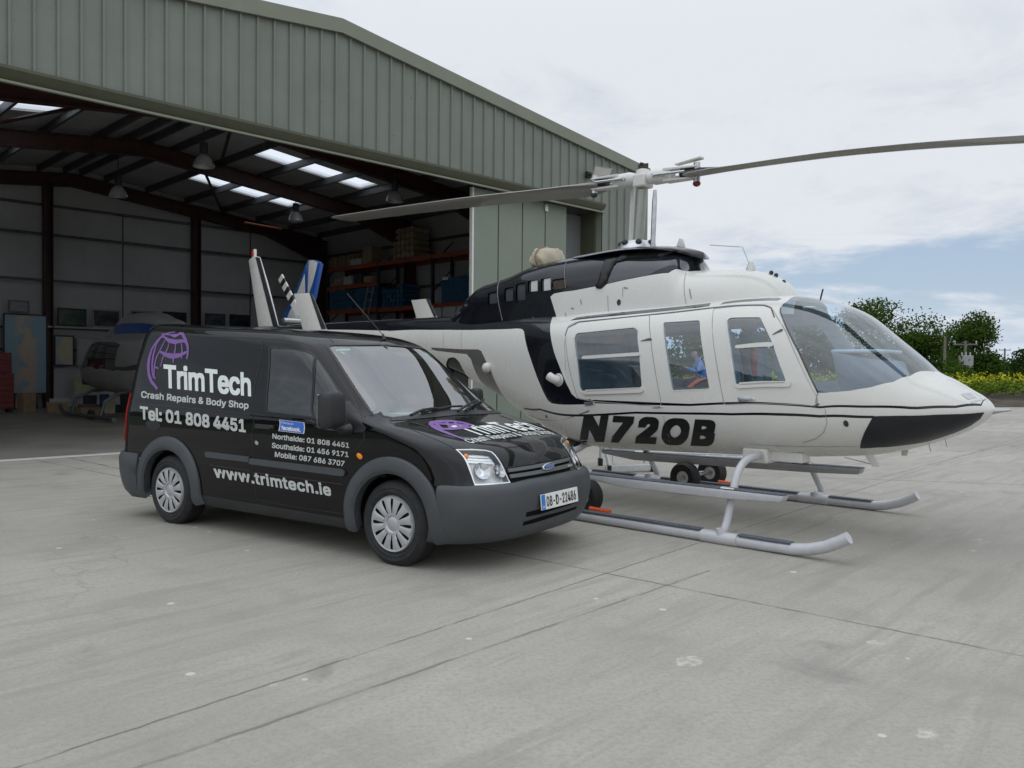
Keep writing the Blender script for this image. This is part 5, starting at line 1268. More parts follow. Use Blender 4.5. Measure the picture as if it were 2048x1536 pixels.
def van_body():
    T = Vs.poly; Mi = Vs.mir; sd = lambda pts: [Vs.side(x, z) for x, z in pts]
    def both(*l): return [q for p in l for q in (p, Mi(p))]
    # wheel openings
    def arch_in(cx): return sd([(cx-.355, .205)]+ell(cx, .33, .36, .335, 180, 0, 24)+[(cx+.355, .205)])
    wells = [arch_in(0), arch_in(-2.664)]
    win = T(y3((232, 1240), (245, 900), (272, 400), (300, 385), (560, 398), (760, 432), (830, 460), (872, 500), (856, 1318), (840, 1315)))
    win2 = T(y3((905, 520), (960, 590), (1060, 740), (1150, 890), (1235, 1030), (1255, 1120), (1250, 1400), (1180, 1420), (960, 1400), (880, 1330), (890, 700)))
    ws = T(y3((1120, 350), (1072, 345), (1066, 372), (1230, 620), (1420, 920), (1600, 1180), (1690, 1290)))+T(y6((165, 880), (215, 945), (560, 945)))
    c = Vs.b[-1]/2
    wc0 = Vs.at((-.205, 0, 1.06)); wc1 = Vs.at((-.86, 0, 1.575))
    wsn = [(wc1[0], c)]+[q for q in T(y3((1800, 335), (1400, 340)))]+T(y3((1120, 342), (1072, 350), (1066, 378), (1230, 625), (1420, 925), (1600, 1185), (1690, 1295)))+T(y6((140, 850), (175, 900), (300, 925)))
    wsn = [(a, b) for a, b in wsn if b <= c+1e-6]
    wsp = wsn+[(wc0[0], c)]
    wsp = wsp+Mi(wsp)[::-1][1:-1]
    light = T(rnd(y7((75, 400), (300, 395), (480, 408), (570, 430), (625, 480), (828, 858), (340, 895), (325, 860), (260, 680), (190, 520), (120, 440)), 1.5))
    door = T(rnd(y3((30, 1285), (95, 760), (185, 262), (420, 270), (700, 308), (830, 355), (960, 440), (1120, 640), (1260, 850), (1400, 1060), (1450, 1180), (1500, 1290)), 1.5))+T(y4((1560, 260), (1455, 400), (1400, 560), (1375, 900), (1375, 1290)))+T(y4((600, 1180), (0, 1062)))+T(y2((1800, 1080), (1745, 700), (1725, 200)))
    parts = [('windscreen', [wsp], M['vanglass'], van, -.003), ('headlight', both(light), M['lens'], van, .002), ('wheel_opening', both(*wells), M['black'], van, -.0),
             ('door_window', both(win), M['vandoorglass'], van, -.004), ('quarter_window', both(win2), M['vandoorglass'], van, -.004)]
    body, out, (ab, tr, free) = split(Vs, .05, [p for p in parts if p[0] != 'wheel_opening']+[('door', both(door), None, van, 0.0), ('cut', both(*wells), M['black'], van, 0.0)], [], M['vanblack'], van, 'body')
    for o, p in out['cut']: bpy.data.objects.remove(o)
    D = out['door']
    for nm in ('door_window', 'quarter_window'):
        for o, p in out[nm]:
            for d, dp in D:
                if pip(dp, np.mean(p, 0)[None])[0]: o.parent = d
    Vs.mesh('cab_liner', ab, tr[free & (Vs.lift(ab[tr].mean(1))[0][:, 2] > .6)], M['trimd'], van, -.03)
    def gap(q, w=.007, m='black', closed=False): Vs.patch('shut_line', Vs.stroke(q+[q[0]] if closed else q, w), M[m], van, .0015, .05)
    def offp(poly, k):
        P = np.array(poly); cm = P.mean(0); d = P-cm; L = np.linalg.norm(d, axis=1, keepdims=True); return [tuple(q) for q in cm+d*(1+k/L)]
    for q in both(door): Vs.patch('door_gap', offp(q, .005), M['black'], van, .0015, .05, holes=[offp(q, -.004)])
    # rubber round the glass
    for q, par in [(q, D[i][0]) for i, q in enumerate(both(offp(win, .0)))]: Vs.patch('window_rubber', offp(q, .022), M['dplastic'], par, .004, .05, edge=.001, skirt=-.006, holes=[q])
    for i, q in enumerate(both(win2)): Vs.patch('window_rubber', offp(q, .022), M['dplastic'], D[i][0], .004, .05, edge=.001, skirt=-.006, holes=[q])
    Vs.patch('windscreen_seal', offp(wsp, .014), M['black'], van, .002, .05, holes=[offp(wsp, -.012)])
    for q in both(T(y3((0, 1285), (160, 1300), (800, 1345), (880, 1390), (950, 1450), (1050, 1480), (1240, 1500), (1240, 1520), (1040, 1515), (930, 1480), (860, 1425), (790, 1378), (160, 1325), (0, 1308)))): Vs.patch('waist_moulding', q, M['vanblack'], van, .012, .03, edge=.004, skirt=-.002)
    # bonnet
    def Tc(px): return [(a, min(b, c)) for a, b in T(px)]
    bl = T(y6((250, 985), (480, 1050), (700, 1140), (1000, 1265), (1150, 1345)))
    bl2 = T(y7((70, 392), (330, 388), (500, 402), (590, 425), (650, 490), (770, 650)))
    edge = [(Vs.at((.705, y, .715))) for y in (-.42, -.2)]
    hood = bl+bl2+[Vs.at((.725, -.25, .715)), (Vs.at((.735, 0, .715))[0], c)]
    for q in both(bl+bl2+[(Vs.at((.735, 0, .712))[0], c)]): gap(q, .007)
    cow = T(y6((560, 985), (700, 1010), (900, 1062), (1200, 1165), (1500, 1280), (1600, 1330)))
    for q in both(T(y6((560, 985), (640, 1005), (760, 1040), (880, 1075)))): Vs.patch('washer_recess', Vs.stroke(q, [.03, .02, .01]), M['black'], van, .002)
    # scuttle panel below the glass
    sc = [(Vs.at((x, y, z))) for x, y, z in ((-.19, -.70, 1.05), (-.20, -.4, 1.055), (-.205, 0, 1.06), (-.13, 0, 1.03), (-.12, -.4, 1.025), (-.16, -.72, 1.035))]
    Vs.patch('scuttle', [sc[0], sc[1], (sc[2][0], c), (sc[3][0], c), sc[4], sc[5]], M['dplastic'], van, .004, .04); Vs.patch('scuttle', Mi([sc[0], sc[1], (sc[2][0], c), (sc[3][0], c), sc[4], sc[5]]), M['dplastic'], van, .004, .04)
    # bumper: wraps the whole nose
    bt = T(y5((1300, 380), (1370, 345), (1500, 352), (1660, 362), (1840, 350)))+T(y7((340, 905), (600, 885), (830, 865)))
    zc = Vs.at((.775, 0, .615))[0]; a0 = Vs.a[0]+.004
    bL = Vs.side(.425, .42)[1]
    ctl = sorted([(q[1], q[0]) for q in bt]+[(Vs.at((.765, -.3, .618))[1], Vs.at((.765, -.3, .618))[0]), (c, zc)]); ctl = [(bL, Vs.side(.43, .605)[0])]+[q for q in ctl if q[0] > bL+.01]
    cx_, cy_ = zip(*ctl); bs = np.concatenate([np.linspace(bL, c, 40), Vs.b[-1]-np.linspace(bL, c, 40)[::-1][1:]])
    at_ = np.interp(np.minimum(bs, Vs.b[-1]-bs), cx_, cy_)
    lo = [(a0, q) for q in bs]; hi = [(t_, q) for t_, q in zip(at_, bs)]
    Vs.band('front_bumper', lo, hi, [(0, -.02), (0, .006), (.05, .016), (.12, .022)]+[(f_, .024) for f_ in np.linspace(.2, .84, 12)]+[(.90, .023), (.95, .017), (.985, .009), (1, .004), (1, -.01)], M['plastic'], van, 90)
    # lower grille: black patches on the bumper paint in the dark of its slots
    def px_band(pts): return T(pts)
    g1 = T(y7((1015, 1245), (1210, 1195), (1480, 1125), (1700, 1050)))
    g1b = T(y7((1690, 1110), (1480, 1180), (1210, 1262), (1005, 1305)))
    g2 = T(y7((975, 1370), (1250, 1290), (1500, 1225), (1690, 1165)))
    g2b = T(y7((1680, 1195), (1500, 1260), (1250, 1342), (965, 1420)))
    G1 = g1+g1b; G2 = g2+g2b
    for q in (G1, G2):
        Vs.patch('grille_slot_dark', offp(q, .004), M['pitch'], van, .0262, .02)
    gap(T(y7((345, 905), (400, 960), (440, 1035), (445, 1040))), .006, 'dplastic')
    # grille: three slats between the lamps
    def slat(l, r, lo_l, lo_r, m, off):
        q = T([l, r, lo_r, lo_l]) ; Vs.patch('grille_slat', q, M[m], van, off, .04, edge=off*.5, skirt=-.002)
    gr = T(y7((770, 655), (1600, 500), (1640, 690), (835, 855)))
    Vs.patch('grille_back', gr, M['pitch'], van, .003, .04)
    for a, b, d, e in (((774, 676), (1604, 520), (790, 722), (1615, 562)), ((800, 756), (1622, 596), (820, 806), (1638, 648))): Vs.patch('grille_slat', T(y7(a, b, e, d)), M['plastic2'], van, .016, .04, skirt=.002)
    # emblem
    e0 = T(y7((1308, 650)))[0]; qa = T(y7((1390, 632)))[0]; qb = T(y7((1318, 700)))[0]
    P0 = np.array(e0); 
    el = [Vs.px(*p) for p in y7(*[(1308+82*math.cos(t)-6*math.sin(t), 650+46*math.sin(t)-14*math.cos(t)) for t in np.linspace(0, 2*math.pi, 28)[:-1]])]
    el2 = [Vs.px(*p) for p in y7(*[(1308+66*math.cos(t)-5*math.sin(t), 650+35*math.sin(t)-11*math.cos(t)) for t in np.linspace(0, 2*math.pi, 28)[:-1]])]
    Vs.patch('emblem_rim', el, M['chrome'], van, .034, .02, edge=.028, skirt=.0); Vs.patch('emblem_badge', el2, M['badgeblue'], van, .036, .02)
    vtext('emblem_script', 'Ford', M['chrome'], y7((1262, 672), (1356, 655), (1266, 634)), .039, bold=.0, shear=.25)
    Vs.patch('grille_badge', T(y7((1575, 625), (1640, 610), (1645, 640), (1580, 655))), M['chrome'], van, .02)
    # number plate: flat, on the bumper
    pc = np.array([.868, 0, .452]); tilt = .10
    pl = empty('number_plate'); pl.parent = van; pl.location = (.862, 0, .455); pl.rotation_euler = (0, R_(-6), 0)
    mb = MB().box((0, 0, 0), (.012, .52, .112)); mb.build('plate_sheet', M['plate'], pl, 0, .003)
    MB().box((.0066, -.236, 0), (.002, .046, .108)).build('plate_band', M['plateblue'], pl, 0)
    def mp(u, v, d): return np.stack([.0085+d, -.195+u*.42, -.036+v*.072], 1)
    text_obj('plate_number', '08-D-22486', M['letterb'], pl, mp, bold=.012, spacing=1.04)
    text_obj('plate_country', 'IRL', M['plate'], pl, lambda u, v, d: np.stack([.0085+d, -.252+u*.032, -.042+v*.018], 1), bold=.01)
    MB().box((-.03, 0, 0), (.05, .48, .10)).build('plate_mount', M['plastic'], pl, 0, .01)
    # wheel arch flares, sills, rubbing strips
    for cx, zt in ((0, .745), (-2.664, .745)):
        oo = sd([(cx-.465, .215)]+ell(cx+.005, .345, .465, .435, 182, -2, 40)+[(cx+.49, .235)]); ii = sd([(cx-.352, .215)]+ell(cx, .33, .352, .33, 180, 0, 40)+[(cx+.352, .215)])
        pr = [(1.0, -.01), (1.0, .010), (.96, .020), (.88, .026), (.5, .032), (.24, .034), (.16, .031), (.10, .024), (0, .018), (0, -.05)]
        for q, w in ((oo, ii), (Mi(oo), Mi(ii))): Vs.band('wheel_arch_trim', w, q, pr, M['plastic'], van)
    s0 = sd([(-2.20, .30), (-.47, .285), (-.47, .215), (-2.20, .215)])
    for q in (s0, Mi(s0)): Vs.patch('sill', q, M['dplastic'], van, .006, .05, edge=.002, skirt=-.01)
    r1 = T(rnd(y2((1112, 435), (1140, 430), (1710, 500), (1708, 575), (1130, 508), (1112, 480)), 1.5)); r2 = T(rnd(y4((15, 520), (1270, 668), (1308, 700), (1308, 750), (1270, 768), (5, 600)), 2))
    for q in both(r1, r2): Vs.patch('rubbing_strip', q, M['plastic'], van, .018, .022, skirt=-.003)
    for q in both(T(y2((1150, 612), (1710, 690)))): Vs.patch('crease', Vs.stroke(q, .006), M['seamv'], van, .0015)
    for q in both(T(y4((60, 715), (1270, 880)))): Vs.patch('crease', Vs.stroke(q, .006), M['seamv'], van, .0015)
    # rear bumper
    rb = [Vs.side(-3.13, .63), Vs.side(-3.16, .22)]; xs = [Vs.at((-3.43, -.6, .6)), Vs.at((-3.43, 0, .6))]
    q = [Vs.side(-3.08, .60), (xs[1][0], 0.0), (a0, 0.0), Vs.side(-3.05, .205)]
    for k in (q, Mi(q)): Vs.patch('rear_bumper', k, M['plastic'], van, .05, .05, edge=.03, skirt=-.01)
    tl = [Vs.at((-3.36, -.87, .70)), Vs.at((-3.40, -.84, .70)), Vs.at((-3.38, -.80, 1.15)), Vs.at((-3.33, -.83, 1.15))]
    for k in (tl, Mi(tl)): Vs.patch('tail_light', k, M['red'], van, .012, .03, edge=.004, skirt=-.002)
    Vs.patch('side_reflector', T(y2((185, 512), (255, 520), (255, 542), (190, 535))), M['plate'], van, .004)
    # fuel flap and lock
    fc = Vs.px(*y2((385, 60))[0]); Vs.patch('fuel_flap', [(fc[0]+.085*math.sin(t), fc[1]+.085*math.cos(t)) for t in np.linspace(0, 2*math.pi, 24)[:-1]], M['black'], van, .002)
    u = T(y4((95, 310)))[0]
    for q in both([(u[0]+.02*math.cos(t), u[1]+.016*math.sin(t)) for t in np.linspace(0, 2*math.pi, 14)[:-1]]): Vs.patch('door_lock', q, M['alu'], van, .004)
    u = T(y4((1500, 493)))[0]
    for q in both([(u[0]+.024*math.cos(t), u[1]+.019*math.sin(t)) for t in np.linspace(0, 2*math.pi, 18)[:-1]]): Vs.patch('side_repeater', q, M['amber'], van, .018, .02, edge=.006, skirt=-.002)
    for q in both(T(rnd(y3((90, 1415), (340, 1440), (345, 1490), (300, 1500), (92, 1475)), 2))): Vs.patch('door_handle', q, M['dplastic'], D[0][0] if q[0][1] < c else D[1][0], .034, .02, edge=.02, skirt=-.002)
    gap(T(y1((190, 1140), (700, 1185), (1400, 1250), (1850, 1290))), .006, 'seamv')
    gap(T(y3((1540, 1330), (1590, 1290), (1700, 1310))), .006)
    gap(T(y3((1150, 310), (1080, 250), (950, 195))), .006); gap(T(y1((430, 212), (1200, 228), (1880, 252))), .008)
    # front wing line to the A pillar base: black mirror sail
    for q in both(T(y3((1360, 1100), (1450, 1215), (1520, 1330), (1585, 1470), (1560, 1535), (1400, 1536), (1250, 1510), (1255, 1120)))): Vs.patch('mirror_sail', q, M['dplastic'], van, .006, .03, edge=.002, skirt=-.004)
M['pitch'] = mat('deep_black', (.004, .004, .004), .8, spec=.1)
M['vandoorglass'] = glass('dark_door_glass', (.20, .25, .25), .085, .0, .05); M['badgeblue'] = mat('badge_blue', (.02, .05, .22), .25, coat=1); M['seamv'] = mat('paint_crease', (.03, .03, .032), .3)
def vtext(name, txt, m, anchors, off=.0022, bold=.02, shear=0.0, spacing=1.0, cap=.72, cuts=20, surf=None):
    bl, br, tl = [np.array(q) for q in anchors]; s = surf or Vs
    f = lambda u, v: s.px(*(bl+u*(br-bl)+v*(tl-bl)))
    return text_obj(name, txt, m, van, skin_map(s, f, off), bold, shear, spacing, None, cuts)
van_body()
def van_writing():
    vtext('side_lettering', 'TrimTech', M['letterw'], y1((535, 925), (1726, 1045), (528, 602)), bold=.026, spacing=.97)
    vtext('side_lettering', 'Crash Repairs & Body Shop', M['letter'], y1((222, 1060), (1690, 1215), (225, 968)), bold=.022, spacing=1.0, cuts=40)
    vtext('side_lettering', 'Tel: 01 808 4451', M['letter'], y1((210, 1352), (1652, 1538), (205, 1172)), bold=.030, spacing=.98, cuts=30)
    vtext('side_lettering', 'Northside: 01 808 4451', M['letter'], y4((308, 253), (1356, 382), (310, 183)), bold=.022, spacing=1.0, cuts=30)
    vtext('side_lettering', 'Southside: 01 456 9171', M['letter'], y4((300, 380), (1347, 508), (302, 308)), bold=.022, spacing=1.0, cuts=30)
    vtext('side_lettering', 'Mobile: 087 686 3707', M['letter'], y4((340, 503), (1290, 633), (345, 430)), bold=.022, spacing=1.0, cuts=30)
    a = y2((1228, 783))[0]; b = y4((1118, 1040))[0]; t = y2((1204, 620))[0]
    vtext('side_lettering', 'www.trimtech.ie', M['letter'], [a, b, t], bold=.026, spacing=1.05, cuts=34)
    st = Vs.poly(y3((405, 1360), (745, 1400), (740, 1555), (392, 1515)))
    P = np.array(st); cm = P.mean(0)
    Vs.patch('sticker_border', st, M['plate'], van, .003); Vs.patch('sticker', [tuple(cm+(p-cm)*.93) for p in P], M['fbblue'], van, .0045)
    vtext('sticker_text', 'facebook.', M['plate'], y3((435, 1498), (700, 1530), (437, 1440)), .006, bold=.035, cuts=8)
    vtext('sticker_text', 'Find us on', M['plate'], y3((440, 1415), (598, 1434), (441, 1385)), .006, bold=.01, cuts=8)
    # globe emblem, brush strokes
    G_ = [([(690, 165), (600, 178), (510, 215), (430, 300), (370, 400), (335, 520), (322, 640), (330, 740), (365, 840), (415, 900), (445, 945)], (.012, .02, .03, .045, .04, .03)),
          ([(560, 185), (480, 260), (430, 340), (395, 460), (375, 600), (378, 720), (395, 800)], (.010, .02, .03, .03, .028, .012)),
          ([(735, 180), (790, 190), (830, 270), (858, 350), (862, 440), (848, 535)], (.02, .045, .045, .036, .026)),
          ([(480, 240), (540, 230), (600, 280), (690, 300), (780, 285), (830, 300)], (.012, .02, .045, .05, .04, .02)),
          ([(470, 425), (560, 475), (650, 495), (740, 485), (810, 455), (860, 430)], (.016, .035, .055, .055, .035, .02)),
          ([(575, 240), (530, 320), (480, 420), (430, 520), (405, 640), (400, 780), (425, 800)], (.012, .02, .022, .024, .022, .02)),
          ([(610, 300), (590, 380), (562, 440), (520, 520), (490, 635)], (.014, .02, .024, .022, .016)),
          ([(700, 310), (690, 400), (672, 480), (660, 580)], (.014, .022, .028, .022)),
          ([(770, 295), (785, 390), (780, 470), (775, 530)], (.014, .02, .024, .02)),
          ([(400, 640), (430, 650), (465, 662)], (.02, .018, .01)), ([(500, 190), (640, 205), (760, 195)], (.01, .016, .014)), ([(640, 215), (690, 225), (740, 205)], (.012, .03, .012))]
    for pts, w in G_: Vs.patch('globe_emblem', Vs.stroke(Vs.poly(y1(*pts)), w), M['purple'], van, .003, .03)
    # bonnet writing
    H_ = [([(830, 1000), (870, 1050), (960, 1100), (1060, 1140), (1180, 1185), (1300, 1230)], (.02, .035, .05, .05, .035, .02)), ([(820, 1030), (850, 990), (1000, 975), (1150, 975), (1290, 1000), (1380, 1030)], (.02, .03, .04, .04, .05, .06)),
          ([(905, 1000), (930, 1045), (1000, 1085), (1120, 1080), (1280, 1060), (1360, 1050)], (.02, .03, .035, .035, .04, .04)), ([(900, 1010), (1010, 1015), (1130, 1020), (1260, 1025), (1350, 1040)], (.025, .04, .04, .05, .05)), ([(1040, 985), (1080, 1040), (1100, 1080)], (.02, .02, .02)), ([(1150, 980), (1190, 1030), (1230, 1065)], (.02, .02, .02))]
    for pts, w in H_: Vs.patch('globe_emblem', Vs.stroke(Vs.poly(y6(*pts)), w), M['purple'], van, .003, .03)
    bl = y6((1490, 1175))[0]; tl = y6((1290, 1095))[0]; br = y7((1120, 105))[0]
    # lettering runs across the bonnet: map on the bonnet in van coordinates
    def bon(x0, x1, y0, y1_, txt, m, bold, cap=.72, xt=0.0):
        def f(u, v):
            y = y0+(y1_-y0)*u; x = x0+(x1-x0)*v; return Vs.at((x, y, np.interp(x, [-.17, .1, .475, .6], [1.045, .975, .885, .84])))
        text_obj('bonnet_lettering', txt, m, van, skin_map(Vs, f, .0022), bold, 0, 1.04, None, 24)
    bon(.36, .10, -.36, .60, 'TrimTech', M['letterw'], .022)
    bon(.46, .375, -.56, .60, 'Crash Repairs & Body Shop', M['letter'], .022)
van_writing()
def wheel(parent, x, y, sg, r=.31, w=.195):
    w_ = empty('wheel'); w_.parent = parent; w_.location = (x, y, r-.012); w_.rotation_euler = (R_(-90*sg), 0, 0)
    # local z is the outward axis
    rt = r; gr = []
    for g_ in (-.055, -.02, .02, .055): gr += [(rt-.001, g_-.005), (rt-.009, g_-.004), (rt-.009, g_+.004), (rt-.001, g_+.005)]
    prof = [(.185, -w/2), (.215, -w/2-.004), (rt-.045, -w/2-.008), (rt-.015, -w/2+.012)]+gr+[(rt-.006, w/2-.022), (rt-.015, w/2-.012), (rt-.045, w/2+.008), (rt-.050, w/2+.0105), (rt-.054, w/2+.008), (.235, w/2+.006), (.231, w/2+.008), (.227, w/2+.005), (.205, w/2-.004), (.192, w/2-.03), (.185, -w/2)]
    MB().lathe(prof, 56).build('tyre', M['rubber'], w_, 50)
    MB().lathe([(.0, w/2-.055), (.19, w/2-.05), (.196, w/2-.02), (.200, w/2-.01)], 40).build('wheel_rim', M['dplastic'], w_)
    # wheel trim with twelve slots
    mb = MB(); n = 12; zo = w/2
    def zf(q): return zo+.006-.018*(1-min(1, q/.19))**1 + .012*math.sin(min(1, q/.19)*math.pi)
    for k in range(n):
        a0 = 2*math.pi*k/n; da = 2*math.pi/n
        for j in range(6):
            t0, t1 = j/6, (j+1)/6
            for (q0, q1, m0, m1) in ((.078, .115, .80, .80), (.115, .155, .74, .70), (.155, .185, .70, .78)):
                def pa(q, t, fr): ang = a0+da*((1-fr)/2+fr*t); return (q*math.cos(ang), q*math.sin(ang), zf(q)+.004*math.cos((t-.5)*math.pi))
                mb.add([pa(q0, t0, m0), pa(q1, t0, m1), pa(q1, t1, m1), pa(q0, t1, m0)], [(0, 1, 2, 3)])
        for t0, fr in ((0, 1), (1, 1)):
            pass
    mb.lathe([(.182, zf(.182)), (.196, zo+.010), (.203, zo-.006)], 56); mb.lathe([(0, zo+.004), (.045, zo+.003), (.052, zo-.001), (.058, zo+.006), (.066, zo+.008), (.080, zf(.08))], 48)
    mb.build('wheel_trim', M['silver'], w_, 40)
    MB().lathe([(0, zo-.018), (.185, zo-.014)], 40).build('slot_shadow', M['black'], w_)
    return w_
def van_bits():
    for x in (0, -2.664):
        for sg in (-1, 1): wheel(van, x, sg*.775, sg)
    for x in (0, -2.664):
        for sg in (-1, 1):
            V = []; n = 25
            for i in range(n):
                a = R_(-14+208*i/(n-1))
                for yy in (.845, .50): V.append((x+.385*math.cos(a), sg*yy, .335+.36*math.sin(a)))
            MB().add(V, [(2*i, 2*i+1, 2*i+3, 2*i+2) for i in range(n-1)]+[tuple(range(1, 2*n, 2))]).build('wheel_well', M['black'], van)
    MB().box((-1.5, 0, .27), (3.4, 1.60, .12)).build('underbody', M['black'], van, 0)
    # headlight innards
    for sg in (-1, 1):
        h = empty('headlight_unit'); h.parent = van
        q0 = Vs.poly(rnd(y7((95, 412), (300, 404), (480, 418), (560, 440), (612, 488), (800, 850), (350, 880), (335, 850), (270, 680), (205, 530), (140, 452)), 1.5))
        if sg > 0: q0 = Vs.mir(q0)
        Vs.patch('reflector', q0, M['lampref'], h, -.045, .03)
        for px, r in (((450, 690), .062), ((690, 690), .05)):
            u = Vs.px(*y7(px)[0]); u = u if sg < 0 else (u[0], Vs.b[-1]-u[1]); p, n = Vs.lift([u], -.012); m = Matrix.Translation(tuple(p[0])) @ Vector(n[0]).to_track_quat('Z', 'Y').to_matrix().to_4x4()
            MB().lathe([(0, -.035), (r*.5, -.03), (r*.95, 0), (r, .004), (r*1.05, -.002)], 24, m).build('reflector_bowl', M['chrome'], h)
        for k, (a, b) in enumerate((((205, 455), (560, 470)), ((225, 500), (600, 520)), ((245, 540), (625, 560)))):
            q = Vs.stroke(Vs.poly(y7(a, b)), .018); q = q if sg < 0 else Vs.mir(q); Vs.patch('reflector_rib', q, M['lampref2'], h, -.028, .03)
        u = Vs.px(*y7((225, 480))[0]); u = u if sg < 0 else (u[0], Vs.b[-1]-u[1]); p, n = Vs.lift([u], -.015); MB().sphere(tuple(p[0]), .02).build('indicator_bulb', M['amber'], h)
        q = Vs.poly(y7((75, 400), (300, 395), (480, 408), (570, 430), (625, 480), (828, 858), (340, 895), (325, 860), (260, 680), (190, 520), (120, 440))); 
        q = q if sg < 0 else Vs.mir(q)
        P = np.array(q); cm = P.mean(0); d = P-cm; L = np.linalg.norm(d, axis=1, keepdims=True)
        Vs.patch('lamp_bezel', q, M['lampref2'], h, .0005, .03, holes=[[tuple(v) for v in cm+d*(1-.012/L)]])
    # door mirrors
    for sg in (-1, 1):
        mr = empty('door_mirror'); mr.parent = van; c = VN.ony(662, 820, -1.04); mr.location = (c[0], -1.03, c[2]) if sg < 0 else (c[0]-.16, .94, c[2]); mr.scale = (.86, .82, .88) if sg < 0 else (.7, .5, .8)
        bm = bmesh.new(); bmesh.ops.create_cube(bm, size=1); bmesh.ops.subdivide_edges(bm, edges=bm.edges, cuts=5, use_grid_fill=True)
        for v in bm.verts:
            x, y, z = v.co*2; k = (abs(x)**4+abs(y)**4+abs(z)**5)**-.22; v.co = Vector((x*k*.085*(1.0 if x < 0 else .85), y*k*.115, z*k*.155*(1+.0*y)))
            v.co.y += sg*.02*(z > 0)*0
        me = bpy.data.meshes.new('mirror_housing'); bm.to_mesh(me); bm.free(); link('mirror_housing', me, M['plastic'] if False else M['dplastic'], mr, 60)
        MB().box((-.088, 0, 0), (.006, .18, .25)).build('mirror_glass', M['chrome'], mr, 0, .003)
        MB().tube([(.02, -sg*.02, -.13), (.03, -sg*.10, -.17), (.05, -sg*.17, -.16)], [.035, .035, .045], 12).build('mirror_arm', M['dplastic'], mr)
    # wipers
    for a, b, e in ((y6((545, 948))[0], y6((900, 850))[0], None), (y6((1185, 892))[0], y6((1440, 735))[0], None)):
        P = [Vs.lift([Vs.px(a[0]+(b[0]-a[0])*t, a[1]+(b[1]-a[1])*t)], .035+.02*math.sin(t*3))[0][0] for t in np.linspace(0, 1, 8)]
        MB().tube([tuple(p) for p in P], [.012]*4+[.009]*4, 8).build('wiper_arm', M['black'], van)
    for pts in (((690, 880), (880, 840), (1080, 795), (1250, 790)), ((1290, 850), (1400, 770), (1540, 700))):
        P = [Vs.lift([Vs.px(*p)], .018)[0][0] for p in y6(*pts)]
        MB().tube([tuple(p) for p in P], .009, 6).build('wiper_blade', M['black'], van)
    # aerial
    a = Vs.lift([Vs.px(*y3((1830, 270))[0])], .0)[0][0]; e = VN.onx(695, 590, a[0]-.36); L_ = np.array(e)
    MB().tube([tuple(a), tuple(a+np.array([-.015, 0, .05]))], [.02, .008], 8).build('aerial_base', M['dplastic'], van); 
    tip = VN.ony(694, 587, a[1]); MB().tube([tuple(a+np.array([-.01, 0, .04])), tuple(tip)], .0035, 6).build('aerial', M['dplastic'], van)
    # stickers on the windscreen, paper on the dash
    Vs.patch('tax_disc', Vs.poly(y6((740, 10), (850, 20), (830, 75), (760, 60))), M['papergreen'], van, -.006)
    Vs.patch('screen_sticker', Vs.poly(y3((1165, 395), (1270, 385), (1375, 380), (1372, 405), (1180, 412))), M['plate'], van, -.006)
    Vs.patch('screen_sticker', Vs.poly(y3((1230, 415), (1285, 435), (1310, 460), (1285, 458), (1235, 430))), M['papergreen'], van, -.006)
    # cab
    mb = MB(); V = []
    for y in (-.74, .74): V += [(-.18, y, 1.00), (-.62, y, 1.03), (-.75, y, .95), (-.72, y, .6), (-.2, y, .6)]
    mb.add(V, [(0, 1, 6, 5), (1, 2, 7, 6), (2, 3, 8, 7), (0, 5, 9, 4), (4, 3, 2, 1, 0), (5, 6, 7, 8, 9)]).build('dashboard', M['trimd'], van, 40, .02)
    MB().box((-.42, -.25, 1.045), (.2, .28, .006)).build('dash_paper', M['papergreen'], van, 0)
    MB().lathe([(.175, 0), (.185, .012), (.195, 0), (.185, -.012)], 30, Matrix.Translation((-.88, -.36, 1.06)) @ Matrix.Rotation(R_(-62), 4, 'Y'), closed=True).build('steering_wheel', M['black'], van)
    for y in (-.38, .38):
        s = empty('cab_seat'); s.parent = van; s.location = (-1.35, y, .62)
        MB().box((.05, 0, 0), (.5, .5, .16)).build('cushion', M['seat'], s, 0, .04); MB().box((-.26, 0, .34), (.14, .48, .62), mx=Matrix.Rotation(-.18, 4, 'Y')).build('backrest', M['seat'], s, 0, .05); MB().box((-.40, 0, .76), (.1, .26, .18)).build('head_rest', M['seat'], s, 0, .04)
    MB().box((-1.72, 0, 1.0), (.04, 1.5, 1.2)).build('bulkhead', M['trimd'], van, 0)
    MB().box((-.98, 0, 1.50), (.02, .22, .07)).build('rear_view_mirror', M['black'], van, 0, .01)
M['lampref'] = mat('lamp_reflector', (.80, .80, .79), .35, metal=.0, var=.1, vs=20); M['lampref2'] = mat('lamp_chrome', (.82, .82, .80), .2, metal=.6, var=.05); M['papergreen'] = mat('pale_green_paper', (.55, .68, .45), .7)
van_bits()
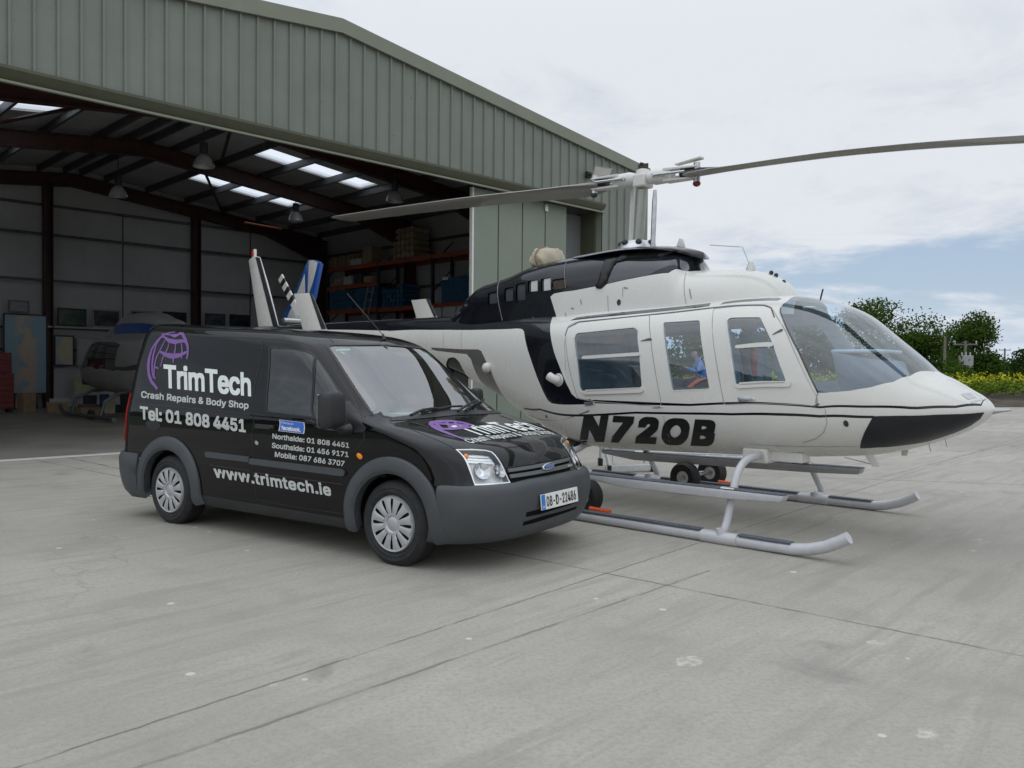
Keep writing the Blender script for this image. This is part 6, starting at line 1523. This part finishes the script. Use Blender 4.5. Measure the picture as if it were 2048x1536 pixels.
# ================================================================== SECOND HELICOPTER (in the hangar)
def second_heli():
    H2 = Frame(*G.wor((5.05, 9.8, 0))[:2], 134.9)
    h = empty('helicopter', tuple(H2.o+np.array([0, 0, .05])), H2.yaw, 'white and blue helicopter standing inside the hangar behind the van', 'helicopter', 'helicopters')
    Mi = A.mir; W_ = H_W; c = A.b[-1]/2
    def both(*l): return [q for p in l for q in (p, Mi(p))]
    ws = W_['ws']+Mi(W_['ws'])[::-1][1:-1]
    band = [A.side(-4.5, 1.62), A.side(-2.2, 1.30), A.side(1.0, 1.16), A.side(1.0, 1.12), A.side(-2.2, 1.22), A.side(-4.5, 1.50)]
    split(A, .09, [('windscreen', [ws], M['darkglass'], h, 0.0), ('side_window', both(W_['w_mid'], W_['w_front'], W_['w_rear']), M['darkglass'], h, -.004)], [(both(band), M['rail']), (both([A.side(-1.9, 1.32), A.side(.42, 1.30), A.side(.10, 1.80), A.side(-.2, 1.93), A.side(-1.5, 1.93), A.side(-2.1, 1.85)]), M['smoke'])], M['dimmed'], h, 'fuselage')
    MB().box((-.7, 0, 1.0), (3.0, 1.2, .4)).build('cabin_floor', M['trimd'], h, 0)
    bl = [B.at((x, -.4, z)) for x, z in ((-4.2, 2.05), (-1.2, 2.12), (-.9, 2.30), (-1.3, 2.38), (-3.8, 2.30))]
    split(B, .09, [], [([bl, B.mir(bl)], M['helblue'])], M['dimmed'], h, 'engine_cowling')
    for sg in (-1, 1):
        MB().tube([(-3.0, sg*1.1, .05), (.55, sg*1.1, .05), (.8, sg*1.1, .12), (.98, sg*1.1, .24)], .05, 12).build('skid_tube', M['rail'], h, 50)
        for x in (0, -2.1): MB().tube([(x, sg*1.1, .08), (x, sg*1.0, .45), (x, sg*.6, .66), (x, 0, .68)], .042, 10).build('cross_tube', M['rail'], h, 50)
        w = empty('transport_wheel'); w.parent = h; w.location = (-.9, sg*.92, .02); w.rotation_euler = (R_(90), 0, 0)
        MB().lathe([(.06, -.05), (.15, -.055), (.17, -.03), (.175, 0), (.17, .03), (.15, .055), (.06, .05)], 24).build('tyre', M['rubber'], w); MB().lathe([(0, -.03), (.08, -.035), (.08, .035), (0, .03)], 16).build('hub', M['whitem'], w)
    def P(px): return [tuple((H2.ony(*p, 0)-np.array([0, 0, .05]))[[0, 2]]) for p in px]
    f = P(zt_((652, 575), (700, 574), (752, 606), (700, 870), (640, 1080), (470, 1085), (435, 1052), (560, 800)))
    plate('tail_fin', f, 0, .08, M['helblue'], h)
    for q in (zt_((664, 578), (700, 577), (735, 596), (700, 740), (660, 860), (652, 860), (655, 740)), zt_((628, 690), (632, 850), (556, 872)), zt_((500, 1005), (560, 900), (600, 1075), (478, 1075))):
        plate('fin_stripe', P(q), .043, .006, M['whitem'], h, .001); plate('fin_stripe', P(q), -.043, .006, M['whitem'], h, .001)
second_heli()

# ================================================================== THINGS ROUND THE HELICOPTER
def dolly(y, label, sg):
    p = HL.wor((-1.68 + (0 if y < 0 else -.06), y, 0)); d = empty('ground_handling_wheels', tuple(p), HL.yaw, label, 'transport wheels', 'ground handling wheels under the helicopter')
    for s in (-.31, .31):
        w = empty('wheel'); w.parent = d; w.location = (0, s, .175); w.rotation_euler = (R_(90), 0, 0)
        MB().lathe([(.075, -.06), (.105, -.075), (.150, -.078), (.170, -.05), (.178, -.022), (.172, -.018), (.178, -.012), (.179, 0), (.178, .012), (.172, .018), (.178, .022), (.170, .05), (.150, .078), (.105, .075), (.075, .06)], 36).build('tyre', M['rubber'], w, 40)
        MB().lathe([(0, .03), (.035, .035), (.04, .05), (.075, .045), (.095, .062), (.106, .068), (.106, -.068), (.095, -.062), (.075, -.045), (.04, -.05), (0, -.035)], 24).build('hub', M['whitem'], w, 40)
        MB().lathe([(0, .06), (.018, .058), (.02, .04)], 12).build('hub_nut', M['orange'] if y < 0 else M['alu'], w)
    MB().tube([(0, -.31, .175), (0, .31, .175)], .018, 10).build('axle', M['alu'], d)
    MB().tube([(.0, -.10, .17), (.0, -.10, .20), (.0, .10, .20), (.0, .10, .17)], .016, 10).build('lift_frame', M['alu'], d)
    MB().tube([(.15, sg*.20, .085), (.38, sg*.20, .078)], .026, 12).build('jack_handle', M['orange'], d)
dolly(-1.285, 'small black tyred handling wheels with orange handle on the skid nearest the van bumper', .9)
dolly(1.285, 'pair of small black tyred handling wheels clamped to the far skid', 1.0)

def trestle():
    o = empty('platform_steps', (1.35, 11.75, 0), R_(12), 'aluminium platform steps with black feet standing beyond the helicopter belly', 'steps')
    pts = [(-.42, .36), (.02, .34), (-.14, -.52), (.52, -.42)]
    tops = [(-.30, .25), (.02, .25), (-.30, -.15), (.02, -.15)]
    for (x, y), (a, b) in zip(pts, tops):
        MB().tube([(x, y, .10), (a, b, 1.15)], .022, 8).build('leg', M['alub'], o); MB().box((x, y, .055), (.06, .08, .11)).build('foot', M['black'], o, 0, .01)
    MB().box((.19, -.47, .06), (.78, .05, .085), rz=.15).build('base_bar', M['alub'], o, 0, .006)
    for z in (.32, .62, .9): MB().beam((-.2, -.43+z*.2, z), (.40-z*.3, -.40+z*.2, z), .16, .03).build('tread', M['alub'], o, 0)
    MB().beam((-.05, -.5, .12), (-.05, -.42, .46), .05, .03).build('upright', M['alub'], o); MB().beam((.42, -.42, .12), (.40, -.38, .46), .05, .03).build('upright', M['alub'], o)
    MB().box((-.14, .05, 1.16), (.5, .5, .04)).build('platform', M['alub'], o, 0)
    l = empty('lying_ladder', tuple(ground(1292, 918)), R_(-14), 'aluminium ladder lying on the concrete behind the far skid', 'ladder')
    L = 1.55
    for y in (0, .34): MB().box((L/2, y, .05), (L, .028, .075)).build('stile', M['alub'], l, 0, .005)
    for k in range(6): MB().tube([(.15+k*.26, 0, .05), (.15+k*.26, .34, .05)], .015, 8).build('rung', M['alub'], l)
M['alub'] = mat('pale_aluminium', (.62, .63, .64), .42, metal=.5, var=.08, vs=14)
trestle()

# ------------------------------------------------------------------ person on a small tractor
TR = Frame(4.95, 22.0, 184)
def tractor():
    t = empty('compact_tractor', tuple(TR.o), TR.yaw, 'small dark tractor with orange mudguards behind the helicopter cabin', 'tractor')
    for x, r, w, ys in ((-.1, .60, .30, .62), (1.45, .36, .2, .52)):
        for sg in (-1, 1):
            q = empty('wheel'); q.parent = t; q.location = (x, sg*ys, r); q.rotation_euler = (R_(-90*sg), 0, 0)
            mb = MB(); mb.lathe([(r*.55, -w/2), (r*.9, -w/2), (r, -w/4), (r, w/4), (r*.9, w/2), (r*.55, w/2)], 32)
            for k in range(16): a = k*math.pi/8; mb.box((0, 0, 0), (.05, .05, w*.8), mx=Matrix.Rotation(a, 4, 'Z') @ Matrix.Translation((r, 0, 0)) @ Matrix.Rotation(.5, 4, 'X'))
            mb.build('tyre', M['rubber'], q); MB().lathe([(0, .0), (r*.3, .03), (r*.5, -.03), (r*.56, w/2-.03)], 20).build('rim', M['orange'], q)
    MB().box((1.05, 0, .92), (1.15, .52, .55)).build('bonnet', M['trimd'], t, 0, .06); MB().box((1.64, 0, .9), (.04, .44, .42)).build('grille', M['black'], t, 0, .01)
    MB().box((.7, 0, .55), (1.9, .38, .26)).build('chassis', M['black'], t, 0, .02)
    for sg in (-1, 1):
        V = []
        for i in range(13):
            a = R_(10+150*i/12)
            for y in (.44, .80): V.append((-.1+.66*math.cos(a), sg*y, .60+.62*math.sin(a)))
        mb = MB().add(V, [(2*i, 2*i+1, 2*i+3, 2*i+2) for i in range(12)]); o = mb.build('mudguard', M['orange'], t); md = o.modifiers.new('th', 'SOLIDIFY'); md.thickness = .03
    MB().box((-.15, 0, 1.02), (.42, .46, .10)).build('seat', M['black'], t, 0, .03); MB().box((-.38, 0, 1.2), (.08, .42, .34)).build('seat_back', M['black'], t, 0, .03)
    MB().tube([(.62, 0, 1.0), (.42, 0, 1.42)], .025, 8).build('steering_column', M['black'], t)
    MB().lathe([(.18, 0), (.195, .014), (.21, 0), (.195, -.014)], 26, Matrix.Translation((.42, 0, 1.43)) @ Matrix.Rotation(R_(-28), 4, 'Y'), closed=True).build('steering_wheel', M['black'], t)
    for sg in (-1, 1): MB().tube([(-.42, sg*.42, .7), (-.46, sg*.42, 2.0)], .03, 8).build('roll_bar', M['black'], t)
    MB().tube([(-.46, -.42, 2.0), (-.46, .42, 2.0)], .03, 8).build('roll_bar', M['black'], t)
tractor()
def person():
    # seated, leaning forward, both hands on the wheel; x forward
    J = {'pel': (-.16, 0, 1.12, .14), 'waist': (-.12, 0, 1.28, .135), 'chest': (-.02, 0, 1.50, .155), 'neck': (.06, 0, 1.68, .062), 'chin': (.10, 0, 1.74, .075), 'head': (.12, 0, 1.83, .098), 'crown': (.11, 0, 1.91, .075)}
    E = [('pel', 'waist'), ('waist', 'chest'), ('chest', 'neck'), ('neck', 'chin'), ('chin', 'head'), ('head', 'crown')]
    for s, k in ((1, 'l'), (-1, 'r')):
        J.update({k+'hip': (-.10, s*.11, 1.10, .095), k+'knee': (.36, s*.20, 1.10, .066), k+'ank': (.42, s*.20, .70, .045), k+'toe': (.58, s*.21, .64, .038),
                  k+'sh': (.0, s*.185, 1.585, .066), k+'elb': (.12, s*.27, 1.34, .046), k+'wri': (.34, s*.19, 1.44, .030), k+'palm': (.41, s*.175, 1.465, .034)})
        E += [('pel', k+'hip'), (k+'hip', k+'knee'), (k+'knee', k+'ank'), (k+'ank', k+'toe'), ('chest', k+'sh'), (k+'sh', k+'elb'), (k+'elb', k+'wri'), (k+'wri', k+'palm')]
        for i in range(4):
            y = s*(.150+.018*i); J[k+'f%da' % i] = (.455, y, 1.475, .0095); J[k+'f%db' % i] = (.475-.004*abs(i-1.5), y, 1.445, .0085); E += [(k+'palm', k+'f%da' % i), (k+'f%da' % i, k+'f%db' % i)]
        J[k+'t'] = (.42, s*.135, 1.455, .010); E.append((k+'palm', k+'t'))
    J['nose'] = (.225, 0, 1.815, .016); E.append(('head', 'nose'))
    for s, k in ((1, 'l'), (-1, 'r')): J[k+'ear'] = (.105, s*.105, 1.82, .018); E.append(('head', k+'ear'))
    names = list(J); me = bpy.data.meshes.new('body'); me.from_pydata([J[n][:3] for n in names], [(names.index(a), names.index(b)) for a, b in E], []); me.update()
    o = bpy.data.objects.new('tmp', me); COL.objects.link(o); o.modifiers.new('skin', 'SKIN')
    if not me.skin_vertices: pass
    for i, n in enumerate(names):
        d = me.skin_vertices[0].data[i]; d.radius = (J[n][3], J[n][3]); d.use_root = (n == 'pel')
    m2 = o.modifiers.new('sub', 'SUBSURF'); m2.levels = 2; m2.render_levels = 2
    dg = bpy.context.evaluated_depsgraph_get(); dg.update(); b = bpy.data.meshes.new_from_object(o.evaluated_get(dg)); bpy.data.objects.remove(o)
    root = empty('person', tuple(TR.o), TR.yaw, 'man in light blue shirt seated on the tractor, both hands on its wheel', 'person')
    for m in ('shirt', 'trouser', 'skin', 'hair', 'black'): b.materials.append(M[m])
    bo = link('body', b, None, root, 60)
    for p in b.polygons:
        x, y, z = p.center
        if z > 1.695: k = 3 if (z > 1.885 or (x < .085 and z > 1.76)) else 2
        elif x > .36 and z > 1.40 and abs(y) > .1: k = 2
        elif z > 1.17 and not (x > .2 and z < 1.22): k = 0
        elif z < .70 and x > .36: k = 4
        else: k = 1
        p.material_index = k
    for s in (-1, 1): MB().sphere((.205, s*.034, 1.845), .011, 8, 6).build('eye', M['black'], root)
person()

# ================================================================== VEGETATION
def leafmat(name, c1, c2, tr=.25):
    m = bpy.data.materials.new(name); m.use_nodes = True; t = NT(m.node_tree); o = t.n('ShaderNodeOutputMaterial')
    g = t.n('ShaderNodeNewGeometry'); tc = t.n('ShaderNodeTexCoord')
    n = t.noise(tc.outputs['Object'], .9, 3); r = g.outputs['Random Per Island']
    c = t.mix(t.math('ADD', t.math('MULTIPLY', r, .6), t.math('MULTIPLY', n, .4)), rgb(c1), rgb(c2))
    d = t.n('ShaderNodeBsdfDiffuse'); t.l(c, d.inputs[0]); u = t.n('ShaderNodeBsdfTranslucent'); t.l(c, u.inputs[0]); mx = t.n('ShaderNodeMixShader'); mx.inputs[0].default_value = tr; t.l(d.outputs[0], mx.inputs[1]); t.l(u.outputs[0], mx.inputs[2]); t.l(mx.outputs[0], o.inputs[0]); return m
M['leaf'] = leafmat('tree_leaf', (.024, .052, .010), (.095, .155, .03)); M['leaf2'] = leafmat('hedge_leaf', (.018, .038, .011), (.065, .105, .028)); M['leaf3'] = leafmat('crop_leaf', (.07, .12, .015), (.20, .27, .04)); M['petal'] = leafmat('yellow_petal', (.48, .44, .02), (.66, .62, .05), .3)
def leaves(rng, cs, n, size, flat=.55):
    """leaf quads spread through a set of clumps (x,y,z,rx,rz)"""
    cs = np.array(cs); w = (cs[:, 3]**2*cs[:, 4]); k = rng.choice(len(cs), n, p=w/w.sum()); u = rng.normal(size=(n, 3)); u /= np.linalg.norm(u, axis=1, keepdims=True)
    r = rng.uniform(.25, 1, (n, 1))**.45; r *= (1+.18*rng.normal(size=(n, 1))).clip(.4, 1.3)
    c = cs[k, :3]+u*r*np.stack([cs[k, 3], cs[k, 3], cs[k, 4]], 1)
    a = rng.normal(size=(n, 3)); a /= np.linalg.norm(a, axis=1, keepdims=True); b = np.cross(a, rng.normal(size=(n, 3))); b /= np.linalg.norm(b, axis=1, keepdims=True)
    s = size*rng.uniform(.6, 1.4, (n, 1)); a = a*s; b = b*s*flat
    V = np.stack([c-a, c-b*.9, c+a, c+b*.9], 1).reshape(-1, 3); F = [(4*i, 4*i+1, 4*i+2, 4*i+3) for i in range(n)]
    return V, F
def mesh_np(name, V, F, m, parent=None):
    me = bpy.data.meshes.new(name); me.from_pydata([tuple(v) for v in V], [], F); me.update(); return link(name, me, m, parent, 0)
def tree(px, pbase, depth, ytop, wpx, label, seed, group=None, m='leaf', n=3600, skew=0.0, leafs=.17):
    rng = np.random.default_rng(seed); b = at_depth(px, 735, depth); top = at_depth(px, ytop, depth)[2]; R0 = wpx/FPX*depth/2; z0 = -.05; Ht = top-z0
    t = empty('tree', (b[0], b[1], z0), rng.uniform(0, 6), label, 'tree', group); rz = t.rotation_euler.z
    mb = MB(); rt = .035*Ht; tips = []
    trunk = [(0, 0, -.2), (.03*Ht*rng.normal(), .02*Ht, .18*Ht), (.05*Ht*rng.normal(), .03*Ht*rng.normal(), .40*Ht), (.05*Ht*rng.normal(), .05*Ht*rng.normal(), .68*Ht)]
    mb.tube(trunk, [rt, rt*.8, rt*.55, rt*.2], 9)
    cl = []
    for i in range(9):
        a = i*2.4+rng.uniform(-.4, .4); h = rng.uniform(.28, .8); rr = R0*(.62 if h < .6 else .42)*rng.uniform(.7, 1.1); p0 = np.array(trunk[2])*h+np.array([0, 0, 0]); e = np.array([rr*math.cos(a), rr*math.sin(a), Ht*(h+.06)]); st = np.array([0, 0, .3*Ht+.25*Ht*h*.6])
        mb.tube([st, (st+e)/2+np.array([0, 0, .05*Ht]), e], [rt*.4, rt*.25, rt*.08], 6); cl.append((*e, R0*rng.uniform(.40, .56), Ht*rng.uniform(.13, .20)))
    for i in range(5): cl.append((R0*.25*rng.normal(), R0*.25*rng.normal(), Ht*rng.uniform(.74, .90), R0*rng.uniform(.25, .42), Ht*.10))
    for i in range(7): a = rng.uniform(0, 6.28); cl.append((R0*.75*math.cos(a), R0*.75*math.sin(a), Ht*rng.uniform(.22, .5), R0*.32, Ht*.12))
    mb.build('trunk', M['bark'], t, 40)
    V, F = leaves(rng, cl, n, leafs); V[:, 0] += skew*(V[:, 2]/Ht-.4)
    V[:, 2] = np.clip(V[:, 2], .1, None)
    mesh_np('crown', V, F, M[m], t)
gt = 'trees beyond the field'
tree(1752, 735, 62, 590, 235, 'tall bushy green tree rising just behind the helicopter nose', 11, gt, n=13000, leafs=.115)
tree(1848, 735, 60, 664, 120, 'lower bushy tree between the nose tree and the utility pole', 12, gt, n=6500, leafs=.11)
tree(1934, 735, 70, 630, 118, 'broad green tree standing behind the pole with the grey transformer box', 13, gt, n=12000, leafs=.12)
tree(1890, 735, 78, 690, 70, 'small dark bush between the bushy tree and the broad tree', 14, gt, 'leaf2', 3500, leafs=.11)
tree(1612, 735, 58, 628, 150, 'green tree seen through the helicopter windscreen', 15, gt, n=6000, leafs=.13)
tree(1500, 735, 64, 655, 150, 'dark green tree behind the helicopter front door window', 16, gt, 'leaf2', 2800)
tree(1388, 735, 60, 646, 150, 'green tree behind the man on the tractor', 17, gt, n=3000)
tree(1290, 735, 66, 668, 120, 'bushy tree behind the rear cabin window of the helicopter', 18, gt, 'leaf2', 2200)
tree(2052, 735, 95, 690, 60, 'dark bushy tree at the right edge of the view', 19, gt, 'leaf2', 1400)
def hedge(name, pts, h, w, n, m, label, seed, kind=None, cat='hedge', size=.2):
    rng = np.random.default_rng(seed); cl = []; P = np.array(pts, float); L = np.concatenate([[0], np.cumsum(np.linalg.norm(np.diff(P, axis=0), axis=1))])
    for s in np.arange(0, L[-1], w*.7): cl.append((np.interp(s, L, P[:, 0])+rng.normal()*.2, np.interp(s, L, P[:, 1])+rng.normal()*.3, h*rng.uniform(.35, .6), w*rng.uniform(.6, 1), h*rng.uniform(.4, .6)))
    V, F = leaves(rng, cl, n, size); V[:, 2] = np.clip(V[:, 2], -.05, None); o = mesh_np(name, V, F, M[m])
    if kind: tag(o, kind=kind)
    else: tag(o, label, cat)
a = at_depth(1960, 735, 110); b = at_depth(2300, 735, 100)
hedge('hedge', [a[:2], b[:2]], 3.0, 2.4, 5200, 'leaf2', 'long dark hedge on the horizon right of the broad tree', 31, size=.3)
a = at_depth(1180, 735, 75); b = at_depth(1990, 735, 78)
hedge('hedge', [a[:2], b[:2]], 2.2, 2.0, 7000, 'leaf2', 'field hedge running behind the helicopter below the trees', 32, size=.25)
a = at_depth(1890, 735, 52); b = at_depth(1935, 735, 56)
hedge('shrub', [a[:2], b[:2]], 2.0, 1.2, 1500, 'leaf', 'rounded green shrub at the foot of the broad tree', 33, cat='shrub', size=.14)
# woods behind the photographer, a far off mass
hedge('distant_wood', [(-135, 35), (-92, -30), (-48, -60), (0, -66), (60, -60), (112, -17), (145, 42)], 4.6, 5, 26000, 'leaf2', None, 34, kind='stuff', size=.8)

def flowers():
    rng = np.random.default_rng(5); V = []; F = []; Vp = []; Fp = []
    n = 5200; x = rng.uniform(10, 62, n); y = 37.2+rng.uniform(0, 1, n)**1.6*17; k = x < (y*1.35); x = x[k]; y = y[k]; n = len(x)
    h = .62+.34*rng.random(n)+.10*np.sin(x*.9)+.10*np.sin(y*1.3+x*.4)
    big = rng.random(n) < .05; h[big] += .28
    base = .30
    for i in range(n):
        for j in range(5):
            a = rng.uniform(0, 6.28); z = base+h[i]*rng.uniform(.1, .85); s = rng.uniform(.07, .17); c = np.array([x[i]+.12*rng.normal(), y[i]+.12*rng.normal(), z]); u = np.array([math.cos(a), math.sin(a), rng.uniform(-.3, .9)])*s; w = np.array([-math.sin(a), math.cos(a), rng.normal()*.4])*s*.45
            q = len(V); V += [c-u, c-w, c+u, c+w]; F.append((q, q+1, q+2, q+3))
        for j in range(3 if rng.random() < .5 else 0):
            z = base+h[i]*rng.uniform(.70, 1.10); s = rng.uniform(.018, .042); c = np.array([x[i]+.10*rng.normal(), y[i]+.10*rng.normal(), z]); u = rng.normal(size=3)*s; w = rng.normal(size=3)*s; q = len(Vp); Vp += [c-u, c-w, c+u, c+w]; Fp.append((q, q+1, q+2, q+3))
    tag(mesh_np('crop_foliage', V, F, M['leaf3']), kind='stuff'); tag(mesh_np('yellow_flowers', Vp, Fp, M['petal']), kind='stuff')
flowers()
def pole(px, ytop, depth, label, arm=True, box=False, w=.11):
    b = at_depth(px, 735, depth); zt = at_depth(px, ytop, depth)[2]; p = empty('utility_pole', (b[0], b[1], -.05), R_(-20), label, 'utility pole', 'utility poles beside the field')
    MB().tube([(0, 0, 0), (0, 0, zt)], [w, w*.75], 10).build('post', M['wood'], p)
    if arm:
        MB().box((0, 0, zt-.25), (1.5, .10, .10)).build('cross_arm', M['wood'], p, 0)
        for x in (-.65, 0, .65): MB().lathe([(0, .2), (.05, .16), (.06, .1), (.04, .05), (.05, 0)], 10, Matrix.Translation((x, 0, zt-.2))).build('insulator', M['alu'], p)
    if box:
        MB().box((0, -.28, zt-1.45), (.85, .5, .85)).build('transformer_box', M['alu2'], p, 0, .03)
        for x in (-.25, 0, .25): MB().lathe([(0, .25), (.05, .2), (.05, 0)], 8, Matrix.Translation((x, -.28, zt-1.05))).build('bushing', M['alu'], p)
        MB().box((0, -.1, zt-1.9), (.6, .3, .06)).build('bracket', M['wood'], p, 0)
pole(1889, 672, 56, 'plain timber utility pole left of the transformer pole', arm=False)
pole(1930, 680, 57, 'timber utility pole carrying a grey transformer box', True, True)
pole(2009, 696, 118, 'distant utility pole with a cross arm near the right edge', True, w=.15)
def wires():
    a = at_depth(1889, 674, 56); b = at_depth(1930, 683, 57); c = at_depth(2009, 699, 118)
    for k, (p, q) in enumerate(((a, b), (b, c))):
        P = [p+(q-p)*t-np.array([0, 0, .6*4*t*(1-t)*.4]) for t in np.linspace(0, 1, 9)]
        tag(MB().tube([tuple(v) for v in P], .012, 5).build('overhead_wire', M['black']), ('thin overhead wire between the two nearer utility poles', 'thin overhead wire running to the distant utility pole')[k], 'wire')
wires()
